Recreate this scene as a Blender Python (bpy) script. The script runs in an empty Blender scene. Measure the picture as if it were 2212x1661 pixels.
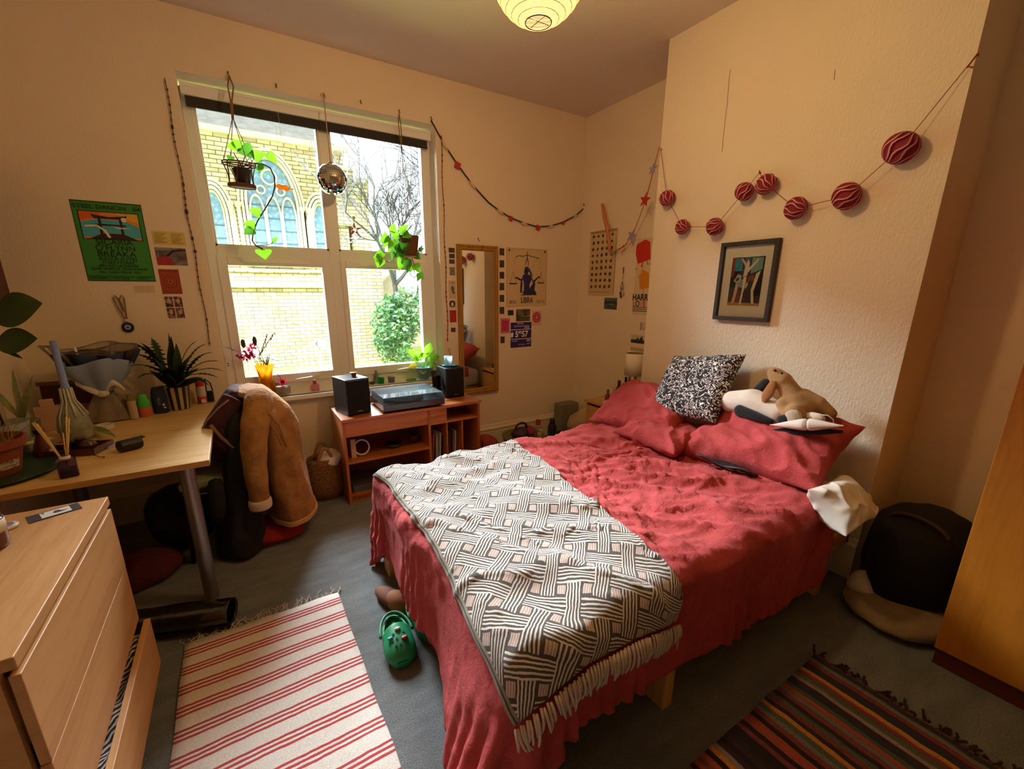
import bpy, bmesh, math, random
import numpy as np
from mathutils import Vector, Matrix, noise
from mathutils.bvhtree import BVHTree

# ------------------------------------------------------------------ camera
SC = bpy.context.scene
COL = SC.collection
FPX, YAW, PIT, ROL, CX, CY = 928.4278, .5547, -.2617, .0013, 1090.4723, 877.4559
EYE = Vector((0, 0, 1.42))
_f = Vector((math.sin(YAW)*math.cos(PIT), math.cos(YAW)*math.cos(PIT), math.sin(PIT)))
_r = Vector((math.cos(YAW), -math.sin(YAW), 0))
_u = _r.cross(_f)
RGT = math.cos(ROL)*_r + math.sin(ROL)*_u
UPV = -math.sin(ROL)*_r + math.cos(ROL)*_u
FWD = _f
cam = bpy.data.cameras.new('camera')
cam_o = bpy.data.objects.new('camera', cam)
COL.objects.link(cam_o)
cam.sensor_width = 36.0
cam.lens = FPX/2212*36.0
cam.shift_x = (1106-CX)/2212
cam.shift_y = (CY-830.5)/2212
cam.clip_start = .02
cam.clip_end = 200
m = Matrix.Identity(4)
for i in range(3):
    m[i][0] = RGT[i]; m[i][1] = UPV[i]; m[i][2] = -FWD[i]; m[i][3] = EYE[i]
cam_o.matrix_world = m
SC.camera = cam_o

def ray(px, py):
    return RGT*((px-CX)/FPX) - UPV*((py-CY)/FPX) + FWD
def at(px, py, ax, v):
    """Point of the photograph on the real plane  axis = v."""
    d = ray(px, py)
    return EYE + d*((v-EYE[ax])/d[ax])

# ------------------------------------------------------------------ world, sun, exposure
SC.view_settings.view_transform = 'Standard'
SC.view_settings.look = 'None'
SC.view_settings.gamma = 1
SC.view_settings.use_curve_mapping = False
SC.view_settings.exposure = 0.6
SC.cycles.use_denoising = True
SC.cycles.max_bounces = 10
SC.cycles.diffuse_bounces = 5
SC.cycles.transparent_max_bounces = 16
SC.cycles.sample_clamp_indirect = 8
SC.cycles.caustics_reflective = False
SC.cycles.caustics_refractive = False
wd = bpy.data.worlds.new('sky'); SC.world = wd; wd.use_nodes = True
bg = wd.node_tree.nodes['Background']
bg.inputs[0].default_value = (.88, .95, 1, 1)
bg.inputs[1].default_value = 1.8
sun = bpy.data.lights.new('overcast_daylight', 'SUN')
sun.energy = .6; sun.angle = math.radians(75); sun.color = (.97, .985, 1)
sun_o = bpy.data.objects.new('overcast_daylight', sun); COL.objects.link(sun_o)
sun_o.rotation_euler = Vector((.25, -1, -.85)).to_track_quat('-Z', 'Y').to_euler()

sky = bpy.data.lights.new('sky_fill_panel', 'AREA'); sky.shape = 'RECTANGLE'; sky.size = 9.; sky.size_y = 7.; sky.energy = 19000; sky.color = (.95, .98, 1)  # area panel added out of view to light the room, standing in for sky
sky_o = bpy.data.objects.new('sky_fill_panel', sky); COL.objects.link(sky_o); sky_o.location = (-.6, 10.6, 8.8)
sky_o.rotation_euler = (Vector((.9, 3.3, 1.6))-Vector(sky_o.location)).to_track_quat('-Z', 'Y').to_euler()
BULB = 30.
# ------------------------------------------------------------------ helpers
def S(h):
    """sRGB hex -> linear rgba"""
    h = h.lstrip('#'); out = []
    for k in (0, 2, 4):
        c = int(h[k:k+2], 16)/255
        out.append(c/12.92 if c <= .04045 else ((c+.055)/1.055)**2.4)
    return (*out, 1)

class NT:
    def __init__(s, name):
        s.m = bpy.data.materials.new(name); s.m.use_nodes = True
        s.t = s.m.node_tree; s.n = s.t.nodes; s.l = s.t.links
        s.b = s.n['Principled BSDF']; s.out = s.n['Material Output']
        s._tc = None
    def node(s, ty, **k):
        n = s.n.new(ty)
        for a, v in k.items(): setattr(n, a, v)
        return n
    def put(s, sock, v):
        if hasattr(v, 'is_output'): s.l.new(v, sock)
        elif v is not None: sock.default_value = v
    def tc(s, which='Object'):
        if s._tc is None: s._tc = s.node('ShaderNodeTexCoord')
        return s._tc.outputs[which]
    def math(s, op, a, b=None, c=None):
        n = s.node('ShaderNodeMath', operation=op)
        s.put(n.inputs[0], a)
        if b is not None: s.put(n.inputs[1], b)
        if c is not None: s.put(n.inputs[2], c)
        return n.outputs[0]
    def mix(s, f, a, b, blend='MIX'):
        n = s.node('ShaderNodeMix', data_type='RGBA', blend_type=blend)
        s.put(n.inputs[0], f); s.put(n.inputs[6], a); s.put(n.inputs[7], b)
        return n.outputs[2]
    def ramp(s, f, stops, interp='LINEAR'):
        n = s.node('ShaderNodeValToRGB'); e = n.color_ramp.elements
        n.color_ramp.interpolation = interp
        while len(e) < len(stops): e.new(.5)
        for k, (p, c) in enumerate(stops): e[k].position = p; e[k].color = c
        s.put(n.inputs[0], f); return n.outputs[0]
    def mapping(s, scale=(1, 1, 1), rot=(0, 0, 0), loc=(0, 0, 0), which='Object'):
        n = s.node('ShaderNodeMapping'); s.l.new(s.tc(which), n.inputs[0])
        n.inputs['Location'].default_value = loc
        n.inputs['Rotation'].default_value = rot; n.inputs['Scale'].default_value = scale
        return n.outputs[0]
    def noise(s, vec, scale, detail=4, rough=.55, dist=0):
        n = s.node('ShaderNodeTexNoise'); s.put(n.inputs['Vector'], vec)
        n.inputs['Scale'].default_value = scale; n.inputs['Detail'].default_value = detail
        n.inputs['Roughness'].default_value = rough; n.inputs['Distortion'].default_value = dist
        return n.outputs[0]
    def bump(s, h, strength, dist=.01):
        n = s.node('ShaderNodeBump'); s.put(n.inputs['Height'], h)
        n.inputs['Strength'].default_value = strength; n.inputs['Distance'].default_value = dist
        s.l.new(n.outputs[0], s.b.inputs['Normal'])
    def base(s, c): s.put(s.b.inputs['Base Color'], c)
    def set(s, **k):
        for a, v in k.items(): s.put(s.b.inputs[a.replace('_', ' ')], v)
        return s

MC = {}
def plain(name, col, rough=.6, metal=0., trans=0., ior=1.45, bump=0., bscale=60, var=0., vscale=8, emit=0., coat=0., sheen=0., alpha=1.):
    if name in MC: return MC[name]
    t = NT(name)
    c = S(col) if isinstance(col, str) else col
    if var:
        d = tuple(min(1, x*(1+var)) for x in c[:3])+(1,); e = tuple(x*(1-var) for x in c[:3])+(1,)
        t.base(t.ramp(t.noise(t.tc(), vscale, 5), [(.3, e), (.7, d)]))
    else: t.base(c)
    t.set(Roughness=rough, Metallic=metal, Transmission_Weight=trans, IOR=ior)
    if coat: t.set(Coat_Weight=coat, Coat_Roughness=.15)
    if sheen: t.set(Sheen_Weight=sheen)
    if alpha < 1: t.set(Alpha=alpha)
    if bump: t.bump(t.noise(t.tc(), bscale, 4), bump, .004)
    if emit: t.set(Emission_Color=c, Emission_Strength=emit)
    MC[name] = t.m; return t.m

def wood(name, c1, c2, axis=0, scale=9, rough=.45, stretch=14, fine=.25, coat=0.):
    if name in MC: return MC[name]
    t = NT(name); sc = [stretch]*3; sc[axis] = 1.0
    v = t.mapping(tuple(sc))
    a = t.noise(v, scale*.25, 6, .6, .6); b = t.noise(v, scale*2.2, 3, .6)
    f = t.math('ADD', t.math('MULTIPLY', a, 1-fine), t.math('MULTIPLY', b, fine))
    t.base(t.ramp(f, [(.30, S(c2)), (.52, S(c1)), (.72, tuple(min(1, x*1.12) for x in S(c1)[:3])+(1,))]))
    t.set(Roughness=rough); t.bump(f, .08, .004)
    if coat: t.set(Coat_Weight=coat, Coat_Roughness=.25)
    MC[name] = t.m; return t.m

def glassy(name, col, tint=.25, rough=.03, dens=.5):
    """thin tinted glass: mix of transparent and glossy so that light passes"""
    if name in MC: return MC[name]
    t = NT(name)
    tr = t.node('ShaderNodeBsdfTransparent'); tr.inputs[0].default_value = S(col) if isinstance(col, str) else col
    gl = t.node('ShaderNodeBsdfGlossy'); gl.inputs['Roughness'].default_value = rough; gl.inputs[0].default_value = (1, 1, 1, 1)
    fr = t.node('ShaderNodeFresnel'); fr.inputs[0].default_value = 1.45
    mx = t.node('ShaderNodeMixShader'); t.l.new(fr.outputs[0], mx.inputs[0])
    t.l.new(tr.outputs[0], mx.inputs[1]); t.l.new(gl.outputs[0], mx.inputs[2])
    df = t.node('ShaderNodeBsdfTranslucent'); df.inputs[0].default_value = tr.inputs[0].default_value
    m2 = t.node('ShaderNodeMixShader'); m2.inputs[0].default_value = dens*tint
    t.l.new(mx.outputs[0], m2.inputs[1]); t.l.new(df.outputs[0], m2.inputs[2])
    t.l.new(m2.outputs[0], t.out.inputs[0]); t.n.remove(t.b)
    MC[name] = t.m; return t.m

def leafmat(name, c1, c2, scale=30):
    if name in MC: return MC[name]
    t = NT(name)
    t.base(t.ramp(t.noise(t.tc(), scale, 4), [(.35, S(c2)), (.65, S(c1))]))
    t.set(Roughness=.45)
    tl = t.node('ShaderNodeBsdfTranslucent'); tl.inputs[0].default_value = S(c1)
    mx = t.node('ShaderNodeMixShader'); mx.inputs[0].default_value = .4
    t.l.new(t.b.outputs[0], mx.inputs[1]); t.l.new(tl.outputs[0], mx.inputs[2]); t.l.new(mx.outputs[0], t.out.inputs[0])
    MC[name] = t.m; return t.m

# ---- meshes
class MB:
    def __init__(s): s.v = []; s.f = []; s.mi = []; s.uv = None
    def add(s, vs, fs, mi=0):
        k = len(s.v); s.v += [tuple(q) for q in vs]
        s.f += [tuple(k+i for i in q) for q in fs]; s.mi += [mi]*len(fs); return s
    def box(s, a, b, mi=0, M=None):
        (x0, y0, z0), (x1, y1, z1) = a, b
        vs = [Vector(q) for q in ((x0,y0,z0),(x1,y0,z0),(x1,y1,z0),(x0,y1,z0),(x0,y0,z1),(x1,y0,z1),(x1,y1,z1),(x0,y1,z1))]
        if M: vs = [M @ q for q in vs]
        return s.add(vs, [(0,3,2,1),(4,5,6,7),(0,1,5,4),(1,2,6,5),(2,3,7,6),(3,0,4,7)], mi)
    def cbox(s, c, d, mi=0, M=None):
        return s.box([c[i]-d[i]/2 for i in range(3)], [c[i]+d[i]/2 for i in range(3)], mi, M)
    def lathe(s, prof, c=(0, 0, 0), n=24, mi=0, M=None, sx=1, sy=1):
        """prof: list of (r, z); closed at axis when r == 0"""
        vs = []; rings = []
        for r, z in prof:
            if r <= 1e-6:
                rings.append([len(vs)]); vs.append(Vector((0, 0, z)))
            else:
                rings.append(list(range(len(vs), len(vs)+n)))
                vs += [Vector((r*sx*math.cos(2*math.pi*i/n), r*sy*math.sin(2*math.pi*i/n), z)) for i in range(n)]
        fs = []
        for A, B in zip(rings, rings[1:]):
            if len(A) == 1 and len(B) == 1: continue
            for i in range(n):
                j = (i+1) % n
                if len(A) == 1: fs.append((A[0], B[j], B[i]))
                elif len(B) == 1: fs.append((A[i], A[j], B[0]))
                else: fs.append((A[i], A[j], B[j], B[i]))
        c = Vector(c)
        vs = [(M @ q if M else q)+c for q in vs]
        return s.add(vs, fs, mi)
    def cyl(s, a, b, r, n=12, mi=0, r2=None):
        return s.tube([a, b], [r, r if r2 is None else r2], n, mi)
    def tube(s, pts, r, n=8, mi=0, cap=True):
        pts = [Vector(p) for p in pts]
        rs = r if isinstance(r, (list, tuple)) else [r]*len(pts)
        vs = []; up = None
        for i, p in enumerate(pts):
            t = (pts[min(i+1, len(pts)-1)]-pts[max(i-1, 0)])
            if t.length < 1e-9: t = Vector((0, 0, 1))
            t.normalize()
            if up is None: up = Vector((0, 0, 1)) if abs(t.z) < .9 else Vector((1, 0, 0))
            x = t.cross(up)
            if x.length < 1e-5: x = t.cross(Vector((0, 1, .3)))
            x.normalize(); y = x.cross(t); up = y
            for k in range(n):
                a = 2*math.pi*k/n; vs.append(p+(x*math.cos(a)+y*math.sin(a))*rs[i])
        fs = []
        for i in range(len(pts)-1):
            for k in range(n):
                j = (k+1) % n; fs.append((i*n+k, i*n+j, i*n+n+j, i*n+n+k))
        if cap:
            fs.append(tuple(range(n))[::-1]); fs.append(tuple((len(pts)-1)*n+k for k in range(n)))
        return s.add(vs, fs, mi)
    def ball(s, c, r, n=12, mi=0, sc=(1, 1, 1), M=None):
        k = max(4, n//2)
        pr = [(r*math.sin(math.pi*i/k), -r*math.cos(math.pi*i/k)) for i in range(k+1)]
        pr[0] = (0, -r); pr[-1] = (0, r)
        Q = Matrix.Diagonal((*sc,))
        Q = (M.to_3x3() @ Q) if M else Q
        return s.lathe(pr, c, n, mi, Q)
    def prism(s, poly, d, M=None, mi=0):
        """poly of (x,y) extruded by d along z, placed by M"""
        n = len(poly); vs = [Vector((x, y, 0)) for x, y in poly]+[Vector((x, y, d)) for x, y in poly]
        if M: vs = [M @ q for q in vs]
        return s.add(vs, [tuple(range(n))[::-1], tuple(range(n, 2*n))]+[(i, (i+1) % n, n+(i+1) % n, n+i) for i in range(n)], mi)
    def grid(s, P, closed_u=False, mi=0):
        n = len(P); w = len(P[0]); fs = []
        for i in range(n-1 if not closed_u else n):
            for j in range(w-1):
                a = i*w+j; b = ((i+1) % n)*w+j; fs.append((a, b, b+1, a+1))
        return s.add([q for row in P for q in row], fs, mi)
    def build(s, name, mats, parent=None, smooth=False, bevel=0., sub=0, solid=0., ang=None, recalc=True):
        me = bpy.data.meshes.new(name); me.from_pydata(s.v, [], s.f)
        if not isinstance(mats, (list, tuple)): mats = [mats]
        for q in mats: me.materials.append(q)
        if len(mats) > 1: me.polygons.foreach_set('material_index', s.mi)
        if recalc:
            bm = bmesh.new(); bm.from_mesh(me); bmesh.ops.recalc_face_normals(bm, faces=bm.faces); bm.to_mesh(me); bm.free()
        if smooth: me.polygons.foreach_set('use_smooth', [True]*len(me.polygons))
        me.update()
        o = bpy.data.objects.new(name, me); COL.objects.link(o)
        if solid:
            md = o.modifiers.new('s', 'SOLIDIFY'); md.thickness = solid; md.offset = 0
        if bevel:
            md = o.modifiers.new('b', 'BEVEL'); md.width = bevel; md.segments = 2; md.limit_method = 'ANGLE'; md.angle_limit = .7
        if sub:
            md = o.modifiers.new('u', 'SUBSURF'); md.levels = sub; md.render_levels = sub
        if smooth and ang:
            try: me.set_sharp_from_angle(angle=ang)
            except Exception: pass
        if parent is not None: kid(o, parent)
        return o

def kid(o, parent):
    o.parent = parent
    L = parent.get('_loc')
    if parent.parent is None and parent.type == 'EMPTY':
        o.matrix_parent_inverse = Matrix.Translation(-parent.location)
    return o
def tag(o, label, cat, group=None, kind=None):
    o['label'] = label; o['category'] = cat
    if group: o['group'] = group
    if kind: o['kind'] = kind
    return o
def struct(o, label=None):
    o['kind'] = 'structure'
    if label: o['label'] = label
    return o
def thing(name, label, cat, loc=(0, 0, 0), group=None):
    o = bpy.data.objects.new(name, None); COL.objects.link(o); o.location = loc
    o.empty_display_size = .05
    return tag(o, label, cat, group)
def kids(o): return [c for c in COL.objects if c.parent == o]
def dup(root, loc, rotz=None, label=None, group=None, scale=None):
    ch = kids(root)
    r = root.copy(); COL.objects.link(r); r.location = loc
    if rotz is not None: r.rotation_euler = (0, 0, rotz)
    if scale: r.scale = (scale,)*3
    if label: r['label'] = label
    if group: r['group'] = group
    for c in ch:
        d = c.copy(); COL.objects.link(d); d.parent = r
        for g in kids(c):
            e = g.copy(); COL.objects.link(e); e.parent = d
    return r
def plab(o, label): o['label'] = label; return o

def write(txt, M, size, mat, parent=None, name='lettering', align='CENTER', extr=.0004, sx=1., bold=0.):
    """letters lying in the local xy plane of M"""
    cu = bpy.data.curves.new(name, 'FONT'); cu.body = txt; cu.size = size
    cu.align_x = align; cu.align_y = 'CENTER'; cu.extrude = extr; cu.offset = bold
    cu.materials.append(mat)
    tmp = bpy.data.objects.new(name, cu); COL.objects.link(tmp); bpy.context.view_layer.update()
    me = bpy.data.meshes.new_from_object(tmp.evaluated_get(bpy.context.evaluated_depsgraph_get())); bpy.data.objects.remove(tmp); bpy.data.curves.remove(cu)
    o = bpy.data.objects.new(name, me); COL.objects.link(o)
    if parent is not None:
        o.parent = parent
        if parent.type == 'EMPTY': M = Matrix.Translation(-parent.location) @ M
    o.matrix_basis = M @ Matrix.Diagonal((sx, 1, 1, 1))
    return o
WY, XC, XA, ZC = 3.33, 2.508, 2.913, 2.914     # window wall, chimney face, alcove wall, ceiling
def MW(x, z, y=WY):      # frame on the window wall: local x right, y up, z into the room
    return Matrix(((1,0,0,x),(0,0,-1,y),(0,1,0,z),(0,0,0,1)))
def MR(y, z, x=XA):      # frame on the right-hand walls: local x = -world y
    return Matrix(((0,0,-1,x),(-1,0,0,y),(0,1,0,z),(0,0,0,1)))
def MT(x, y, z, rz=0.):  # flat on a table top
    return Matrix.Translation((x, y, z)) @ Matrix.Rotation(rz, 4, 'Z')
def N3(p, s, o=0.): return noise.noise(Vector(p)*s+Vector((o, o*1.7, -o)))
# ------------------------------------------------------------------ room shell
def wallmat(name, col, bump=.5):
    t = NT(name); c = S(col)
    v = t.mapping((1, 1, .45))
    n = t.noise(v, 95, 5, .65); p = t.noise(t.tc(), 2.2, 3)
    t.base(t.ramp(p, [(.3, tuple(x*.95 for x in c[:3])+(1,)), (.7, c)]))
    t.set(Roughness=.8); t.bump(n, bump, .006); return t.m
M_WALL = wallmat('magnolia_wall_paint', '#ecdcc4', .32)
M_CHIM = wallmat('textured_magnolia_paper', '#f1e3cd', .8)
M_CEIL = wallmat('ceiling_paint', '#ddd0c4', .25)
def carpet():
    t = NT('grey_carpet'); n = t.noise(t.tc(), 220, 4, .7); p = t.noise(t.mapping((1, 3, 1)), 5, 3)
    f = t.math('ADD', t.math('MULTIPLY', n, .75), t.math('MULTIPLY', p, .25))
    t.base(t.ramp(f, [(.32, S('#3f4244')), (.5, S('#6c7173')), (.68, S('#9a9c9b'))]))
    t.set(Roughness=.95, Sheen_Weight=.2); t.bump(n, .9, .008); return t.m
M_CARPET = carpet()
M_WHITE = plain('white_gloss_paint', '#f4f3ef', .35)
M_UPVC = plain('white_upvc', '#ececea', .3)
M_TRIM = plain('cream_gloss_paint', '#e3d5b8', .4)
XL, YB = -.99, -2.5
b = MB(); b.box((XL, YB, -.1), (3.1, WY+.3, 0)); struct(b.build('floor', M_CARPET))
b = MB(); b.box((XL, YB, ZC), (3.1, WY+.3, ZC+.1)); struct(b.build('ceiling', M_CEIL))
# window wall with its opening
wx0, wx1, wz0, wz1 = -.093, 1.456, .672, 2.602
b = MB()
b.box((XL, WY, 0), (wx0, WY+.3, ZC)); b.box((wx1, WY, 0), (3.1, WY+.3, ZC))
b.box((wx0, WY, 0), (wx1, WY+.3, wz0)); b.box((wx0, WY, wz1), (wx1, WY+.3, ZC))
struct(b.build('wall_window', M_WALL))
b = MB(); b.box((XA, YB, 0), (XA+.2, WY, ZC)); struct(b.build('wall_right', M_WALL))
b = MB(); b.box((XC, .684, 0), (XA+.02, 2.13, ZC)); struct(b.build('wall_chimney', M_CHIM))
b = MB(); b.box((XL-.2, YB, 0), (XL, WY+.3, ZC)); struct(b.build('wall_left', M_WALL))
b = MB(); b.box((XL, YB-.2, 0), (3.1, YB, ZC)); struct(b.build('wall_back', M_WALL))
def skirt(name, a, bb, n):   # profile run from a to bb, n = normal into the room
    a, bb, n = Vector(a), Vector(bb), Vector(n); prof = [(0,0),(.016,0),(.016,.155),(.012,.165),(.022,.172),(.022,.183),(.012,.195),(.006,.215),(0,.22)]
    m = MB(); L = []
    for p in (a, bb): L.append([p+n*d+Vector((0,0,h)) for d, h in prof])
    k = len(prof); m.add(L[0]+L[1], [(i, i+1, k+i+1, k+i) for i in range(k-1)]+[tuple(range(k)), tuple(range(2*k-1, k-1, -1))])
    return struct(m.build(name, M_TRIM))
skirt('baseboard_window', (XL, WY, 0), (XA, WY, 0), (0, -1, 0))
skirt('baseboard_right', (XA, WY-.016, 0), (XA, 2.13, 0), (-1, 0, 0))
skirt('baseboard_chimney', (XC, 2.13, 0), (XC, .684, 0), (-1, 0, 0))
skirt('baseboard_alcove', (XA, .684, 0), (XA, YB, 0), (-1, 0, 0))
# fine cracks in the chimney paper
M_CRACK = plain('crack_shadow_line', '#8d7450', .9)
def crack(a, z):
    m = MB(); P = []
    for i in range(9):
        t = i/8; q = Vector(a).lerp(Vector(z), t); P.append((XC-.0006, q.y+.004*N3(q, 9), q.z))
    m.tube(P, .0014, 5); return m.build('trim_crack', M_CRACK)
struct(crack(at(1578,150,0,XC), at(1560,328,0,XC))); struct(crack(at(1805,150,0,XC), at(1803,172,0,XC)))

# ------------------------------------------------------------------ window
YF = 3.46        # front face of the window frame
win = bpy.data.objects.new('window_1', None); COL.objects.link(win); struct(win, 'white two-over-two casement window with a sill')
fx0, fx1, fz0, fz1 = wx0, wx1, .70, 2.575
zt0, zt1 = 1.634, 1.70
mx0, mx1 = .652, .722
b = MB()
def fr(m, x0, x1, z0, z1, y0=YF, y1=YF+.06): m.box((x0, y0, z0), (x1, y1, z1))
fr(b, fx0, -.035, fz0, fz1); fr(b, 1.40, fx1, fz0, fz1); fr(b, -.035, 1.40, 2.50, fz1)
fr(b, -.035, mx0, zt0, zt1); fr(b, mx1, 1.40, zt0, zt1); fr(b, mx0, mx1, fz0, 2.50); fr(b, -.035, mx0, fz0, .775); fr(b, mx1, 1.40, fz0, .775)
o = b.build('window_frame', M_UPVC, bevel=.005); o.parent = win
for nm, x0, x1 in (('l', -.042, .655), ('r', .719, 1.408)):
    b = MB(); g0, g1, h0, h1 = x0+.056, x1-.062, .838, 1.582
    if nm == 'r': g0, g1 = .757, 1.335
    yy = YF-.012
    fr(b, x0, g0, .772, 1.640, yy); fr(b, g1, x1, .772, 1.640, yy); fr(b, g0, g1, h1, 1.640, yy); fr(b, g0, g1, .772, h0, yy)
    s_ = b.build('sash', M_UPVC, bevel=.006); s_.parent = win
    m = MB(); m.box((g0, YF+.02, h0), (g1, YF+.024, h1)); q = m.build('window_pane', glassy('window_glass', (.96, .99, 1, 1), 0., .02, 0.)); q.parent = s_
    hx = x0+.12 if nm == 'r' else x1-.12
    m = MB(); hx = (x0+x1)/2+.13
    m.box((hx-.012, yy-.012, .79), (hx+.05, yy, .815)); m.tube([(hx, yy-.012, .803), (hx, yy-.04, .803), (hx-.11, yy-.045, .797)], [.008, .009, .006], 8)
    q = m.build('window_handle', M_WHITE, smooth=True); q.parent = s_
    m = MB(); m.box((x0+.14, yy-.006, 1.60), (x1-.14, yy, 1.622)); q = m.build('trickle_vent', M_WHITE, bevel=.002); q.parent = s_
for x0, x1 in ((-.035, mx0), (mx1, 1.40)):
    m = MB(); m.box((x0, YF+.03, zt1), (x1, YF+.034, 2.50)); q = m.build('window_pane', MC['window_glass']); q.parent = win
    m = MB(); fr(m, x0, x0+.012, zt1, 2.5, YF+.006); fr(m, x1-.012, x1, zt1, 2.5, YF+.006); fr(m, x0, x1, zt1, zt1+.012, YF+.006)
    q = m.build('glazing_bead', M_UPVC); q.parent = win
m = MB(); m.box((wx0-.0, 3.29, .672), (wx1+.0, YF+.03, .705)); m.box((wx0-.05, 3.285, .672), (wx1+.03, WY+.002, .705))
q = m.build('window_sill', M_WHITE, bevel=.006); q.parent = win
m = MB(); m.lathe([(0,0),(.017,0),(.017,.004),(0,.004)], (0,0,0), 20, 0, Matrix.Rotation(math.pi/2, 3, 'X'), sy=1.8)
# little oval lock plate low on the left jamb
pl = at(493, 787, 1, YF-.001)
m = MB(); m.lathe([(0,0),(.012,0),(.012,.004),(0,.005)], (pl.x, pl.y, pl.z), 20, 0, Matrix.Rotation(math.pi/2, 3, 'X') @ Matrix.Diagonal((1,2,1)))
q = m.build('lock_plate', M_WHITE); q.parent = win
m = MB(); m.ball((pl.x, pl.y-.005, pl.z+.007), .0045, 10); m.ball((pl.x, pl.y-.005, pl.z-.008), .0045, 10)
q = m.build('lock_stud', plain('black_plastic', '#101012', .35)); q.parent = win
# roller blind
bl = thing('roller_blind', 'charcoal roller blind wound up under the white rail at the window top', 'blind', (.68, 3.42, 2.55))
m = MB(); m.box((-.085, 3.40, 2.515), (1.448, 3.455, 2.575)); m.box((-.085, 3.392, 2.556), (1.448, 3.40, 2.575)); plab(m.build('rail', M_UPVC, bl, bevel=.004), 'white cassette rail')
m = MB(); m.box((-.068, 3.418, 2.465), (1.424, 3.421, 2.53)); m.box((-.068, 3.414, 2.459), (1.424, 3.425, 2.471)); m.build('fabric', plain('charcoal_blind', '#35322f', .8), bl)

# ------------------------------------------------------------------ outside
YO = 16.; K = YO/12.
def ext(x, z, y=YO): return Vector((x*K, y, 1.42+(z-1.42)*K))
def stone():
    t = NT('yellow_gritstone_blocks'); n = t.node('ShaderNodeTexBrick')
    mp = t.node('ShaderNodeMapping'); sp = t.node('ShaderNodeSeparateXYZ'); cb = t.node('ShaderNodeCombineXYZ')
    t.l.new(t.tc(), sp.inputs[0]); t.l.new(t.math('ADD', sp.outputs[0], sp.outputs[1]), cb.inputs[0]); t.l.new(sp.outputs[2], cb.inputs[1])
    t.l.new(cb.outputs[0], n.inputs['Vector'])
    n.inputs['Scale'].default_value = 1.0; n.inputs['Brick Width'].default_value = .36; n.inputs['Row Height'].default_value = .115
    n.inputs['Mortar Size'].default_value = .012; n.inputs['Bias'].default_value = -.2
    n.inputs['Color1'].default_value = S('#ded2ac'); n.inputs['Color2'].default_value = S('#a39472'); n.inputs['Mortar'].default_value = S('#6f6650')
    p = t.noise(t.tc(), 1.6, 6, .65)
    t.base(t.mix(.55, n.outputs[0], t.ramp(p, [(.32, S('#8f835f')), (.5, S('#dcd0a8')), (.68, S('#f0e8d2'))]), 'MULTIPLY'))
    t.set(Roughness=.9); return t.m
M_STONE = stone()
M_DRESS = plain('pale_dressed_stone', '#c9bfa4', .85, var=.12, vscale=3)
def leaded():
    t = NT('leaded_church_glass')
    v = t.node('ShaderNodeTexVoronoi'); v.inputs['Scale'].default_value = 9; t.l.new(t.tc(), v.inputs['Vector'])
    t.base(t.ramp(v.outputs[0], [(.0, S('#86a8bd')), (.6, S('#5f8098'))])); t.set(Roughness=.2, Specular_IOR_Level=.8); return t.m
M_LEAD = leaded(); M_LEADBAR = plain('saddle_bar', '#4a5c6a', .6)
church = thing('church', 'old yellow stone church with pointed windows filling the view outside the window', 'church', ext(1.2, -.35))
m = MB(); a0, a1 = ext(-4.5, -1.2), ext(2.78, 4.75); m.box((a0.x, YO, a0.z), (a1.x, YO+3, a1.z)); m.build('wall', M_STONE, church)
m = MB(); P0, P1 = ext(-4.5, 4.75), ext(2.62, 4.75)
m.add([(P0.x, YO-.1, P0.z), (P1.x, YO-.1, P1.z), (P1.x-1.5, YO+3, P1.z+2.6), (P0.x, YO+3, P0.z+2.6), (P0.x, YO+3.1, P0.z), (P1.x, YO+3.1, P1.z)], [(0,1,2,3),(0,4,5,1),(1,5,2),(0,3,4),(3,2,5,4)])
m.build('roof', plain('weathered_slate', '#8f8b7e', .8, var=.2, vscale=5, bump=.3, bscale=6), church)
m = MB(); A, B_ = ext(-4.5, 4.66), ext(2.9, 4.66); m.box((A.x, YO-.14, A.z), (B_.x, YO, A.z+.16))
A, B_ = ext(-4.5, 1.5), ext(2.9, 1.5); m.box((A.x, YO-.12, A.z), (B_.x, YO, A.z+.1))
A, B_ = ext(-4.5, 1.86), ext(2.9, 1.86); m.box((A.x, YO-.08, A.z), (B_.x, YO, A.z+.08)); m.build('string_course', M_DRESS, church)
# stepped buttress at the right corner
m = MB()
for x0, x1, z0, z1, d in ((2.4, 2.98, 3.0, 4.25, .7), (2.86, 3.30, -1.2, 4.02, 1.0), (2.5, 3.24, -1.2, 2.1, 1.1), (3.1, 3.52, -1.2, 2.2, .9)):
    A, B_ = ext(x0, z0), ext(x1, z1); m.box((A.x, YO-.15*d, A.z), (B_.x, YO+2.0, B_.z))
m.build('buttress', M_STONE, church)
m = MB()
for x0, x1, z in ((2.38, 3.0, 4.25), (2.84, 3.32, 4.02)): A, B_ = ext(x0, z), ext(x1, z); m.box((A.x, YO-.2, A.z), (B_.x, YO+2.02, A.z+.12))
m.build('coping', M_DRESS, church)
def arch(cx, hw, z0, zs, za, n=14):
    """pointed arch outline in facade units, counter-clockwise from lower left"""
    L = [(cx-hw, z0), (cx+hw, z0), (cx+hw, zs)]
    for i in range(1, n):
        t = i/n; L.append((cx+hw*(1-t**1.7), zs+(za-zs)*math.sin(t*math.pi/2)**1.05))
    L.append((cx, za))
    for i in range(n-1, 0, -1):
        t = i/n; L.append((cx-hw*(1-t**1.7), zs+(za-zs)*math.sin(t*math.pi/2)**1.05))
    L.append((cx-hw, zs)); return L
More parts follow.
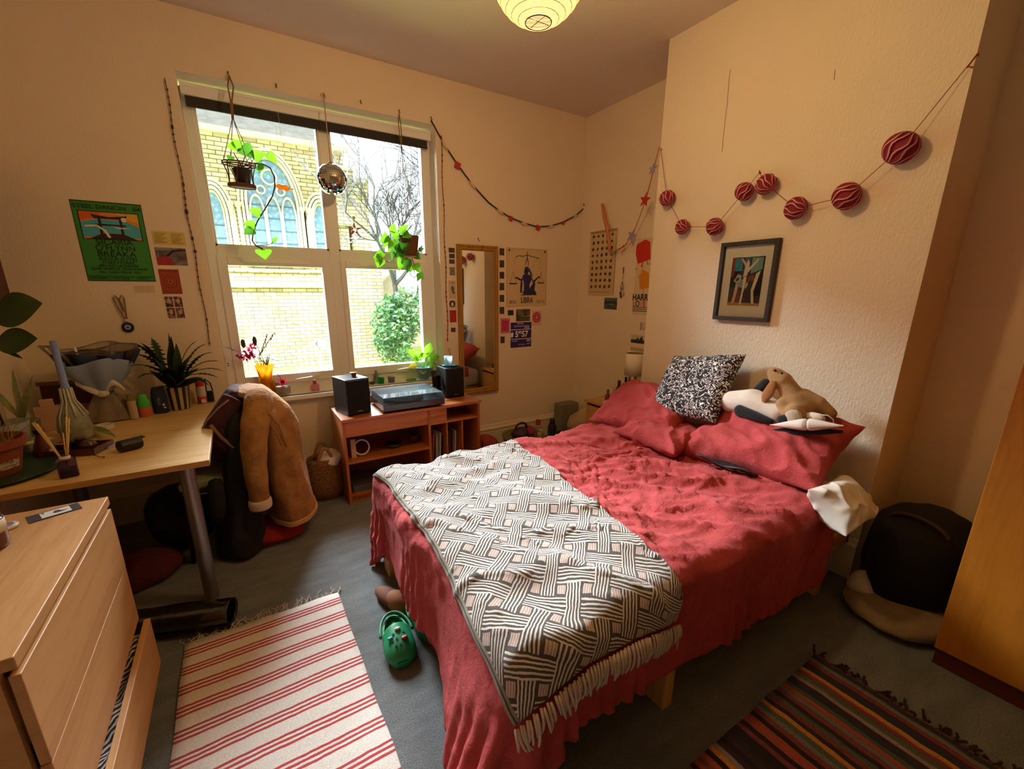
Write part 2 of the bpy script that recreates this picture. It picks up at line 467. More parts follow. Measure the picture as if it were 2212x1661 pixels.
def ring(m, A, B2, y0, y1):
    """band between outline A (outer) and B2 (inner)"""
    n = len(A); vs = []
    for y in (y0, y1):
        for L in (A, B2):
            vs += [ext(x, z, y) for x, z in L]
    fs = []
    for i in range(n):
        j = (i+1) % n
        fs += [(i, j, n+j, n+i), (2*n+i, 3*n+i, 3*n+j, 2*n+j), (i, 2*n+i, 2*n+j, j), (n+i, n+j, 3*n+j, 3*n+i)]
    m.add(vs, fs)
def plate(m, L, y):
    m.add([ext(x, z, y) for x, z in L], [tuple(range(len(L)))])
def gothic(cx, hw, z0, zs, za, lights):
    m = MB()
    for k, (e, y) in enumerate(((.20, -.05), (.13, -.10), (.06, -.15))):
        ring(m, arch(cx, hw+e, z0-.02, zs, za+e*1.25), arch(cx, hw+e-.05, z0-.02, zs, za+(e-.05)*1.25), YO-.02, YO+y-.02)
    f = m.build('window', M_DRESS, church)
    m = MB(); plate(m, arch(cx, hw, z0, zs, za), YO-.025); g = m.build('pane', M_LEAD); g.parent = f; g.matrix_parent_inverse = f.matrix_parent_inverse.copy(); g.matrix_parent_inverse = Matrix.Identity(4)
    m = MB()
    if lights:
        w = 2*hw/lights; zl = zs-.25
        for i in range(lights):
            c = cx-hw+w*(i+.5); ring(m, arch(c, w/2, z0, zl, zl+.42), arch(c, w/2-.035, z0, zl, zl+.37), YO-.03, YO-.12)
        for cc, zz, r in ((cx, zs+.55, .17), (cx-.2, zs+.27, .1), (cx+.2, zs+.27, .1)):
            L1 = [(cc+r*math.cos(a*math.pi/10), zz+r*math.sin(a*math.pi/10)) for a in range(20)]; L2 = [(cc+(r-.035)*math.cos(a*math.pi/10), zz+(r-.035)*math.sin(a*math.pi/10)) for a in range(20)]
            ring(m, L1, L2, YO-.03, YO-.12)
    else:
        ring(m, arch(cx, hw-.0, z0, zs, za), arch(cx, hw-.035, z0, zs, za-.05), YO-.03, YO-.08)
    g = m.build('tracery', M_DRESS); g.parent = f
    m = MB()
    z = z0+.22
    while z < zs: A, B_ = ext(cx-hw, z), ext(cx+hw, z); m.box((A.x, YO-.045, A.z), (B_.x, YO-.03, A.z+.03)); z += .27
    g = m.build('saddle_bar', M_LEADBAR); g.parent = f
gothic(1.11, .49, 2.0, 3.35, 4.25, 3)
gothic(-.04, .19, 2.05, 3.05, 3.52, 0); gothic(2.13, .19, 2.05, 3.0, 3.46, 0)
m = MB()
for cx in (.42, 1.72, .27, 1.87):
    A = ext(cx, 2.0); m.cyl((A.x, YO-.1, A.z), (A.x, YO-.1, A.z+1.6), .05, 8); m.lathe([(.05,0),(.1,.1),(.1,.16),(0,.16)], (A.x, YO-.1, A.z+1.6), 10)
m.build('shaft', M_DRESS, church)
# low gabled vestry to the right
ves = thing('church_vestry', 'low gabled stone building to the right behind the bush outside', 'building', ext(3.9, -.5, 18))
def ev(x, z, y): k = y/12; return Vector((x*k, y, 1.42+(z-1.42)*k))
m = MB(); A, B_ = ev(3.3, -1.2, 18), ev(4.6, 1.0, 18); C_ = ev(3.75, 1.85, 18)
m.add([(A.x, 18, A.z), (B_.x, 18, A.z), (B_.x, 18, B_.z), (C_.x, 18, C_.z), (A.x, 18, B_.z+.6), (A.x, 22, A.z), (B_.x, 22, A.z), (B_.x, 22, B_.z), (C_.x, 22, C_.z), (A.x, 22, B_.z+.6)],
      [(0,1,2,3,4), (5,9,8,7,6), (0,5,6,1), (1,6,7,2), (2,7,8,3), (3,8,9,4), (4,9,5,0)]); m.build('wall', plain('pinkish_stone', '#d9c7a8', .9, var=.2, vscale=2.5), ves)
A = ev(3.25, .45, 17.9); L = [(A.x+.22*math.cos(t), A.z+.9+.35*math.sin(t)) for t in [i*math.pi/10 for i in range(11)]]+[(A.x-.22, A.z-.3), (A.x+.22, A.z-.3)]
m = MB(); m.add([(x, 15.6, z) for x, z in L], [tuple(range(len(L)))]); 
for i, (x, z) in enumerate(L): pass
d_ = m.build('doorway', plain('dark_opening', '#3c4650', .8), ves, solid=.05)
# ground
t = NT('rough_lawn'); n_ = t.noise(t.tc(), 1.3, 6, .7); t.base(t.ramp(n_, [(.35, S('#5f8a34')), (.5, S('#93a655')), (.62, S('#aea577'))])); t.set(Roughness=.95); t.bump(t.noise(t.tc(), 14, 5), 1., .1)
m = MB(); P = []
for i in range(25):
    row = []
    for j in range(19):
        x = -14+i*1.6; y = 4.2+j*1.2; z = -1.6+.055*(y-6)+(.12*N3((x, y, 0), .6))
        row.append((x, y, z))
    P.append(row)
m.grid(P); gr = m.build('ground_lawn', t.m, smooth=True); struct(gr)
# trees and bushes
M_BARK = plain('grey_bark', '#4b4a4a', .9)
def branchy(m, p, d, L, r, depth, rng):
    n = 4; pts = [p]; q = Vector(p); dd = Vector(d)
    for i in range(n):
        dd = (dd+Vector((rng.uniform(-.18, .18), rng.uniform(-.18, .18), rng.uniform(-.05, .12)))).normalized(); q = q+dd*L/n; pts.append(q.copy())
    m.tube(pts, [r*(1-.13*i) for i in range(n+1)], 5 if depth > 2 else 4, 0, False)
    if depth <= 0: return
    for k in range(4):
        s = rng.choice(pts[2:]); ax = dd.orthogonal().normalized(); ax.rotate(Matrix.Rotation(rng.uniform(0, 6.28), 3, dd).to_quaternion())
        nd = (dd*rng.uniform(.6, 1)+ax*rng.uniform(.45, .9)+Vector((0, 0, .15))).normalized(); branchy(m, s, nd, L*rng.uniform(.6, .8), r*.60, depth-1, rng)
def bare_tree(px, py, Y, h, label, seed):
    c = at(px, py, 1, Y); rng = random.Random(seed); m = MB(); branchy(m, (c.x, c.y, c.z), Vector((0, 0, 1)), h*.42, h*.018, 5, rng)
    return tag(m.build('bare_tree', M_BARK, smooth=True), label, 'tree', 'bare trees outside')
bare_tree(865, 700, 15.2, 6.6, 'tall bare winter tree rising behind the hanging pothos basket, outside the window', 4)
bare_tree(905, 690, 19.5, 8.2, 'bare winter tree furthest right outside, crossing the window edge', 9)
def leafcloud(m, c, rad, n, rng, s=.09):
    for i in range(n):
        v = Vector((rng.gauss(0, 1), rng.gauss(0, 1), rng.gauss(0, 1))).normalized()*(rng.random()**.4)
        p = Vector((c[0]+v.x*rad[0], c[1]+v.y*rad[1], c[2]+v.z*rad[2])); q = Vector((rng.uniform(-1, 1), rng.uniform(-1, 1), rng.uniform(-1, 1))).normalized(); w = q.orthogonal().normalized(); k = s*rng.uniform(.6, 1.4)
        m.add([p-q*k, p+w*k*.5, p+q*k, p-w*k*.5], [(0, 1, 2, 3)])
rng = random.Random(5)
b1 = at(850, 735, 1, 14.6); m = MB(); leafcloud(m, (b1.x, b1.y, b1.z+.3), (.75, .6, 1.25), 1500, rng); leafcloud(m, (b1.x+.6, b1.y, b1.z+.9), (.7, .5, .9), 700, rng)
tag(m.build('evergreen_bush', leafmat('bush_leaf', '#6f9a5c', '#3c5f4c', 3)), 'dense green bush against the church corner seen through the lower right pane', 'bush')
b2 = at(560, 800, 1, 11.8); m = MB(); 
for i in range(40): leafcloud(m, (b2.x+rng.uniform(-2.2, 4.2), 11.8+rng.uniform(-.4, 1.6), -.95+rng.uniform(-.05, .12)), (.35, .2, .2), 40, rng, .07)
o = m.build('weeds', leafmat('weed_leaf', '#7fa548', '#b5a864', 2)); tag(o, 'low weeds along the foot of the church wall outside', 'weeds', kind='stuff')
sg = at(690, 742, 1, 13.6); rs = thing('road_sign', 'small white road sign with a black chevron arrow outside by the church', 'sign', (sg.x, sg.y, sg.z-1.2))
m = MB(); m.box((sg.x-.14, 13.58, sg.z-.1), (sg.x+.17, 13.6, sg.z+.1)); m.build('board', plain('sign_white', '#f2f2ee', .5), rs)
m = MB(); m.cyl((sg.x, 13.63, sg.z-1.3), (sg.x, 13.63, sg.z+.1), .03, 8); m.build('post', plain('sign_post', '#8b8f92', .5), rs)
m = MB(); m.prism([(0,0),(.06,.07),(.09,.07),(.03,0),(.09,-.07),(.06,-.07)], .006, MW(sg.x-.12, sg.z, 13.578)); m.build('arrow', plain('sign_black', '#1c1c1c', .6), rs)
# ------------------------------------------------------------------ bed
M_PINE = wood('pine_bed_wood', '#c99a58', '#a97a3e', 0, 7, .5)
bx0, bx1, by0, by1 = .50, 2.47, .715, 2.07
bed = thing('bed', 'pine double bed frame with square legs under the coral duvet', 'bed', (1.45, 1.4, 0))
m = MB(); m.box((bx0, by0, .205), (bx1, by0+.028, .30)); m.box((bx0, by1-.028, .205), (bx1, by1, .30)); m.box((bx0, by0, .205), (bx0+.028, by1, .30)); m.box((bx1-.028, by0, .205), (bx1, by1, .30))
m.build('frame', M_PINE, bed, bevel=.004)
M_PINEZ = wood('pine_leg_wood', '#c99a58', '#a97a3e', 2, 7, .5)
for lx, ly in ((1.09, by0-.005), (bx0+.0, by1-.14), (2.2, by0), (2.2, by1-.07), (1.09, by1-.07), (bx0+.02, by0+.02)):
    m = MB(); m.box((lx, ly, 0), (lx+.05, ly+.085, .30)); m.build('leg', M_PINEZ, bed, bevel=.004)
m = MB()
for i in range(14): x = bx0+.08+i*.14; m.box((x, by0+.03, .285), (x+.07, by1-.03, .303))
m.build('slats', M_PINE, bed)
m = MB(); m.box((bx0+.015, by0+.01, .303), (bx1, by1-.01, .50)); tag(m.build('mattress', plain('white_sheet', '#e8e4de', .9, bump=.2), bevel=.05), 'white mattress on the pine bed under the duvet', 'mattress')

# ---- cloth: position-based relaxation of a sheet over the bed
def drape(n, k, ax, org, du, dv, sdf, iters=150, sub=9, comp=(.95, .95), seed=0, amp=.02, fric=.9):
    """n x k sheet, rest spacing ax, first laid flat from org along du, dv (squeezed by comp); falls on the solid sdf"""
    rs = np.random.RandomState(seed)
    ii, jj = np.meshgrid(np.arange(n), np.arange(k), indexing='ij')
    P = org[None, None]+ii[..., None]*ax*comp[0]*du+jj[..., None]*ax*comp[1]*dv
    z = np.zeros((n, k))
    for w, a in ((.42, 1.), (.2, .8), (.11, .6), (.055, .35)):
        q = max(3, int(n*ax/w)+2); r = max(3, int(k*ax/w)+2); g = rs.randn(q+1, r+1)
        u = ii/(n-1)*(q-1); v = jj/(k-1)*(r-1); a0 = u.astype(int); b0 = v.astype(int); fu = u-a0; fv = v-b0
        fu = fu*fu*(3-2*fu); fv = fv*fv*(3-2*fv)
        z += a*amp*(g[a0, b0]*(1-fu)*(1-fv)+g[a0+1, b0]*fu*(1-fv)+g[a0, b0+1]*(1-fu)*fv+g[a0+1, b0+1]*fu*fv)
    P[..., 2] += z
    Q = P.copy(); dt2 = 9.8*(1/90.)**2
    s2 = math.sqrt(2)
    def con(A, B, rest, w):
        d = B-A; L = np.sqrt((d*d).sum(-1, keepdims=True))+1e-9; c = d*(w*.5*(L-rest)/L); A += c; B -= c
    for it in range(iters):
        V = (P-Q)*.94; Q = P.copy(); P = P+V; P[..., 2] -= dt2
        for s in range(sub):
            con(P[0:n-1:2], P[1:n:2], ax, 1.); 
            e = (n-1)//2*2 if n % 2 else n-2
            con(P[1:n-1:2], P[2:n:2], ax, 1.)
            con(P[:, 0:k-1:2], P[:, 1:k:2], ax, 1.)
            con(P[:, 1:k-1:2], P[:, 2:k:2], ax, 1.)
            for o in (0, 1):
                con(P[o:n-1:2, :-1], P[o+1:n:2, 1:], ax*s2, .35)
                con(P[o:n-1:2, 1:], P[o+1:n:2, :-1], ax*s2, .35)
            if s % 3 == 0:
                for o in range(4):
                    nn = len(P[o:n-2:4]); con(P[o:n-2:4][:nn], P[o+2:n:4][:nn], 2*ax, .12)
                    nn = P[:, o:k-2:4].shape[1]; con(P[:, o:k-2:4], P[:, o+2:k:4][:, :nn], 2*ax, .12)
            if s % 3 == 2: P, hit = sdf(P)
        P, hit = sdf(P)
        T = P-Q; T[..., 2] *= .3
        P = np.where(hit[..., None], P-T*fric, P)
        Q = np.where(hit[..., None], P-(P-Q)*.05, Q)
    return P
def rbox(c, h, r, bumps=None):
    c = np.array(c); h = np.array(h)-r
    def f(P):
        p = P-c
        rr = r if bumps is None else r+bumps(P)
        q = np.abs(p)-h; qm = np.maximum(q, 0); L = np.sqrt((qm*qm).sum(-1))+1e-9
        out = L > 1e-6
        d = np.where(out, L, q.max(-1))-rr
        g = np.zeros_like(P); g[out] = (qm/L[..., None]*np.sign(p))[out]
        ins = ~out
        if ins.any():
            am = q.argmax(-1); gi = np.zeros_like(P); np.put_along_axis(gi, am[..., None], 1., -1); gi *= np.sign(p); g[ins] = gi[ins]
        hit = d < 0
        P = P-np.where(hit, d, 0)[..., None]*g
        fl = P[..., 2] < .012; P[..., 2] = np.where(fl, .012, P[..., 2]); hit = hit | fl
        return P, hit
    return f
def lumps(P):
    x, y = P[..., 0], P[..., 1]
    return .012*np.sin(x*7.1+1.3*np.sin(y*4.7))*np.sin(y*6.3+.7+1.1*np.sin(x*3.9))+.008*np.sin(x*15+y*9)
solid_bed = rbox(((bx0+bx1)/2, (by0+by1)/2, .265), ((bx1-bx0)/2+.015, (by1-by0)/2+.015, .265), .06, lumps)
sp = .0125
nU, nV = 176, 149       # u along x from the foot, v along y from the near side
L_u, L_v = (nU-1)*sp, (nV-1)*sp
DU = drape(nU, nV, sp, np.array([.135, .53, .60]), np.array([.9976, -.07, 0]), np.array([.07, .9976, 0]), solid_bed, 120, 10, (.93, .95), 3, .03, .94)
def ridged(P, sc, o, dist=.35):
    out = np.empty(P.shape[:2])
    for i in range(P.shape[0]):
        for j in range(P.shape[1]):
            x, y, z = P[i, j]*sc
            w = noise.noise((x*.6+o, y*.6, z*.6))
            out[i, j] = 1-abs(noise.noise((x+w*dist*3, y+o+w*dist*2, z)))*2.2
    return np.maximum(out, 0)**2
def crease(P, k=1.):
    n = np.cross(np.gradient(P, axis=0), np.gradient(P, axis=1)); n /= np.linalg.norm(n, axis=-1, keepdims=True)+1e-9
    top = np.clip(n[..., 2], 0, 1)
    A = P.copy(); A[..., 0] = (P[..., 0]*.62-P[..., 1]*.78)*.34; A[..., 1] = P[..., 0]*.78+P[..., 1]*.62
    B = P.copy(); B[..., 0] = (P[..., 0]*.92-P[..., 1]*.38)*.40; B[..., 1] = P[..., 0]*.38+P[..., 1]*.92
    h = ridged(A, 6.5, 3.1)*.024+ridged(B, 13., 7.7)*.013+ridged(A, 30., 1.3)*.005
    return P+n*(h*(.35+.65*top)*k)[..., None]
DU = crease(DU)
wf = np.clip((1.25-DU[..., 1])/.40, 0, 1)*np.clip((.47-DU[..., 2])/.35, 0, 1)*np.clip((.62-DU[..., 0])/.12, 0, 1)
DU[..., 0] -= .11*wf
def fabric(name, c1, c2, weave=500, bump=.4, rough=.9, wr=.0):
    t = NT(name)
    w = t.noise(t.mapping((1, 3, 1)), weave, 2); q = t.noise(t.tc(), 7, 4)
    t.base(t.ramp(t.math('ADD', t.math('MULTIPLY', w, .45), t.math('MULTIPLY', q, .55)), [(.35, S(c2)), (.65, S(c1))]))
    t.set(Roughness=rough, Sheen_Weight=.04, Sheen_Roughness=.5)
    h = t.math('ADD', t.math('MULTIPLY', w, .12), t.math('MULTIPLY', t.noise(t.tc(), 46, 6, .62, 1.2), .9+wr))
    t.bump(h, bump, .012); return t.m
M_CORAL = fabric('coral_linen', '#c64a4e', '#a33431', 420, .7)
def sheet_obj(name, P, mat, parent=None, solid=.0, uv=True, off=1.):
    n, k = P.shape[:2]; me = bpy.data.meshes.new(name)
    idx = np.arange(n*k).reshape(n, k)
    F = np.stack([idx[:-1, :-1], idx[1:, :-1], idx[1:, 1:], idx[:-1, 1:]], -1).reshape(-1, 4)
    me.from_pydata(P.reshape(-1, 3).tolist(), [], F.tolist())
    me.polygons.foreach_set('use_smooth', [True]*len(me.polygons)); me.materials.append(mat if not isinstance(mat, (list, tuple)) else mat[0])
    if isinstance(mat, (list, tuple)):
        for q in mat[1:]: me.materials.append(q)
    o = bpy.data.objects.new(name, me); COL.objects.link(o)
    if solid:
        md = o.modifiers.new('s', 'SOLIDIFY'); md.thickness = solid; md.offset = -off; 
        if isinstance(mat, (list, tuple)): md.material_offset = 1
    if parent is not None: kid(o, parent)
    return o
duvet = sheet_obj('duvet', DU, M_CORAL, solid=.012)
tag(duvet, 'crumpled coral red linen duvet spread over the double bed', 'duvet')

# ---- the woven throw, lying on the duvet and following it
dn = np.cross(np.gradient(DU, axis=0), np.gradient(DU, axis=1)); dn /= np.linalg.norm(dn, axis=-1, keepdims=True)+1e-9
def samp(A, u, v):
    u = np.clip(u, 0, nU-1.001); v = np.clip(v, 0, nV-1.001); a = u.astype(int); b = v.astype(int); fu = (u-a)[..., None]; fv = (v-b)[..., None]
    return A[a, b]*(1-fu)*(1-fv)+A[a+1, b]*fu*(1-fv)+A[a, b+1]*(1-fu)*fv+A[a+1, b+1]*fu*fv
def smooth2(A, it):
    for _ in range(it):
        B = A.copy(); B[1:-1] = .25*A[:-2]+.5*A[1:-1]+.25*A[2:]; C = B.copy(); C[:, 1:-1] = .25*B[:, :-2]+.5*B[:, 1:-1]+.25*B[:, 2:]; A = C
    return A
bvh = BVHTree.FromPolygons([Vector(q) for q in DU.reshape(-1, 3)], [p.vertices[:] for p in duvet.data.polygons])
def duv(px, py):
    d = ray(px, py).normalized(); h = bvh.ray_cast(EYE, d)
    if h[0] is None: h = bvh.find_nearest(at(px, py, 2, .45))
    p = np.array(h[0]); D = ((DU-p)**2).sum(-1); i = int(D.argmin()); return np.array([i//nV, i % nV], float)
TH = [duv(805, 1012), duv(1062, 952), duv(1452, 1335), duv(1108, 1560)]   # far-left, far-right, near-right, near-left
def throw_pattern():
    t = NT('grey_basketweave_throw'); uv = t.node('ShaderNodeUVMap'); sx = t.node('ShaderNodeSeparateXYZ'); t.l.new(uv.outputs[0], sx.inputs[0])
    M_ = t.math; x, y = sx.outputs[0], sx.outputs[1]
    ws = t.noise(t.tc(), 26, 2); wob = M_('MULTIPLY', M_('SUBTRACT', ws, .5), .012)
    r = .70711/.098
    p = M_('ADD', M_('MULTIPLY', M_('ADD', M_('ADD', x, y), wob), r), 40.); q = M_('ADD', M_('MULTIPLY', M_('SUBTRACT', M_('ADD', x, wob), y), r), 40.)
    a, b = M_('FRACT', p), M_('FRACT', q)
    BW = .57
    inP, inQ = M_('LESS_THAN', a, BW), M_('LESS_THAN', b, BW)
    par = M_('MODULO', M_('ADD', M_('FLOOR', p), M_('FLOOR', q)), 2.)
    par = M_('GREATER_THAN', par, .5)
    npar = M_('SUBTRACT', 1., par)
    sP = M_('MULTIPLY', inP, M_('MAXIMUM', M_('SUBTRACT', 1., inQ), npar)); sQ = M_('MULTIPLY', inQ, M_('MAXIMUM', M_('SUBTRACT', 1., inP), par))
    def lines(c): return M_('GREATER_THAN', M_('SINE', M_('MULTIPLY', c, 6.2832*5/BW)), .18)
    Ls = M_('MAXIMUM', M_('MULTIPLY', sP, lines(a)), M_('MULTIPLY', sQ, lines(b)))
    def mid(c): return M_('MULTIPLY', M_('GREATER_THAN', c, BW+.06), M_('LESS_THAN', c, .94))
    sq = M_('MULTIPLY', mid(a), mid(b))
    sl = M_('GREATER_THAN', M_('SINE', M_('MULTIPLY', p, 6.2832*11)), -.1)
    fine = t.noise(t.mapping((1, 1, 1)), 420, 3)
    ground = t.ramp(fine, [(.35, S('#352e2b')), (.65, S('#5c534e'))])
    c = t.mix(Ls, ground, S('#d9d1c8'))
    c = t.mix(M_('MULTIPLY', sq, M_('ADD', .55, M_('MULTIPLY', sl, .45))), c, S('#cdb6ab'))
    edge = M_('LESS_THAN', x, .022); c = t.mix(edge, c, S('#8b8474'))
    e2 = M_('MULTIPLY', M_('GREATER_THAN', x, .008), M_('LESS_THAN', x, .013)); c = t.mix(e2, c, S('#3c3630'))
    t.base(c); t.set(Roughness=.95, Sheen_Weight=.2)
    t.bump(M_('ADD', M_('MULTIPLY', Ls, .6), M_('MULTIPLY', fine, .5)), .35, .004)
    return t.m
M_THROW = throw_pattern()
a, b_, c, d = TH      # s across (x), t along from the far end to the near hem
nS, nT = 96, 230
ss, tt = np.meshgrid(np.linspace(0, 1, nS), np.linspace(0, 1, nT), indexing='ij')
UVg = ((1-ss)[..., None]*((1-tt)[..., None]*a+tt[..., None]*d)+ss[..., None]*((1-tt)[..., None]*b_+tt[..., None]*c))
DUs = smooth2(DU, 5)
TP = samp(DUs, UVg[..., 0], UVg[..., 1]); TN = samp(dn, UVg[..., 0], UVg[..., 1])
TP = smooth2(TP+TN*.014, 3)
base = samp(DU, UVg[..., 0], UVg[..., 1])
pen = ((TP-base)*TN).sum(-1); TP += TN*np.maximum(0, .008-pen)[..., None]
throw = sheet_obj('throw_blanket', TP, M_THROW, solid=.006, off=-1.)
tag(throw, 'taupe and cream basketweave throw with a fringe across the foot of the bed', 'blanket')
ul = throw.data.uv_layers.new(name='UVMap')
TQ = smooth2(TP, 14)
cv = np.concatenate([np.zeros((nS, 1)), np.linalg.norm(np.diff(TQ, axis=1), axis=-1).cumsum(1)], 1); cu_ = np.concatenate([np.zeros((1, nT)), np.linalg.norm(np.diff(TQ, axis=0), axis=-1).cumsum(0)], 0)
uvv = np.stack([cu_, cv], -1).reshape(-1, 2)
lv = np.zeros(len(throw.data.loops), int); throw.data.loops.foreach_get('vertex_index', lv); ul.data.foreach_set('uv', uvv[lv].ravel())
M_FRINGE = plain('cream_fringe_yarn', '#cdbba8', .95, bump=.5, bscale=400)
rng = random.Random(8); m = MB()
hem = TP[:, -1]; hn = TN[:, -1]; along = TP[:, -1]-TP[:, -6]
for i in range(44):
    k = min(nS-1, int((i+.5)/44*(nS-1))); p = Vector(hem[k]); n_ = Vector(hn[k]); n_.z = max(-.2, min(.35, n_.z)); n_.normalize(); dr = Vector(along[k]).normalized()*.8+Vector((0, 0, -.7)); dr.normalize()
    for j in range(2):
        side = Vector((rng.uniform(-.35, .35), rng.uniform(-.05, .05), 0)); L = rng.uniform(.055, .085); pts = []
        for q in range(5):
            f = q/4; pts.append(p+n_*(.010+.010*math.sin(f*3)+.004*j)+dr*(L*f)+side*(L*f*f*.6)+Vector(((j-.5)*.008, 0, 0)))
        m.tube(pts, [.0035, .0048, .0045, .0042, .003], 6)
plab(m.build('fringe', M_FRINGE, None, smooth=True), 'cream knotted yarn fringe').parent = throw
# ------------------------------------------------------------------ large furniture
M_TEAK = wood('teak_veneer', '#b4692f', '#7c3f17', 0, 8, .38, 16, coat=.25)
M_TEAKZ = wood('teak_veneer_upright', '#a9602b', '#733a15', 2, 8, .4, 16, coat=.2)
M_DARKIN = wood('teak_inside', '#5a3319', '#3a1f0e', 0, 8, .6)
cx0, cx1, cy0, cy1, cz = .507, 1.527, 2.832, 3.235, .61
cab = thing('record_cabinet', 'low teak record cabinet under the window holding a record player and two speakers', 'cabinet', (1.02, 3.03, 0))
xd = at(928.5, 930, 1, cy0).x
zsh = at(752, 1000, 1, cy0).z; zdr = at(747, 947, 1, cy0).z
m = MB(); m.box((cx0-.004, cy0-.012, cz-.022), (cx1+.008, cy1, cz)); m.build('top', M_TEAK, cab, bevel=.003)
for x in (cx0, cx1-.018): m = MB(); m.box((x, cy0, 0), (x+.018, cy1, cz-.022)); m.build('side_panel', M_TEAKZ, cab, bevel=.002)
m = MB(); m.box((xd-.009, cy0, .04), (xd+.009, cy1, cz-.022)); m.build('divider', M_TEAKZ, cab)
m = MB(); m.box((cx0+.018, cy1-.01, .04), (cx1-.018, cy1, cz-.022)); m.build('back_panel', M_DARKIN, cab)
m = MB(); m.box((cx0+.018, cy0+.004, zdr), (xd-.009, cy0+.022, cz-.024)); m.build('drawer', M_TEAK, cab, bevel=.002)
m = MB(); m.box((cx0+.018, cy0+.004, zsh-.016), (xd-.009, cy1-.01, zsh)); m.build('shelf', M_TEAK, cab)
m = MB(); m.box((cx0+.018, cy0+.01, .05), (cx1-.018, cy1-.01, .066)); m.box((cx0+.018, cy0+.03, .0), (cx1-.018, cy0+.045, .05)); m.build('plinth', M_TEAKZ, cab)
zr = at(1031, 898, 1, cy0).z
m = MB(); m.box((xd+.009, cy0+.003, zr-.016), (cx1-.018, cy1-.01, zr)); m.build('shelf', M_TEAK, cab)
xs = [at(967, 930, 1, cy0).x, at(1000, 930, 1, cy0).x]
for x in xs: m = MB(); m.box((x-.006, cy0+.01, .066), (x+.006, cy1-.01, zr-.016)); m.build('divider', M_TEAKZ, cab)
xf = at(966, 900, 1, cy0).x
m = MB(); m.box((xd+.009, cy0+.004, zr), (xf, cy0+.02, cz-.024)); m.build('small_door', M_TEAK, cab, bevel=.002)
# records upright in the two slots
rc = ['#e6e0d4', '#b9543f', '#2b2b30', '#ddd8cc', '#d9d3c6', '#28324a', '#151515', '#c8c2b6', '#8a2f28', '#3b3b3b', '#cfc9bc', '#a35a3a']
rng = random.Random(12); k = 0
for x0, x1, n in ((xd+.013, xs[0]-.012, 6), (xs[0]+.01, xs[1]-.012, 6)):
    for i in range(n):
        x = x0+(x1-x0-.01)*i/(n-1); tilt = math.radians(rng.uniform(1, 5))
        o = bpy.data.objects.new('vinyl_record', None)
        m = MB(); R_ = Matrix.Translation((x, 0, .068)) @ Matrix.Rotation(tilt, 4, 'Y'); m.box((0, cy0+.06+rng.uniform(0, .03), 0), (.0045, cy1-.03, .305), 0, R_)
        bpy.data.objects.remove(o)
        tag(m.build('vinyl_record', plain('sleeve_%s' % rc[k], rc[k], .6)), ['pale', 'rust', 'black', 'cream', 'white', 'navy', 'black', 'grey', 'maroon', 'charcoal', 'ivory', 'brown'][k]+' record sleeve standing upright, '+['leftmost in the left slot', 'second in the left slot', 'third in the left slot', 'fourth in the left slot', 'fifth in the left slot', 'last in the left slot', 'leftmost in the middle slot', 'second in the middle slot', 'third in the middle slot', 'fourth in the middle slot', 'fifth in the middle slot', 'last in the middle slot'][k]+' of the cabinet', 'record', 'records in the cabinet'); k += 1
# things on the cabinet shelf
p = at(765, 990, 1, 2.93)
m = MB(); m.box((p.x-.02, 2.9, zsh+.001), (p.x+.012, 2.98, zsh+.135)); tag(m.build('box', plain('aged_paper_box', '#b9a183', .8, var=.2)), 'narrow pale box standing on the cabinet shelf beside a white ring', 'box')
p = at(782, 972, 1, 2.93); rg = MB()
rg.tube([(p.x+.05*math.cos(t), 2.93+.012*math.sin(t*1), zsh+.058+.05*math.sin(t)) for t in [i*2*math.pi/28 for i in range(29)]], .0055, 8)
tag(rg.build('bangle', plain('off_white_enamel', '#d9cfc4', .4), smooth=True), 'off-white ring standing on edge on the cabinet shelf', 'bangle')
p = at(850, 965, 1, 2.98); m = MB(); m.lathe([(0,0),(.05,.002),(.065,.03),(.062,.032),(.045,.006),(0,.006)], (p.x, 2.98, zsh+.001), 20); tag(m.build('bowl', plain('dark_bowl', '#33251a', .5), smooth=True), 'dark little bowl in the middle of the cabinet shelf', 'bowl')
p = at(895, 953, 1, 3.0); m = MB(); m.ball((p.x, 3.0, zsh+.036), .035, 12, 0, (1.2, 1, 1)); tag(m.build('ornament', plain('dark_wood_ornament', '#3d2716', .5), smooth=True), 'dark rounded ornament at the right end of the cabinet shelf', 'ornament')
p = at(772, 1030, 1, 2.9); m = MB(); m.box((p.x-.04, 2.86, .067), (p.x+.2, 3.1, .067+.05)); tag(m.build('storage_tin', plain('dull_steel_tin', '#6d6f72', .35, .7)), 'flat grey metal tin on the cabinet bottom shelf, half behind the bed', 'tin')
# ---- speakers
M_BLACKV = plain('black_vinyl_wrap', '#1c1b1d', .45, bump=.1, bscale=200); M_GRILLE = plain('black_speaker_cloth', '#0c0b0c', .9)
def speaker(name, cx, cy, w, d, h, rz, label):
    t = thing(name, label, 'speaker', (cx, cy, cz), 'bookshelf speakers on the cabinet'); M = MT(cx, cy, cz, rz)
    m = MB(); m.box((-w/2, -d/2, 0.002), (w/2, d/2, h), 0, M); m.build('cabinet_box', M_BLACKV, t, bevel=.004)
    m = MB(); m.box((-w/2+.006, -d/2-.011, .008), (w/2-.006, -d/2, h-.006), 0, M); m.build('grille', M_GRILLE, t, bevel=.004)
    m = MB(); m.box((-.016, -d/2-.0125, .025), (.016, -d/2-.011, .03), 0, M); m.build('badge', plain('grey_badge', '#8f8f92', .3, .6), t)
    return t
speaker('speaker', .62, 3.005, .165, .21, .245, .22, 'black bookshelf speaker at the left end of the teak cabinet')
speaker('speaker', 1.405, 3.10, .155, .19, .235, .0, 'black bookshelf speaker at the right end, under the teal plate')
ws = at(763, 806, 2, cz+.247)
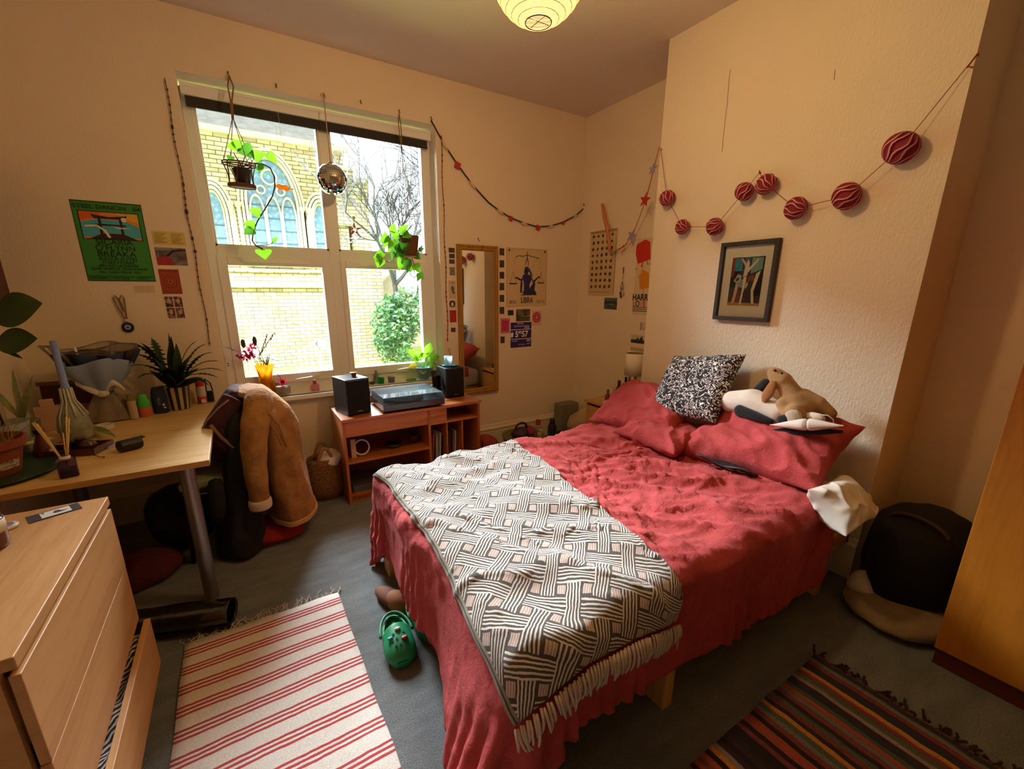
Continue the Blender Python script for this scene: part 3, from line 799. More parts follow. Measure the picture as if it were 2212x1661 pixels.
wp = thing('wooden_pot', 'tiny turned wooden pot on top of the left speaker', 'pot', (.645, 3.0, cz+.246))
m = MB(); m.lathe([(0,0),(.014,0),(.019,.022),(.017,.022),(.013,.004),(0,.004)], (.645, 3.0, cz+.246), 20); m.build('bowl', plain('turned_wood', '#8a5a2c', .5), wp, smooth=True)
m = MB(); m.lathe([(0,.022),(.026,.024),(.026,.027),(0,.03)], (.645, 3.0, cz+.246), 20); m.build('lid', plain('pale_turned_wood', '#c9a56c', .5), wp, smooth=True)
m = MB(); m.lathe([(0,0),(.045,0),(.062,.006),(.062,.009),(.043,.004),(0,.004)], (1.405, 3.10, cz+.238), 28); tag(m.build('saucer', plain('teal_glaze', '#3aa6b4', .25), smooth=True), 'teal saucer on top of the right speaker', 'saucer')
gl = thing('glass_tumbler', 'frosted glass tumbler on the teal saucer over the right speaker', 'glass', (1.395, 3.10, cz+.246))
m = MB(); m.lathe([(0,0),(.030,0),(.034,.07),(.0315,.07),(.028,.004),(0,.004)], (1.395, 3.10, cz+.246), 28); m.build('tumbler', glassy('frosted_glass', '#e4f0f2', .9, .25, .6), gl, smooth=True)
# ---- record player
tt_ = thing('record_player', 'black record player with a clear dust cover between the speakers', 'record player', (1.01, 3.0, cz)); rz = -.02
M = MT(1.005, 2.985, cz, rz); W2, D2 = .2225, .178
m = MB(); m.box((-W2, -D2, .016), (W2, D2, .062), 0, M); m.build('plinth', plain('black_lacquer', '#121214', .25, coat=.5), tt_, bevel=.004)
for sx in (-1, 1):
    for sy in (-1, 1): m = MB(); m.lathe([(0,0),(.02,0),(.02,.018),(0,.018)], (M @ Vector((sx*.18, sy*.14, 0.001))), 14); m.build('foot', MC['black_plastic'], tt_, smooth=True)
m = MB(); m.lathe([(0,.0),(.150,.0),(.152,.012),(.15,.018),(0,.018)], M @ Vector((-.035, 0, .063)), 40); m.build('platter', plain('platter_metal', '#9aa0a4', .3, .8), tt_, smooth=True, ang=.5)
m = MB(); m.lathe([(0,.0),(.149,.0),(.149,.002),(0,.003)], M @ Vector((-.035, 0, .082)), 40); m.build('slipmat', plain('grey_felt', '#5d6468', .9), tt_)
m = MB(); m.tube([M @ Vector(q) for q in ((.18, .11, .09), (.185, -.02, .092), (.13, -.10, .088))], .004, 8); m.lathe([(0,0),(.022,0),(.022,.03),(0,.03)], M @ Vector((.18, .11, .063)), 16); m.build('tonearm', plain('silver_metal', '#c9ccce', .25, .9), tt_, smooth=True)
cvm = MB(); z0, z1 = .064, .106; i_ = .022
vs = [(-W2, -D2, z0), (W2, -D2, z0), (W2, D2, z0), (-W2, D2, z0), (-W2+i_*.4, -D2+i_, z1), (W2-i_*.4, -D2+i_, z1), (W2-i_*.4, D2, z1), (-W2+i_*.4, D2, z1)]
cvm.add([M @ Vector(q) for q in vs], [(4,5,6,7), (0,1,5,4), (1,2,6,5), (2,3,7,6), (3,0,4,7)])
cvm.build('dust_cover', glassy('clear_acrylic', '#dfeaf0', .25, .05, .5), tt_, solid=.003)
# small black phone on a stand between player and right speaker
ps = thing('phone_stand', 'black phone propped on a small black stand beside the right speaker', 'phone stand', (1.285, 3.1, cz))
m = MB(); m.box((1.255, 3.05, cz+.001), (1.335, 3.15, cz+.012)); m.box((1.283, 3.105, cz+.012), (1.297, 3.12, cz+.09)); m.build('stand', MC['black_plastic'], ps, bevel=.003)
m = MB(); m.box((-.036, -.004, 0), (.036, .004, .085), 0, MT(1.288, 3.09, cz+.085, .0) @ Matrix.Rotation(-.2, 4, 'X')); m.build('phone', plain('black_glass', '#0b0d10', .12), ps, bevel=.004)
m = MB(); m.box((1.24, 3.14, cz+.001), (1.33, 3.19, cz+.085)); tag(m.build('power_box', plain('dark_box', '#241f20', .6)), 'small dark box behind the phone stand on the cabinet', 'box')
# leaning stick by the mirror
m = MB(); m.box((1.502, 3.20, cz+.001), (1.514, 3.212, cz+.36), 0, Matrix.Translation((1.508, 3.2, cz)) @ Matrix.Rotation(-.10, 4, 'Y') @ Matrix.Rotation(-.12, 4, 'X') @ Matrix.Translation((-1.508, -3.2, -cz)))
tag(m.build('wooden_stick', plain('pale_wood_stick', '#d69c6a', .6)), 'pale wooden stick leaning between the right speaker and the mirror', 'stick')
# ---- mirror
ym = 3.30; a = at(988, 526.5, 1, ym); b_ = at(1078.5, 842.5, 1, ym); x0, x1, z1, z0 = a.x, at(1077, 700, 1, ym).x, a.z, b_.z
mir = thing('mirror', 'tall narrow gilt wood framed mirror on the window wall', 'mirror', ((x0+x1)/2, ym, z0))
M_GILT = wood('gilt_wood', '#a8792f', '#7c5518', 2, 9, .4); fw = .045
m = MB()
prof = [(0, .028), (0, 0), (.012, -.003), (.022, .004), (.034, .002), (.045, .012), (.045, .028)]
cs = [(x0, z0, 1, 1), (x1, z0, -1, 1), (x1, z1, -1, -1), (x0, z1, 1, -1)]
L = [[(cx_+sx*d, ym+y, cz_+sz*d) for d, y in prof] for cx_, cz_, sx, sz in cs]; k = len(prof)
m.add(sum(L, []), [(i*k+j, i*k+j+1, ((i+1) % 4)*k+j+1, ((i+1) % 4)*k+j) for i in range(4) for j in range(k-1)])
m.build('frame', M_GILT, mir)
m = MB(); m.box((x0+fw-.003, ym+.012, z0+fw-.003), (x1-fw+.003, ym+.02, z1-fw+.003)); m.build('glass', plain('mirror_silver', '#f2f6f2', .02, 1.), mir)
# ---- basket with cloth
def wicker(name, c1, c2, sc=70):
    t = NT(name); w = t.node('ShaderNodeTexWave', wave_type='BANDS', bands_direction='Z'); t.l.new(t.mapping((1, 1, 1)), w.inputs['Vector']); w.inputs['Scale'].default_value = sc; w.inputs['Distortion'].default_value = 6; w.inputs['Detail'].default_value = 3; w.inputs['Detail Scale'].default_value = 3
    n = t.noise(t.tc(), 120, 4); f = t.math('ADD', t.math('MULTIPLY', w.outputs[1], .6), t.math('MULTIPLY', n, .4))
    t.base(t.ramp(f, [(.25, S(c2)), (.6, S(c1))])); t.set(Roughness=.8); t.bump(f, .8, .01); return t.m
M_WICK = wicker('seagrass_weave', '#a5783f', '#5e3d1a', 26)
bk = at(712, 1072, 2, 0); bX, bY = .405, 3.06
bsk = thing('basket', 'round seagrass basket holding a white cloth between coat chair and cabinet', 'basket', (bX, bY, 0))
m = MB(); m.lathe([(0,.003),(.10,.003),(.125,.05),(.13,.14),(.118,.27),(.112,.30),(.104,.30),(.11,.26),(.12,.14),(.11,.03),(0,.02)], (bX, bY, 0), 32, sx=1, sy=.8); m.build('body', M_WICK, bsk, smooth=True)
for s_, yy in ((-1, -.075), (1, .075)):
    m = MB(); m.tube([(bX-.055+.11*i/12, bY+yy+.02*s_*0, .27+.115*math.sin(math.pi*i/12)) for i in range(13)], .011, 8); m.build('handle', plain('rope_handle', '#9c7448', .85, bump=.5, bscale=90), bsk, smooth=True)
def blob(name, c, r, sc, mat, label, cat, amp=.25, freq=9, seed=0, group=None, n=20, fl=None):
    m = MB(); m.ball((0, 0, 0), r, n, 0, sc); vs = []
    for v in m.v:
        v = Vector(v); k = 1+amp*N3(v+Vector(c), freq, seed)+amp*.5*N3(v+Vector(c), freq*2.3, seed+3); q = v*k+Vector(c)
        if fl is not None and q.z < fl: q.z = fl
        vs.append(tuple(q))
    m.v = vs; return tag(m.build(name, mat, smooth=True, sub=1), label, cat, group)
M_COTTON = plain('white_cotton', '#e9e4e6', .9, bump=.5, bscale=30)
blob('cloth', (bX+.035, bY-.02, .285), .075, (1, 1, .8), M_COTTON, 'crumpled white cloth in the seagrass basket', 'cloth', .35, 12)
# ---- chest of drawers
M_BIRCH = wood('birch_laminate', '#c99a63', '#b3814a', 1, 6, .45, 10, .2); M_BIRCHX = wood('birch_edge', '#d8b27c', '#bb8a52', 1, 5, .5)
zt = .755; a = at(233.6, 1072, 2, zt); fxx, yb = a.x, a.y; chx0 = -.975; yn = 1.045
d1 = at(235.5, 1099.7, 0, fxx+.012)
ch = thing('chest_of_drawers', 'birch chest with three drawer fronts, the lowest pulled open', 'chest of drawers', (-.72, 1.43, 0))
m = MB(); m.box((chx0, yn, zt-.028), (fxx, yb, zt)); m.build('top', M_BIRCH, ch, bevel=.002)
m = MB(); m.box((chx0, yn+.006, 0), (fxx-.03, yn+.024, zt-.028)); m.box((chx0, yb-.024, 0), (fxx-.03, yb-.006, zt-.028)); m.box((chx0, yn+.02, 0), (chx0+.01, yb-.02, zt-.03)); m.box((chx0, yn+.02, .0), (fxx-.05, yb-.02, .05)); m.build('carcass', M_BIRCH, ch)
zt1_ = zt-.043; fr_ = [fxx, fxx-.001, fxx+.028]; dz_ = [(.489, .712), (.274, .486), (.062, .261)]
for i in range(3):
    z0, z1 = dz_[i]; xo = fr_[i]
    m = MB(); m.box((xo-.018, yn+.004, z0), (xo, yb-.004, z1)); d_ = m.build('drawer', M_BIRCH, ch, bevel=.0015)
    m = MB(); m.box((xo-.40, yn+.04, z0+.02), (xo-.018, yn+.052, z1-.03)); m.box((xo-.40, yb-.052, z0+.02), (xo-.018, yb-.04, z1-.03)); m.box((xo-.40, yn+.04, z0+.02), (xo-.018, yb-.04, z0+.03)); q = m.build('drawer_box', M_BIRCHX); q.parent = d_; 
z1 = .261
m = MB(); P = []
for i in range(20):
    P.append([(fr_[2]-.02-.09*j/6, 1.2+i*.028, z1-.035+.03*N3((i*.3, j*.4, 0), 1.)) for j in range(7)])
m.grid(P); tk = NT('zebra_knit'); wv = tk.node('ShaderNodeTexWave'); tk.l.new(tk.mapping((1, 1, 1), (0, 0, .6)), wv.inputs['Vector']); wv.inputs['Scale'].default_value = 22; wv.inputs['Distortion'].default_value = 5; tk.base(tk.ramp(wv.outputs[1], [(.45, S('#2a1d1c')), (.55, S('#d8c6bd'))], 'CONSTANT')); tk.set(Roughness=.9)
tag(m.build('jumper', tk.m, smooth=True, solid=.01), 'striped knitted garment inside the open bottom drawer', 'garment')
# things on the chest
p = at(118, 1108, 2, zt); q0, q1 = at(75, 1122, 2, zt), at(165, 1096, 2, zt); ang = math.atan2(q1.y-q0.y, q1.x-q0.x)
cd = thing('photo_card', 'black card with a black and white picture lying on the birch chest', 'card', (p.x, p.y, zt))
M = MT(p.x, p.y, zt+.0005, ang); m = MB(); m.box((-.058, -.03, 0), (.058, .03, .0015), 0, M); m.build('backing', plain('charcoal_card', '#2f2b2c', .7), cd)
m = MB(); m.box((-.03, -.023, .0016), (.036, .023, .0022), 0, M); m.build('print', plain('white_print', '#e6e8e8', .4), cd)
m = MB(); m.prism([(-.004,.0),(.002,.012),(.012,.012),(.014,.002),(.03,-.004),(.014,-.010),(.0,-.008)], .0005, M @ Matrix.Translation((0, 0, .0022))); m.prism([(-.028,.016),(-.02,.02),(-.022,.008)], .0005, M @ Matrix.Translation((0, 0, .0022))); m.build('picture', plain('ink_grey', '#3a3d42', .6), cd)
p = at(22, 1139, 2, zt); m = MB(); m.lathe([(0,0),(.030,0),(.032,.004),(.028,.008),(0,.008)], (p.x-.012, p.y, zt+.001), 28); ld = tag(m.build('round_tin', plain('cream_tin', '#cfc7bb', .35), smooth=True), 'round pale tin lid on the birch chest', 'lid')
m = MB(); m.lathe([(0,.0082),(.021,.0082),(.021,.0088),(0,.0088)], (p.x-.012, p.y, zt+.001), 24); m.build('disc', plain('mauve_print', '#8a7a84', .5), ld)
p = at(-22, 1185, 2, zt); cn = thing('jar', 'dark red glass candle jar at the left edge on the birch chest', 'jar', (p.x, p.y, zt))
m = MB(); m.lathe([(0,0),(.036,0),(.04,.01),(.04,.075),(.036,.085),(.033,.08),(.036,.07),(.036,.012),(0,.01)], (p.x, p.y, zt+.001), 24); m.build('body', plain('dark_red_glass', '#5d201c', .2, coat=.5), cn, smooth=True)
m = MB(); m.lathe([(.0405,.045),(.0412,.045),(.0412,.078),(.0405,.078)], (p.x, p.y, zt+.001), 24); m.build('label', plain('cream_label', '#d9cdb8', .7), cn, smooth=True)
# ---- desk
M_OAK = wood('pale_oak_laminate', '#dcb879', '#b98f52', 0, 6, .4, 9, .3); M_OAKE = wood('oak_edge_band', '#b98744', '#9a6a30', 0, 6, .5)
zd = .733; dx0, dx1, dy0, dy1 = -.965, -.169, 2.088, 3.292
dk = thing('desk', 'pale oak desk on round steel legs by the window wall', 'desk', (-.57, 2.7, 0))
m = MB(); m.box((dx0, dy0, zd-.025), (dx1, dy1, zd)); m.build('desk_top', M_OAK, dk, bevel=.002)
m = MB(); m.box((dx0, dy0-.001, zd-.025), (dx1, dy0+.001, zd-.001)); m.build('edge_band', M_OAKE, dk)
M_STEEL = plain('brushed_steel', '#8f8a85', .38, .75)
for lx, ly in ((-.265, dy0+.13), (-.265, dy1-.12), (dx0+.09, dy0+.13), (dx0+.09, dy1-.12)):
    m = MB(); m.cyl((lx, ly, .012), (lx, ly, zd-.025), .03, 24); m.lathe([(0,0),(.026,0),(.026,.012),(0,.012)], (lx, ly, 0), 20); m.build('leg', M_STEEL, dk, smooth=True, ang=.6)
# ---- wardrobe
M_ORW = wood('orange_veneer', '#b5701c', '#98560f', 2, 3.5, .42, 8, .3); M_ORP = plain('dark_plinth', '#5a230f', .6)
wd_ = thing('wardrobe', 'orange veneered wardrobe standing in the right-hand alcove', 'wardrobe', (2.53, -.2, 0)); wx = 2.160
m = MB(); m.box((wx+.02, -.86, .07), (XA-.012, .292, 1.95)); m.build('carcass', M_ORW, wd_, bevel=.002)
for y0, y1 in ((-.285, .290), (-.858, -.289)):
    m = MB(); m.box((wx, y0, .075), (wx+.019, y1, 1.948)); d_ = m.build('door', M_ORW, wd_, bevel=.002)
    hy = y0+.04 if y0 > -.5 else y1-.04
    m = MB(); m.ball((wx-.014, hy, 1.0), .014, 14); m.cyl((wx-.008, hy, 1.0), (wx, hy, 1.0), .006); q = m.build('knob', plain('brass', '#a7812f', .3, .9), smooth=True); q.parent = d_
m = MB(); m.box((wx+.012, -.85, 0), (XA-.03, .285, .07)); m.build('plinth', M_ORP, wd_)
# ---- rugs
def rug1mat():
    t = NT('red_striped_cotton'); s_ = t.node('ShaderNodeSeparateXYZ'); t.l.new(t.tc(), s_.inputs[0])
    n = t.noise(t.tc(), 30, 3); y = t.math('ADD', s_.outputs[1], t.math('MULTIPLY', t.math('SUBTRACT', n, .5), .006))
    f = t.math('FRACT', t.math('DIVIDE', t.math('SUBTRACT', 1.893, y), .0985))
    st = None
    for a_, b2 in ((.02, .115), (.20, .295), (.38, .475)):
        g = t.math('MULTIPLY', t.math('GREATER_THAN', f, a_), t.math('LESS_THAN', f, b2)); st = g if st is None else t.math('MAXIMUM', st, g)
    w = t.ramp(t.noise(t.tc(), 260, 3, .7), [(.3, S('#cfc6bd')), (.6, S('#efe8e1'))])
    t.base(t.mix(st, w, S('#b8474b'))); t.set(Roughness=.95); wv = t.node('ShaderNodeTexWave', bands_direction='Y'); t.l.new(t.tc(), wv.inputs['Vector']); wv.inputs['Scale'].default_value = 95
    t.bump(t.math('ADD', wv.outputs[1], t.noise(t.tc(), 180, 3)), .5, .004); return t.m
rg1 = thing('striped_rug', 'white cotton rug with red stripes and a knotted fringe', 'rug', (-.05, 1.3, 0))
m = MB(); P = []
for i in range(34):
    y = 1.93-.06*i*1.0; row = []
    for j in range(19):
        x = -.352+.602*j/18+.004*N3((0, y, 0), 5); row.append((x, y+.004*math.sin(j*.9), .009+.004*N3((x, y, 2), 5)))
    P.append(row)
m.grid(P); m.build('weave', rug1mat(), rg1, smooth=True, solid=.008)
m = MB(); rng = random.Random(3)
for i in range(64):
    x = -.35+.6*i/63; a_ = rng.uniform(-.9, .9); L_ = rng.uniform(.03, .075); pts = [(x, 1.93, .010)]
    for q in range(1, 6): pts.append((x+L_*math.sin(a_)*q/5+rng.uniform(-.006, .006), 1.93+L_*math.cos(a_)*q/5, .006+rng.uniform(0, .006)))
    m.tube(pts, .0016, 5)
m.build('fringe', plain('undyed_cotton', '#c8b89f', .95), rg1, smooth=True)
def rug2mat():
    t = NT('rag_rug_stripes'); s_ = t.node('ShaderNodeSeparateXYZ'); t.l.new(t.tc(), s_.inputs[0])
    n = t.noise(t.mapping((1, 1, 1)), 9, 3); x = t.math('ADD', s_.outputs[0], t.math('MULTIPLY', t.math('SUBTRACT', n, .5), .016))
    wn = t.node('ShaderNodeTexWhiteNoise', noise_dimensions='1D'); t.l.new(t.math('FLOOR', t.math('MULTIPLY', x, 52)), wn.inputs['W'])
    c = t.ramp(wn.outputs[0], [(0, S('#241a22')), (.12, S('#6f6b66')), (.22, S('#3a2438')), (.34, S('#a14a3c')), (.44, S('#26323a')), (.54, S('#c2803c')), (.62, S('#4f5a48')), (.72, S('#7b3b40')), (.82, S('#8c7f78')), (.92, S('#2b2430'))], 'CONSTANT')
    t.base(t.mix(.35, c, t.ramp(t.noise(t.tc(), 160, 3, .7), [(.3, (.05, .05, .05, 1)), (.7, (.9, .9, .9, 1))]), 'OVERLAY')); t.set(Roughness=.95)
    wv = t.node('ShaderNodeTexWave'); t.l.new(t.tc(), wv.inputs['Vector']); wv.inputs['Scale'].default_value = 14; t.bump(t.math('ADD', wv.outputs[1], t.noise(t.tc(), 120, 3)), .7, .008); return t.m
rg2 = thing('rag_rug', 'dark multicoloured rag rug with orange stripes beside the wardrobe', 'rug', (1.3, .2, 0))
m = MB(); P = []
for i in range(40):
    x = 1.80-i*.03; row = []
    for j in range(24): y = .54-.05*j+.008*N3((x*8, 0, 0), 1.); row.append((x, y, .013+.005*N3((x, y, 7), 14)))
    P.append(row)
m.grid(P); m.build('weave', rug2mat(), rg2, smooth=True, solid=.012)
m = MB(); rng = random.Random(6)
for i in range(90):
    y = .54-1.12*i/89; L_ = rng.uniform(.03, .07); a_ = rng.uniform(-.7, .7)
    m.tube([(1.79+L_*q/4*math.cos(a_), y+L_*q/4*math.sin(a_)+rng.uniform(-.004, .004), .012+rng.uniform(-.004, .008)) for q in range(5)], .0045, 5)
m.build('fringe', plain('dark_rag_fringe', '#2a2026', .95), rg2, smooth=True)
# ------------------------------------------------------------------ flat things on the walls
def flat(name, label, cat, M, w, h, base, polys=(), texts=(), group=None, t=.0014, rough=.6, edge=None):
    """paper of size w x h, origin at its centre; polys = (points in 0..1 units, colour); texts = (string, u, v, height, colour[, stretch])"""
    o = thing(name, label, cat, M.translation, group) if texts else None
    mats = [base if not isinstance(base, str) else plain('paper_'+base, base, rough)]; m = MB(); m.box((-w/2, -h/2, 0.0004), (w/2, h/2, t), 0, M)
    for i, (pts, c) in enumerate(polys):
        q = c if not isinstance(c, str) else plain('ink_'+c, c, rough)
        if q not in mats: mats.append(q)
        m.prism([((u-.5)*w, (v-.5)*h) for u, v in pts], .0002, M @ Matrix.Translation((0, 0, t+.0003*(i//3+1)-.0002+.00002*i)), mats.index(q))
    zt = t+.0003*(len(polys)//3+2)
    b = m.build('paper' if o else name, mats if len(mats) > 1 else mats[0], o)
    if not o: return tag(b, label, cat, group)
    for q in texts:
        s_, u, v, hh, c = q[:5]; sx = q[5] if len(q) > 5 else 1.
        write(s_, M @ Matrix.Translation(((u-.5)*w, (v-.5)*h, zt)), hh, plain('ink_'+c, c, .6), o, sx=sx, bold=q[6] if len(q) > 6 else 0.)
    return o
def R4(u0, v0, u1, v1): return [(u0, v0), (u1, v0), (u1, v1), (u0, v1)]
def circ(u, v, ru, rv, n=24): return [(u+ru*math.cos(2*math.pi*i/n), v+rv*math.sin(2*math.pi*i/n)) for i in range(n)]
def photo(name, cols, scale=22, seed=0.):
    if name in MC: return MC[name]
    t = NT(name); n = t.noise(t.mapping((1, 1, 1), (0, 0, 0), (seed, seed*2, seed)), scale, 4, .6, .4); k = len(cols)
    t.base(t.ramp(n, [(.30+.4*i/(k-1), S(c)) for i, c in enumerate(cols)])); t.set(Roughness=.35); MC[name] = t.m; return t.m
def wallrect(x0, y0, x1, y1, y=WY):
    a, b = at(x0, y0, 1, y), at(x1, y1, 1, y); return MW((a.x+b.x)/2, (a.z+b.z)/2, y), abs(b.x-a.x), abs(a.z-b.z)
G = '#4f9a3f'; K_ = '#16201a'
M, w, h = MW(-.509, 1.680), .298, .417
flat('gig_poster', 'green music night poster with a painted gate and black lettering left of the window', 'poster', M, w, h, '#3f8a3a', [
    (R4(.0, .0, 1, 1), '#3c8a38'), (R4(.0, .985, 1, 1), '#1f3d1d'), (R4(.0, .0, .012, 1), '#1f3d1d'), (R4(.988, .0, 1, 1), '#1f3d1d'), (R4(0, 0, 1, .012), '#1f3d1d'),
    (R4(.07, .53, .93, .88), '#14202a'), (R4(.085, .54, .915, .87), '#e08a3c'), ([(.085, .87), (.4, .87), (.3, .80), (.085, .76)], '#d9642f'), ([(.915, .87), (.6, .87), (.7, .80), (.915, .76)], '#e0b040'),
    ([(.085, .74), (.3, .78), (.7, .78), (.915, .70), (.915, .56), (.085, .56)], '#4fb0c4'), ([(.24, .84), (.5, .815), (.76, .84), (.72, .79), (.28, .79)], '#2a1b22'),
    (R4(.33, .60, .37, .80), '#2a1b22'), (R4(.63, .60, .67, .80), '#2a1b22'), (R4(.28, .705, .72, .725), '#2a1b22'), ([(.17, .54), (.36, .61), (.66, .61), (.85, .54)], '#3a2420'),
    (circ(.70, .79, .04, .029), '#e9e2d2'), ([(.12, .70), (.3, .715), (.42, .65), (.47, .56), (.43, .555), (.38, .64), (.29, .695), (.14, .68)], '#e6dccb'), ([(.5, .71), (.6, .69), (.8, .685), (.6, .672)], '#e6dccb'),
    (R4(.02, .062, .98, .068), K_), (R4(.32, .015, .325, .065), K_), (R4(.64, .015, .645, .065), K_)],
    [('STEEL DANCIN   04', .5, .93, .030, K_, 1.1), ('SICARIA', .5, .50, .040, K_, 1.1), ("O'FLYNN", .5, .425, .040, K_, 1.05), ('BREAKA', .5, .35, .040, K_, 1.15), ('AZIZA (LIVE)', .5, .29, .026, K_, 1.15),
     ('FORTYTHREE', .5, .24, .020, K_, 1.15), ('BRUCE LA DANSE', .5, .20, .018, K_, 1.2), ('CLUB TROPICO  ADAM RASHID', .5, .16, .0165, K_, 1.05), ('SAL  DOM VELLA  TILS', .5, .115, .0165, K_, 1.1), ('FOUNDRY', .17, .037, .016, K_), ('17TH JUNE', .48, .037, .016, K_), ('DISTRICT', .82, .037, .014, K_)])
M, w, h = wallrect(326, 498, 403, 531)
flat('note', 'yellow paper note with handwriting beside the green poster', 'note', M, w, h, '#d9c56a', [(R4(.06+.5*(i % 2), .82-.11*(i//2), .42+.5*(i % 2)-.06*(i//2 % 3), .85-.11*(i//2)), '#574a22') for i in range(14)])
M, w, h = wallrect(333, 534, 407, 574)
flat('photo_print', 'red and grey photograph of an old car pinned under the yellow note', 'photograph', M, w, h, photo('car_photo', ['#3b2c30', '#6d5c5c', '#a8a29c'], 14), [([(0, 0), (.55, 0), (.45, .38), (.3, .5), (0, .42)], '#a52a34'), ([(.3, .5), (.55, .88), (1, .95), (1, .85), (.6, .78), (.42, .5)], '#2c2024'), (R4(.05, .85, .5, .98), '#8f8a86')])
M, w, h = wallrect(341, 581, 395, 635)
flat('art_card', 'brick red card with a round mandala pattern below the car photograph', 'card', M, w, h, '#9c4426', [(circ(.5, .5, .34, .25, 30), '#7e2f1a'), (circ(.5, .5, .29, .21, 30), '#a64c2c'), (circ(.5, .5, .2, .15, 20), '#7e2f1a'), (circ(.5, .5, .15, .11, 20), '#b25a36'), (circ(.5, .5, .07, .05, 12), '#7e2f1a'), (R4(.05, .9, .95, .93), '#7e2f1a'), (R4(.05, .07, .95, .1), '#7e2f1a')])
M, w, h = wallrect(352, 639, 403, 693)
flat('photo_strip', 'photo booth sheet of four small brown portraits under the brick red card', 'photograph', M, w, h, '#e2d6c8', sum([[(R4(.05+.48*i, .12+.44*j, .48+.48*i, .53+.44*j), photo('booth_%d%d' % (i, j), ['#2b1518', '#5d3230', '#d9b9a0'], 60, i+2*j)), (circ(.27+.48*i, .36+.44*j, .1, .1, 14), '#c9a088')] for i in (0, 1) for j in (0, 1)], []))
M, w, h = wallrect(288, 617, 336, 633)
flat('note', 'faint white scrap of paper below the green poster', 'note', M, w, h, '#d5c4ab', [(R4(.1, .3+.25*i, .8, .33+.25*i), '#b3a288') for i in range(3)])
# evil eye charm
e = at(276, 707, 1, WY-.012); et = at(262, 637, 1, WY-.01)
ey = thing('evil_eye_charm', 'round blue glass eye charm hanging on a brown cord under the green poster', 'charm', (e.x, WY-.012, e.z))
m = MB()
for sx in (-1, 1): m.tube([(e.x+.004*sx, WY-.012, e.z+.045), (e.x-.008+.016*sx, WY-.011, e.z+.11), (e.x-.012+.024*sx, WY-.01, e.z+.165), (e.x-.012+.016*sx, WY-.009, e.z+.182), (e.x-.012+.002*sx, WY-.01, e.z+.160), (e.x-.002, WY-.012, e.z+.09)], .003, 6)
m.build('cord', plain('brown_cord', '#7c5a2c', .9), ey, smooth=True)
m = MB(); m.ball((e.x, WY-.012, e.z+.040), .009, 10); m.build('bead', plain('white_bead', '#dcd8d4', .3), ey, smooth=True)
Rx = Matrix.Rotation(math.pi/2, 3, 'X')
for nm, r, d, c in (('disc', .029, .008, '#1c2450'), ('iris', .017, .0095, '#b7c3d6'), ('pupil', .0085, .0105, '#16203a')):
    m = MB(); m.lathe([(0,0),(r,0),(r,d*.6),(r*.7,d),(0,d)], (e.x, WY-.004, e.z), 24, 0, Rx); m.build(nm, plain('glass_'+c, c, .15), ey, smooth=True, ang=.6)
# dark frame seen edge-on on the left wall
m = MB(); m.box((-.985, 2.55, 1.36), (-.962, 3.29, 2.05)); fl = m.build('picture_frame', plain('dark_mahogany', '#4a1f14', .4), bevel=.003); tag(fl, 'dark mahogany frame hung on the left wall, only its edge showing', 'frame')

# prints round the mirror
tiny = [(968, 531, 984, 543, '#c9b79f', 'blank cream slip at the top of the column left of the mirror'), ]
GL = 'small prints in a column left of the mirror'
def small(px, label, cols, name='photo_print', cat='photograph', seed=0., polys=(), group=None, border='#d8c6ae', bw=.0):
    M, w, h = wallrect(*px); mt = photo('snap_%d_%d' % (px[0], px[1]), cols, 70, seed) if len(cols) > 1 else cols[0]
    return flat(name, label, cat, M, w, h, mt, polys, (), group)
small((969, 535, 982, 546), 'tiny dark snapshot, topmost of the three stacked left of the mirror', ['#2d2024', '#5d4a48'], group=GL)
small((970, 548, 982, 558), 'tiny dark snapshot, middle of the three stacked left of the mirror', ['#241d20', '#57514c'], group=GL, seed=1)
small((970, 560, 982, 570), 'tiny dark snapshot, lowest of the three stacked left of the mirror', ['#2d2426', '#6b5e5a'], group=GL, seed=2)
small((971, 577, 983, 595), 'small black and white print under the three stacked snapshots', ['#17161a', '#b8a894'], group=GL, seed=3)
M, w, h = wallrect(969, 606, 985, 645)
flat('drawing', 'pale paper with a faint grey sketch left of the mirror', 'drawing', M, w, h, '#cdb79c', [([(.3, .6), (.5, .72), (.8, .6), (.7, .45), (.9, .3), (.6, .25), (.4, .4)], '#6b5a50'), (R4(.3, .86, .8, .9), '#8a765f')], (), GL)
M, w, h = wallrect(970, 649, 984, 664)
flat('badge_print', 'round dark print with a white portrait left of the mirror', 'print', M, w, h, '#cbb297', [(circ(.5, .5, .48, .48), '#3a2a2c'), (circ(.5, .45, .2, .3), '#d9ccbc')], (), GL)
small((971, 670, 986, 696), 'bright red small card left of the mirror', ['#c22a22', '#9c1d1c'], 'card', 'card', 4., group=GL)
small((974, 708, 984, 717), 'tiny dark violet print, lowest left of the mirror', ['#2b2136', '#5b4a60'], seed=5., group=GL)
GRm = 'small portrait snapshots in a column right of the mirror'
for i, (y0, y1) in enumerate(((536, 552), (562, 578), (587, 602), (611, 627), (637, 652), (663, 678))):
    small((1079, y0, 1089, y1), ['topmost', 'second', 'third', 'fourth', 'fifth', 'sixth'][i]+' tiny dark snapshot down the column between mirror and tapestry', ['#1c171c', '#3c3440', '#77675c'], seed=6.+i, group=GRm)
M, w, h = wallrect(1081, 688, 1101, 719)
flat('card', 'pink card with dark red scribbles right of the mirror', 'card', M, w, h, '#d0708a', [(R4(.12, .12, .88, .9), '#c23c62')]+[([(.2, .2+.13*i), (.8, .24+.13*i), (.8, .28+.13*i), (.25, .25+.13*i)], '#9c2044') for i in range(5)])
small((1081, 727, 1090, 741), 'small dark snapshot below the pink card', ['#2b241c', '#5c4c34'], seed=14.)
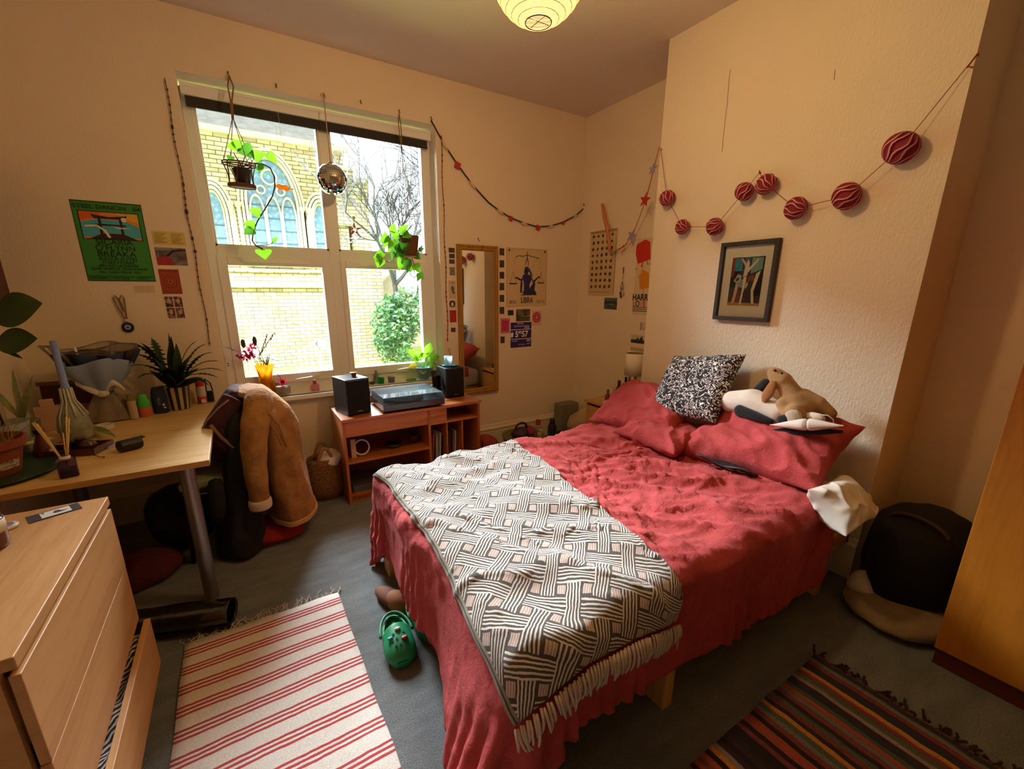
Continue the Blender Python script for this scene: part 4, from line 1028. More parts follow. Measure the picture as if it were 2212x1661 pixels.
small((1097, 670, 1109, 681), 'small black snapshot under the tapestry left edge', ['#17141a', '#3f3844'], seed=15.)
M, w, h = wallrect(1115, 668, 1145, 693)
flat('photo_print', 'dark landscape photograph of a boat on water under the tapestry', 'photograph', M, w, h, photo('boat', ['#2c2823', '#51483c', '#8d8068'], 26), [([(.4, .38), (.5, .28), (.98, .24), (.98, .34), (.6, .36)], '#201a18'), ([(.35, .48), (.7, .40), (.98, .5), (.98, .36), (.55, .34)], '#a5947a')])
M, w, h = wallrect(1149, 671, 1169, 703)
flat('print', 'white square print with a pink patterned disc at the right under the tapestry', 'print', M, w, h, '#d8bfa4', [(circ(.5, .55, .44, .36), '#c23a5e'), (circ(.5, .55, .33, .27), '#d8607e'), (circ(.5, .55, .25, .2), '#b52f55'), (circ(.5, .55, .12, .1), '#e6a0b0'), (circ(.5, .55, .05, .04), '#b52f55')])
M, w, h = wallrect(1103, 697, 1147, 748)
flat('race_bib', 'purple race number bib reading 5957 pinned under the pictures', 'race bib', M, w, h, '#33206b', [(R4(0, .70, 1, .725), '#e6e0ea'), (R4(0, .325, 1, .35), '#e6e0ea'), (R4(.3, .93, .62, .97), '#b7a8cc'), (R4(.15, .82, .9, .88), '#8f7fb0'), (R4(.66, .74, .9, .82), '#a89ac0'), (R4(.05, .24, .33, .28), '#a89ac0'), (R4(.35, .08, .7, .13), '#8f7fb0'), (R4(.77, .22, .95, .3), '#b7a8cc'), (R4(.77, .1, .95, .16), '#8f7fb0'), ([(.0, .42), (.11, .42), (.13, .58), (.09, .62), (.0, .58)], '#f2eef4')],
     [('5957', .52, .52, .075, '#f4f0f6', .95, .002)])
# Libra wall hanging
la, lb = at(1093.6, 534.6, 1, WY), at(1178.4, 661.4, 1, WY)
M = MW((la.x+lb.x)/2, (la.z+lb.z)/2+.003); w, h = lb.x-la.x, la.z-lb.z; NV = '#2b2648'; GY = '#4b443c'
def band(pts, th): 
    up = [(u, v+th) for u, v in pts]; return pts+up[::-1]
lib = flat('tapestry', 'cream cloth wall hanging with a blue woman between balance scales and the word LIBRA', 'wall hanging', M, w, h, '#d6bd94', [
    (band([(.16, .60), (.17, .72), (.22, .84), (.30, .865), (.40, .855), (.5, .885), (.6, .86), (.70, .85), (.80, .83), (.845, .72), (.85, .60)], .014), GY),
    ([(.49, .95), (.505, .95), (.51, .86), (.545, .70), (.53, .70), (.5, .82), (.46, .72), (.445, .72), (.49, .86)], GY),
    ([(.16, .60), (.165, .60), (.10, .42), (.09, .42)], GY), ([(.16, .60), (.165, .60), (.24, .42), (.23, .42)], GY), ([(.85, .60), (.855, .60), (.80, .43), (.79, .43)], GY), ([(.85, .60), (.855, .60), (.92, .43), (.91, .43)], GY),
    ([(.05, .41), (.27, .405), (.24, .385), (.09, .385)], NV), ([(.74, .425), (.96, .425), (.92, .405), (.78, .405)], NV),
    ([(.44, .68), (.50, .70), (.56, .66), (.62, .58), (.64, .52), (.58, .54), (.56, .60), (.48, .60), (.42, .58)], '#4a4468'),
    (circ(.48, .60, .05, .05, 16), NV), ([(.40, .55), (.47, .57), (.52, .56), (.60, .54), (.62, .48), (.56, .38), (.57, .30), (.43, .30), (.42, .42), (.38, .50)], '#332c66'),
    ([(.40, .53), (.38, .43), (.22, .49), (.20, .51), (.23, .515), (.36, .475)], NV), ([(.60, .53), (.66, .45), (.78, .53), (.83, .53), (.85, .47), (.83, .50), (.79, .505), (.68, .42), (.64, .42)], NV),
    ([(.43, .32), (.40, .22), (.72, .21), (.74, .24), (.69, .29), (.71, .42), (.66, .42), (.56, .31)], '#27305c'), ([(.34, .43), (.39, .43), (.37, .26), (.44, .25), (.33, .24)], NV), ([(.33, .195), (.76, .20), (.72, .225), (.40, .215)], '#232648'),
    (R4(.66, .72, .675, .735), GY), (R4(.71, .80, .725, .815), GY), (R4(.80, .66, .815, .675), GY), (R4(.63, .70, .64, .71), GY), (R4(0, .0, .02, 1), '#c9ad82'), (R4(.975, 0, 1, 1), '#c9ad82'), (R4(0, .965, 1, 1), '#cfb58b')],
    [('LIBRA', .5, .105, .072, GY, .72, .0012), ('SEP 23 ·', .165, .075, .036, GY, .72), ('· OCT 23', .835, .078, .036, GY, .72)], t=.004)
for u in (.06, .94):
    m = MB(); q = M @ Vector(((u-.5)*w, .455*h, .005)); m.lathe([(0,0),(.009,0),(.010,.002),(.006,.005),(0,.004)], q, 16, 0, Rx); kk = m.build('eyelet', plain('brass_eyelet', '#7a5a26', .35, .8), lib, smooth=True)
# hooks and nails
M_NAIL = plain('old_brass_hook', '#6b5433', .4, .7)
def hook(px, py, label):
    p = at(px, py, 1, WY-.006); m = MB(); m.cyl((p.x, WY-.002, p.z+.014), (p.x, WY-.012, p.z+.014), .004, 8); m.tube([(p.x, WY-.008, p.z+.012), (p.x, WY-.012, p.z-.004), (p.x, WY-.024, p.z-.010), (p.x, WY-.028, p.z)], .0022, 6)
    return tag(m.build('hook', M_NAIL, smooth=True), label, 'hook', 'picture hooks above the window')
hook(493, 162, 'brass hook holding the wicker planter cords above the window'); hook(597, 188, 'bare brass hook between planter and mirror ball above the window'); hook(699, 208, 'brass hook holding the mirror ball string')
hook(779, 223, 'small bare hook right of the mirror ball string'); hook(862, 243, 'brass hook holding the right hanging pothos'); hook(931, 258, 'hook at the window corner holding the diamond garland'); hook(1033, 519, 'little hook on the wall above the gilt mirror')
# bead strings either side of the window
def beads(name, px0, px1, label, seed):
    a, b_ = at(*px0, 1, WY-.012), at(*px1, 1, WY-.012); rng = random.Random(seed); t = thing(name, label, 'bead string', (a.x, WY-.012, a.z), None)
    cols = [plain('bead_'+c, c, .45) for c in ('#3a1c12', '#5d2a18', '#7b4a22', '#2b1a16', '#8a5a36', '#4b1f24')]
    m = MB(); N_ = 26; pts = [a.lerp(b_, i/N_)+Vector((.004*math.sin(i*.9), 0, 0)) for i in range(N_+1)]; m.tube(pts, .0022, 6); m.build('cord', cols[3], t, smooth=True)
    n = 40
    for i in range(n):
        f = (i+.5)/n; q = pts[min(N_, int(f*N_))].lerp(pts[min(N_, int(f*N_)+1)], f*N_-int(f*N_)); m = MB(); m.ball(q, rng.choice((.004, .005, .0065, .009 if i % 6 == 0 else .005)), 8, 0, (1, 1, rng.choice((.8, 1.2, 2.0)))); m.build('bead', rng.choice(cols), t, smooth=True)
beads('bead_string', (355, 168), (455, 747), 'long string of brown wooden beads hanging left of the window', 2)
beads('bead_string', (953, 292), (968, 738), 'long string of dark beads hanging right of the window by the mirror', 5)
# diamond garland
ga = thing('paper_garland', 'dark ribbon garland with red paper diamonds swagging from window to corner', 'garland', at(1100, 465, 1, WY-.012))
gp = [(931, 260), (960, 312), (988, 355), (1020, 398), (1055, 437), (1080, 456), (1103, 470), (1132, 482), (1162, 490), (1190, 488), (1216, 480), (1243, 466), (1262, 449)]
GP = [at(x, y, 1, WY-.012) for x, y in gp]; GP.append(Vector((XA-.01, WY-.03, GP[-1].z+.03)))
m = MB(); m.tube(GP, .005, 6); m.build('ribbon', plain('dark_blue_ribbon', '#2b2230', .8), ga, smooth=True)
def quadm(c, du, dv, t=.003):
    m = MB(); n = du.cross(dv).normalized()*t; m.add([c-du-n, c-dv-n, c+du-n, c+dv-n, c-du+n, c-dv+n, c+du+n, c+dv+n], [(0,1,2,3),(7,6,5,4),(0,4,5,1),(1,5,6,2),(2,6,7,3),(3,7,4,0)]); return m
for i, k in enumerate((2, 6, 8, 10)):
    c = GP[k]+Vector((0, -.004, -.008)); s_ = (.030, .024, .026, .018)[i]; quadm(c, Vector((s_, 0, s_*.5)), Vector((-s_*.5, 0, s_))).build('diamond', plain('red_paper', '#b5392f', .7), ga)
for k in (1, 3, 5, 7, 9, 11):
    t_ = (GP[k+1]-GP[k-1]).normalized()*.045; quadm(GP[k]+Vector((0, -.003, -.006)), t_, t_.cross(Vector((0, 1, 0))).normalized()*.012).build('tassel', plain('cream_paper', '#d9c2a0', .8), ga)

# ------------------------------------------------------------------ hanging plants, ball, star
M_POTHOS = leafmat('pothos_leaf', '#6fae22', '#3f8218', 26); M_POTHD = leafmat('pothos_leaf_dark', '#477f22', '#274f18', 26); M_VINE = plain('dark_vine', '#2c2318', .7)
def leafshape(m, base, tip, wid, nrm, fold=.25, mi=0, heart=True):
    base, tip = Vector(base), Vector(tip); d = tip-base; L = d.length; d.normalize(); s_ = d.cross(nrm).normalized(); n = s_.cross(d).normalized()
    out = [(-.06, .0), (-.10, .28), (.02, .47), (.22, .5), (.45, .42), (.7, .24), (.9, .08), (1., 0)] if heart else [(0, 0.02), (.15, .22), (.35, .42), (.55, .46), (.75, .34), (.9, .15), (1., 0)]
    row = [[], [], []]
    for f, w in out:
        c = base+d*(L*max(f, 0 if w == 0 else f))-n*(.10*L*f*f); row[1].append(c-n*(.0)); row[0].append(c+s_*wid*w+n*fold*wid*w); row[2].append(c-s_*wid*w+n*fold*wid*w)
    row[1][0] = base
    m.grid(row, mi=mi)
def hleaf(parent, base, tip, wid, mat, nrm=None, name='leaf'):
    m = MB(); leafshape(m, base, tip, wid, nrm or Vector((0, -1, .3))); return m.build(name, mat, parent, smooth=True, sub=1)
y1 = 3.27
# left planter
pl1 = thing('hanging_planter', 'wicker hanging planter with a long trailing pothos vine at the left of the window', 'hanging plant', at(515, 410, 1, y1))
c0 = at(516, 352, 1, y1); c1 = at(514, 404, 1, y1); hk = at(495, 165, 1, WY-.03); kn = at(503, 258, 1, 3.285)
M_CANE = plain('brown_cane', '#6b4630', .7); M_JUTE = plain('jute_cord', '#8a6a42', .9)
m = MB()
for s_ in (-1, 1): m.tube([hk+Vector((0, 0, .004)), hk+Vector((.014*s_, 0, -.05)), hk.lerp(kn, .55)+Vector((.004*s_, 0, 0)), kn+Vector((.003*s_, 0, 0))], .0045, 6)
ct = Vector((c0.x, y1, c0.z)); rt, rb = .088, .072
for k in range(4):
    a_ = .5+k*math.pi/2; m.tube([kn+Vector((.004*math.cos(a_), .004*math.sin(a_), 0)), ct+Vector((rt*math.cos(a_), rt*math.sin(a_)*.55, 0))], .0022, 5)
m.build('cord', M_JUTE, pl1, smooth=True)
m = MB()
def ringpts(c, r, z, n=28): return [(c.x+r*math.cos(2*math.pi*i/n), c.y+r*.6*math.sin(2*math.pi*i/n), z) for i in range(n+1)]
for z, r in ((ct.z, rt), (ct.z-.012, rt), (c1.z, rb), (c1.z+.016, rb), (c1.z+.008, rb+.002)): m.tube(ringpts(ct, r, z), .004, 6)
m.lathe([(0,0),(rb,0),(rb,.016),(0,.016)], (ct.x, ct.y, c1.z), 24, 0, Matrix.Diagonal((1, .6, 1)))
for k in range(8):
    a0 = k*math.pi/4
    for s_ in (-1, 1):
        m.tube([(ct.x+(rt-.016*f-.012*math.sin(f*math.pi))*math.cos(a0+s_*.39*math.sin(f*math.pi/2)), ct.y+.6*(rt-.016*f-.012*math.sin(f*math.pi))*math.sin(a0+s_*.39*math.sin(f*math.pi/2)), ct.z+(c1.z-ct.z)*f) for f in [i/6 for i in range(7)]], .0028, 5)
m.build('wicker_basket', M_CANE, pl1, smooth=True)
m = MB(); m.lathe([(0,0),(.035,0),(.05,.075),(.052,.085),(.046,.085),(.044,.07),(0,.07)], (ct.x+.01, ct.y, c1.z+.016), 20); m.build('pot', plain('dark_plastic_pot', '#241f1c', .6), pl1, smooth=True)
vine = [(545, 352), (566, 354), (583, 362), (592, 380), (594, 402), (588, 425), (572, 452), (556, 478), (547, 500), (545, 520), (553, 531), (568, 538)]
VP = [at(x, y, 1, y1-.01) for x, y in vine]
m = MB(); m.tube([ct+Vector((.01, 0, -.02))]+VP, .0042, 6); m.tube([VP[10], at(585, 528, 1, y1), at(590, 521, 1, y1)], .0022, 5); m.tube([ct+Vector((.01, 0, -.02)), at(530, 335, 1, y1), at(545, 325, 1, y1-.02)], .003, 5); m.tube([ct+Vector((.01, 0, -.02)), at(505, 330, 1, y1)], .003, 5)
m.build('vine', M_VINE, pl1, smooth=True)
for (b0, t0, wpx, dk_) in (((500, 322), (503, 305), 11, 0), ((508, 318), (522, 302), 15, 0), ((523, 318), (550, 342), 22, 1), ((548, 340), (575, 328), 16, 0), ((578, 333), (601, 352), 15, 0), ((556, 360), (572, 364), 12, 0), ((565, 355), (558, 375), 8, 1), ((561, 462), (537, 452), 15, 0), ((550, 488), (524, 482), 14, 0), ((546, 496), (527, 505), 15, 1), ((590, 521), (600, 512), 7, 0), ((568, 540), (573, 560), 22, 0), ((499, 338), (495, 350), 9, 1)):
    b_, t_ = at(*b0, 1, y1-.012), at(*t0, 1, y1-.03); hleaf(pl1, b_, t_, wpx*2*.0036*.62, M_POTHD if dk_ else M_POTHOS)
# curled dry leaf and paper crane on threads
p = at(612, 402, 1, y1); dl = thing('dry_leaf', 'curled orange dry leaf hanging on a thread in the upper left pane', 'leaf', p)
m = MB(); P = []
for i in range(9):
    u = i/8; P.append([(p.x-.055+.11*u, p.y+.014*math.cos(j*1.1), p.z+.025*math.sin(math.pi*u)*(j/3-.75)+.008*math.sin(i*2+j)-.012*u) for j in range(5)])
m.grid(P); m.build('blade', leafmat('dry_leaf', '#d99a2c', '#8a4a16', 30), dl, smooth=True, solid=.002, sub=1)
tp = at(607, 270, 1, y1+.04); m = MB(); m.tube([(p.x, p.y, p.z+.015), (p.x, p.y+.02, p.z+.35)], .0006, 4); m.build('thread', plain('clear_thread', '#c9c9c4', .5), dl)
p = at(618, 378, 1, y1+.05); m = MB(); m.add([(p.x-.02, p.y, p.z+.01), (p.x, p.y-.012, p.z-.008), (p.x+.022, p.y, p.z+.018), (p.x, p.y+.012, p.z-.008), (p.x+.004, p.y, p.z+.03), (p.x+.012, p.y, p.z-.02)], [(0,1,3),(1,2,3),(1,4,3),(1,5,3)]); m.tube([(p.x, p.y, p.z+.01), (p.x-.005, p.y, p.z+.36)], .0006, 4)
tag(m.build('paper_bird', plain('white_paper', '#eef0f0', .6)), 'tiny white folded paper bird hanging above the dry leaf', 'ornament')
# mirror ball
p = at(717, 388, 1, y1); r = .098*.98; mb_ = thing('mirror_ball', 'silver mirror ball hanging on a cord in front of the window middle', 'mirror ball', p)
m = MB(); nr = 22
for i in range(nr):
    a0, a1 = math.pi*(i+.06)/nr-math.pi/2, math.pi*(i+.94)/nr-math.pi/2; am = (a0+a1)/2; nn = max(3, int(2*nr*math.cos(am)))
    for j in range(nn):
        b0, b1 = 2*math.pi*(j+.06)/nn, 2*math.pi*(j+.94)/nn
        m.add([(p.x+r*math.cos(a)*math.cos(b), p.y+r*math.cos(a)*math.sin(b), p.z+r*math.sin(a)) for a, b in ((a0, b0), (a0, b1), (a1, b1), (a1, b0))], [(0, 1, 2, 3)])
m.build('mirror_tiles', plain('mirror_tile', '#e3e6e8', .04, 1.), mb_)
m = MB(); m.ball(p, r-.002, 24); m.build('core', plain('grey_grout', '#6d6a68', .7), mb_, smooth=True)
hk = at(699, 208, 1, WY-.028); m = MB(); m.tube([(p.x, p.y, p.z+r-.004), hk.lerp(p, .4)+Vector((0, 0, .02)), hk], .0035, 6); m.tube([hk+Vector((-.018, 0, -.004)), hk+Vector((-.012, -.004, .012)), hk+Vector((.008, -.004, .012)), hk+Vector((.012, 0, -.012))], .003, 6); m.lathe([(0,0),(.014,0),(.014,.012),(.006,.018),(0,.018)], (p.x, p.y, p.z+r-.004), 14); m.build('cord', plain('pale_cord', '#b9a184', .9), mb_, smooth=True)
# star
p = at(766, 496, 1, YF+.015); R1, R2 = .058, .016
st = MB()
for k in range(5):
    a0 = math.pi/2+k*2*math.pi/5; tip = Vector((p.x+R1*math.cos(a0), p.y, p.z+R1*math.sin(a0)))
    for s_ in (-1, 1):
        q = Vector((p.x+R2*math.cos(a0+s_*.628), p.y, p.z+R2*math.sin(a0+s_*.628))); c_ = Vector((p.x+.012*math.cos(a0), p.y-.012, p.z+.012*math.sin(a0))); st.add([tip, q, c_], [(0, 1, 2)])
so = st.build('star_ornament', plain('copper_star', '#a5522c', .4), solid=.003); tag(so, 'copper five-pointed star ornament hanging at the right pane', 'star')
m = MB(); m.tube([(p.x, p.y, p.z+R1), (p.x, p.y, p.z+R1+.02)], .001, 4); m.lathe([(0,0),(.012,0),(.012,.004),(0,.006)], (p.x, YF+.018, p.z+R1+.024), 14, 0, Rx); m.build('suction_hook', plain('clear_sucker', '#d9dde0', .2), so)
# right planter
pl2 = thing('hanging_planter', 'brown pot hanging on cords with a bushy pothos at the right of the window', 'hanging plant', at(880, 570, 1, y1))
ct = at(882, 512, 1, y1); cb = at(876, 553, 1, y1); hk = at(862, 246, 1, WY-.03); kn = at(866, 300, 1, 3.285)
m = MB()
for s_ in (-1, 1): m.tube([hk, hk+Vector((.008*s_, 0, -.06)), kn+Vector((.006*s_, 0, .01)), kn+Vector((0, 0, -.03))], .0035, 6)
for dx, dy in ((-.075, 0), (.0, -.06), (.075, 0), (.01, .06)): m.tube([kn+Vector((0, 0, -.03)), ct+Vector((dx, dy, .01))], .0018, 5)
m.build('cord', M_JUTE, pl2, smooth=True)
m = MB(); m.lathe([(0,0),(.055,0),(.06,.01),(.076,ct.z-cb.z),(.079,ct.z-cb.z+.006),(.07,ct.z-cb.z+.006),(.066,ct.z-cb.z-.012),(0,ct.z-cb.z-.015)], (ct.x, y1, cb.z), 28); m.build('pot', plain('brown_pot', '#6b4326', .7, bump=.3, bscale=120), pl2, smooth=True)
m = MB(); m.lathe([(0,0),(.064,0),(.072,.012),(.069,.012),(.06,.004),(0,.004)], (ct.x-.004, y1, cb.z-.014), 28); m.build('saucer', plain('pale_saucer', '#b39a78', .6), pl2, smooth=True)
rng = random.Random(14)
def pol(pts, r=.0028):
    m = MB(); m.tube([at(x, y, 1, y1-.03) for x, y in pts], r, 5); return m
for pts in ([(872, 508), (858, 540), (848, 562), (838, 566), (826, 560), (820, 545)], [(880, 520), (888, 553), (895, 572), (894, 590)], [(878, 540), (880, 575), (888, 595), (895, 600), (905, 590)], [(866, 510), (850, 500), (838, 512)], [(876, 505), (890, 485)], [(890, 545), (906, 540), (914, 538)]):
    pol(pts).build('stem', M_VINE, pl2, smooth=True)
for (b0, t0, wpx, dk_) in (((846, 500), (853, 482), 13, 0), ((838, 510), (820, 524), 14, 0), ((842, 515), (828, 535), 13, 0), ((865, 500), (883, 484), 12, 0), ((868, 505), (875, 492), 12, 0), ((850, 520), (838, 545), 13, 0), ((826, 545), (812, 560), 14, 0), ((820, 552), (806, 557), 11, 0), ((818, 560), (816, 578), 14, 0), ((826, 560), (820, 577), 12, 0), ((862, 520), (848, 548), 14, 1), ((858, 530), (862, 552), 15, 1), ((868, 530), (855, 560), 17, 1), ((872, 525), (875, 548), 20, 1), ((866, 545), (872, 558), 16, 1), ((850, 545), (846, 560), 11, 1), ((868, 560), (862, 585), 15, 0), ((877, 560), (882, 590), 19, 1), ((870, 562), (884, 572), 14, 0), ((884, 575), (888, 588), 12, 0), ((896, 550), (910, 560), 16, 1), ((897, 572), (908, 590), 17, 0), ((905, 592), (902, 608), 11, 0), ((907, 590), (915, 604), 11, 1), ((884, 506), (870, 512), 15, 1), ((890, 512), (878, 520), 15, 1), ((862, 505), (850, 515), 13, 0), ((906, 540), (916, 536), 8, 1), ((858, 512), (842, 498), 12, 0)):
    dd = rng.uniform(-.06, .03); b_, t_ = at(*b0, 1, y1-.03+dd), at(*t0, 1, y1-.05+dd); hleaf(pl2, b_, t_, wpx*2*.0036*.6, M_POTHD if dk_ else M_POTHOS, Vector((rng.uniform(-.3, .3), -1, rng.uniform(.1, .5))))

# ------------------------------------------------------------------ on the window sill
zs = .7055
def sill(px, py): return at(px, py, 2, zs)
# yellow vase with stems and flowers
p = Vector((.135, 3.40, zs)); va = thing('vase', 'amber glass vase with dried flowers on the left end of the sill', 'vase', p)
m = MB(); out = [(.0, 0), (.05, .0), (.066, .02), (.07, .045), (.06, .075), (.044, .10), (.043, .13), (.052, .18), (.060, .222)]; inn = [(r-.003, z) for r, z in out[::-1]]; inn[-1] = (0, .006); inn[-2] = (.045, .006)
m.lathe(out+inn, p, 32); m.build('glass', glassy('amber_glass', '#f9cf5c', .6, .05, .6), va, smooth=True)
rng = random.Random(21); tops = []
for i in range(11):
    a_ = rng.uniform(0, 6.28); b0 = p+Vector((.035*math.cos(a_), .035*math.sin(a_), .012)); t0 = p+Vector((-.045*math.cos(a_)*rng.uniform(.4, 1), -.04*math.sin(a_), .215)); t1 = t0+(t0-b0).normalized()*rng.uniform(.02, .08); tops.append(t1)
    m = MB(); m.tube([b0, t0, t1], .0022, 5); m.build('stem', plain('dry_stem', '#4b4a1c', .7), va, smooth=True)
def frill(c, r, n, name, mat, seed):
    rg_ = random.Random(seed); m = MB()
    for i in range(n):
        v = Vector((rg_.gauss(0, 1), rg_.gauss(0, 1), rg_.gauss(0, .8))).normalized()*r*rg_.uniform(.5, 1); leafshape(m, c+v*.5, c+v*1.25, r*.5, Vector((rg_.uniform(-1, 1), -.5, rg_.uniform(-1, 1))))
    return m.build(name, mat, va, smooth=True)
M_MAG = leafmat('magenta_petals', '#c2286e', '#8a1646', 60)
for px, py, r in ((518, 768, .026), (537, 762, .04), (545, 748, .03), (530, 772, .03), (543, 770, .03)): frill(at(px, py, 1, 3.38), r, 26, 'flower', M_MAG, px)
for px, py, s_ in ((525, 742, 1), (550, 736, 1)):
    c = at(px, py, 1, 3.39); m = MB(); m.ball(c, .014, 10, 0, (1, 1, 2.2)); m.tube([c, (p.x+.01, p.y, p.z+.22)], .002, 5); m.build('seed_head', plain('grey_green_head', '#3c4a3a', .9, bump=1, bscale=200), va, smooth=True)
for pts in ([(560, 770), (570, 745), (577, 722)], [(562, 765), (582, 735), (592, 720)]):
    m = MB(); Q = [at(x, y, 1, 3.39) for x, y in pts]; m.tube([p+Vector((.02, 0, .2))]+Q, .0018, 5)
    for k in range(26):
        f = k/25; q = Q[0].lerp(Q[1], min(1, f*2)) if f < .5 else Q[1].lerp(Q[2], f*2-1); m.ball(q+Vector((rng.uniform(-.006, .006), rng.uniform(-.006, .006), 0)), .004, 6)
    m.build('dried_spray', plain('dusky_lavender', '#6d5a62', .9), va, smooth=True)
for b0, t0, w_ in (((545, 768), (612, 770), .012), ((560, 772), (614, 780), .009), ((520, 765), (483, 745), .012)):
    m = MB(); leafshape(m, at(*b0, 1, 3.38), at(*t0, 1, 3.36), w_*2, Vector((0, -.3, 1)), heart=False); m.build('leaf', leafmat('eucalyptus', '#6f8a80', '#4a5f5a', 30), va, smooth=True)
# little stone box with a fabric flower
q = sill(608, 850); bx = thing('trinket_box', 'square grey stone trinket box with a red flower ornament on the sill', 'box', (.215, 3.36, zs))
c = Vector((.225, 3.375, zs)); M = MT(c.x, c.y, c.z, -.5)
m = MB(); m.box((-.042, -.042, .001), (.042, .042, .058), 0, M); m.box((-.036, -.036, .058), (.036, .036, .064), 0, M); m.build('box', plain('mottled_soapstone', '#a5998c', .5, var=.35, vscale=40), bx, bevel=.004)
m = MB(); cc = c+Vector((.008, -.01, .092))
for k in range(9): a_ = k*.7; leafshape(m, cc, cc+Vector((.028*math.cos(a_), -.006, .028*math.sin(a_))), .018, Vector((0, -1, 0)))
m.ball(cc+Vector((0, -.006, 0)), .008, 8); m.build('flower', leafmat('crimson_felt', '#b01c3a', '#7a0f26', 60), bx, smooth=True)
m = MB(); m.tube([c+Vector((0, 0, .062)), cc], .003, 5); m.tube([cc, cc+Vector((-.03, 0, .03)), cc+Vector((-.055, 0, .035))], .0025, 5); m.tube([cc, cc+Vector((-.015, .0, .05)), cc+Vector((-.04, 0, .062))], .0025, 5); m.tube([cc, cc+Vector((.02, 0, -.028))], .0025, 5); m.build('wire', plain('rust_wire', '#8a4a3a', .6), bx, smooth=True)
q = sill(684, 841); q = Vector((.443, 3.375, zs)); pk = thing('perfume_bottle', 'pink square glass bottle with a deep pink cap on the sill', 'bottle', q)
M = MT(q.x, q.y, q.z, -.25); m = MB(); m.box((-.029, -.02, .001), (.029, .02, .05), 0, M); m.build('bottle', glassy('pink_glass', '#fcd4dc', .8, .1, .75), pk, bevel=.006)
m = MB(); m.lathe([(0,.05),(.011,.05),(.011,.078),(.009,.081),(0,.081)], q, 18); m.build('cap', plain('raspberry_cap', '#b5284f', .3), pk, smooth=True, ang=.6)
q = sill(798, 826); blob('pebble', (q.x, 3.39, zs+.012), .022, (1.2, .9, .55), plain('dark_pebble', '#3a2a2c', .5), 'small dark pebble lying on the sill behind the record player', 'pebble', .1, 9, 2)
q = Vector((at(812, 800, 1, 3.42).x, 3.42, zs)); cbt = thing('glass_bottle', 'small clear conical bottle at the back of the sill', 'bottle', q); m = MB(); m.lathe([(0,.001),(.020,.001),(.022,.02),(.014,.07),(.009,.085),(.009,.1),(.007,.1),(.007,.085),(.012,.07),(.019,.02),(0,.004)], q, 20); m.build('glass', glassy('clear_glass', '#eef4f0', .3, .05, .5), cbt, smooth=True)
for px, py, c, nm, lb in ((823, 828, '#7af0b0', 'votive', 'bright green glass votive cup on the sill'), (841, 823, '#dcd8fa', 'votive', 'pale lilac glass votive cup on the sill')):
    q = sill(px, py); q = Vector((q.x, 3.385, zs)); m = MB(); m.lathe([(0,.001),(.024,.001),(.028,.045),(.0255,.045),(.022,.006),(0,.006)], q, 24); tag(m.build(nm, glassy('glass_'+c, c, .8, .12, .7), smooth=True), lb, 'cup', 'votive cups on the sill')
q = sill(881, 818); q = Vector((q.x, 3.37, zs)); m = MB(); m.tube([(q.x+.038*math.cos(t), q.y+.022*math.sin(t), zs+.007) for t in [i*2*math.pi/24 for i in range(25)]], .006, 8); m.lathe([(0,.001),(.036,.001),(.036,.004),(0,.004)], q, 20, 0, Matrix.Diagonal((1, .6, 1))); tag(m.build('trinket_dish', plain('green_agate', '#5f9a7c', .3), smooth=True), 'shallow green oval dish on the sill right of the votive cups', 'dish')
# peace lily in a blue pot
q = Vector((at(916, 810, 1, 3.38).x, 3.38, zs)); lily = thing('potted_plant', 'bright green leafy plant in a blue pot at the right end of the sill', 'plant', q)
m = MB(); m.lathe([(0,.001),(.040,.001),(.056,.095),(.059,.1),(.054,.1),(.05,.085),(0,.082)], q, 28); m.build('pot', plain('sky_blue_pot', '#78b4e0', .4), lily, smooth=True)
M_LILY = leafmat('lily_leaf', '#9cd93a', '#5fae22', 20); M_LILYD = leafmat('lily_leaf_yellow', '#d0b83a', '#a58a22', 20)
for b0, t0, w_, y_ in (((916, 792), (881, 754), 15, 0), ((918, 790), (930, 741), 15, 0), ((920, 790), (925, 750), 13, 0), ((914, 792), (895, 765), 14, 0), ((918, 790), (912, 762), 13, 0), ((922, 792), (944, 764), 13, 0), ((924, 793), (950, 768), 10, 0), ((914, 794), (884, 792), 12, 1), ((912, 796), (892, 775), 12, 0), ((916, 795), (914, 808), 12, 1), ((922, 795), (938, 790), 12, 0), ((924, 793), (948, 790), 9, 0), ((918, 790), (905, 750), 11, 0), ((925, 790), (936, 772), 12, 0), ((920, 796), (926, 806), 9, 1)):
    b_ = q+Vector((0, 0, .085)); t_ = at(*t0, 1, 3.36+rng.uniform(-.06, .03)); md = b_.lerp(t_, .45)+Vector((0, 0, .02)); m = MB(); m.tube([b_, md], .002, 5); leafshape(m, md, t_, w_*.0036*1.5, Vector((rng.uniform(-.3, .3), -.8, .6)), heart=False); m.build('leaf', M_LILYD if y_ else M_LILY, lily, smooth=True, sub=1)
# tiny dark pot beside the blue pot
m = MB(); q2 = Vector((at(938, 800, 1, 3.42).x, 3.42, zs)); m.lathe([(0,.001),(.022,.001),(.03,.05),(.027,.05),(.02,.006),(0,.006)], q2, 18); tag(m.build('small_pot', plain('dark_grey_pot', '#3a3538', .6), smooth=True), 'tiny dark empty pot beside the blue pot on the sill', 'pot')
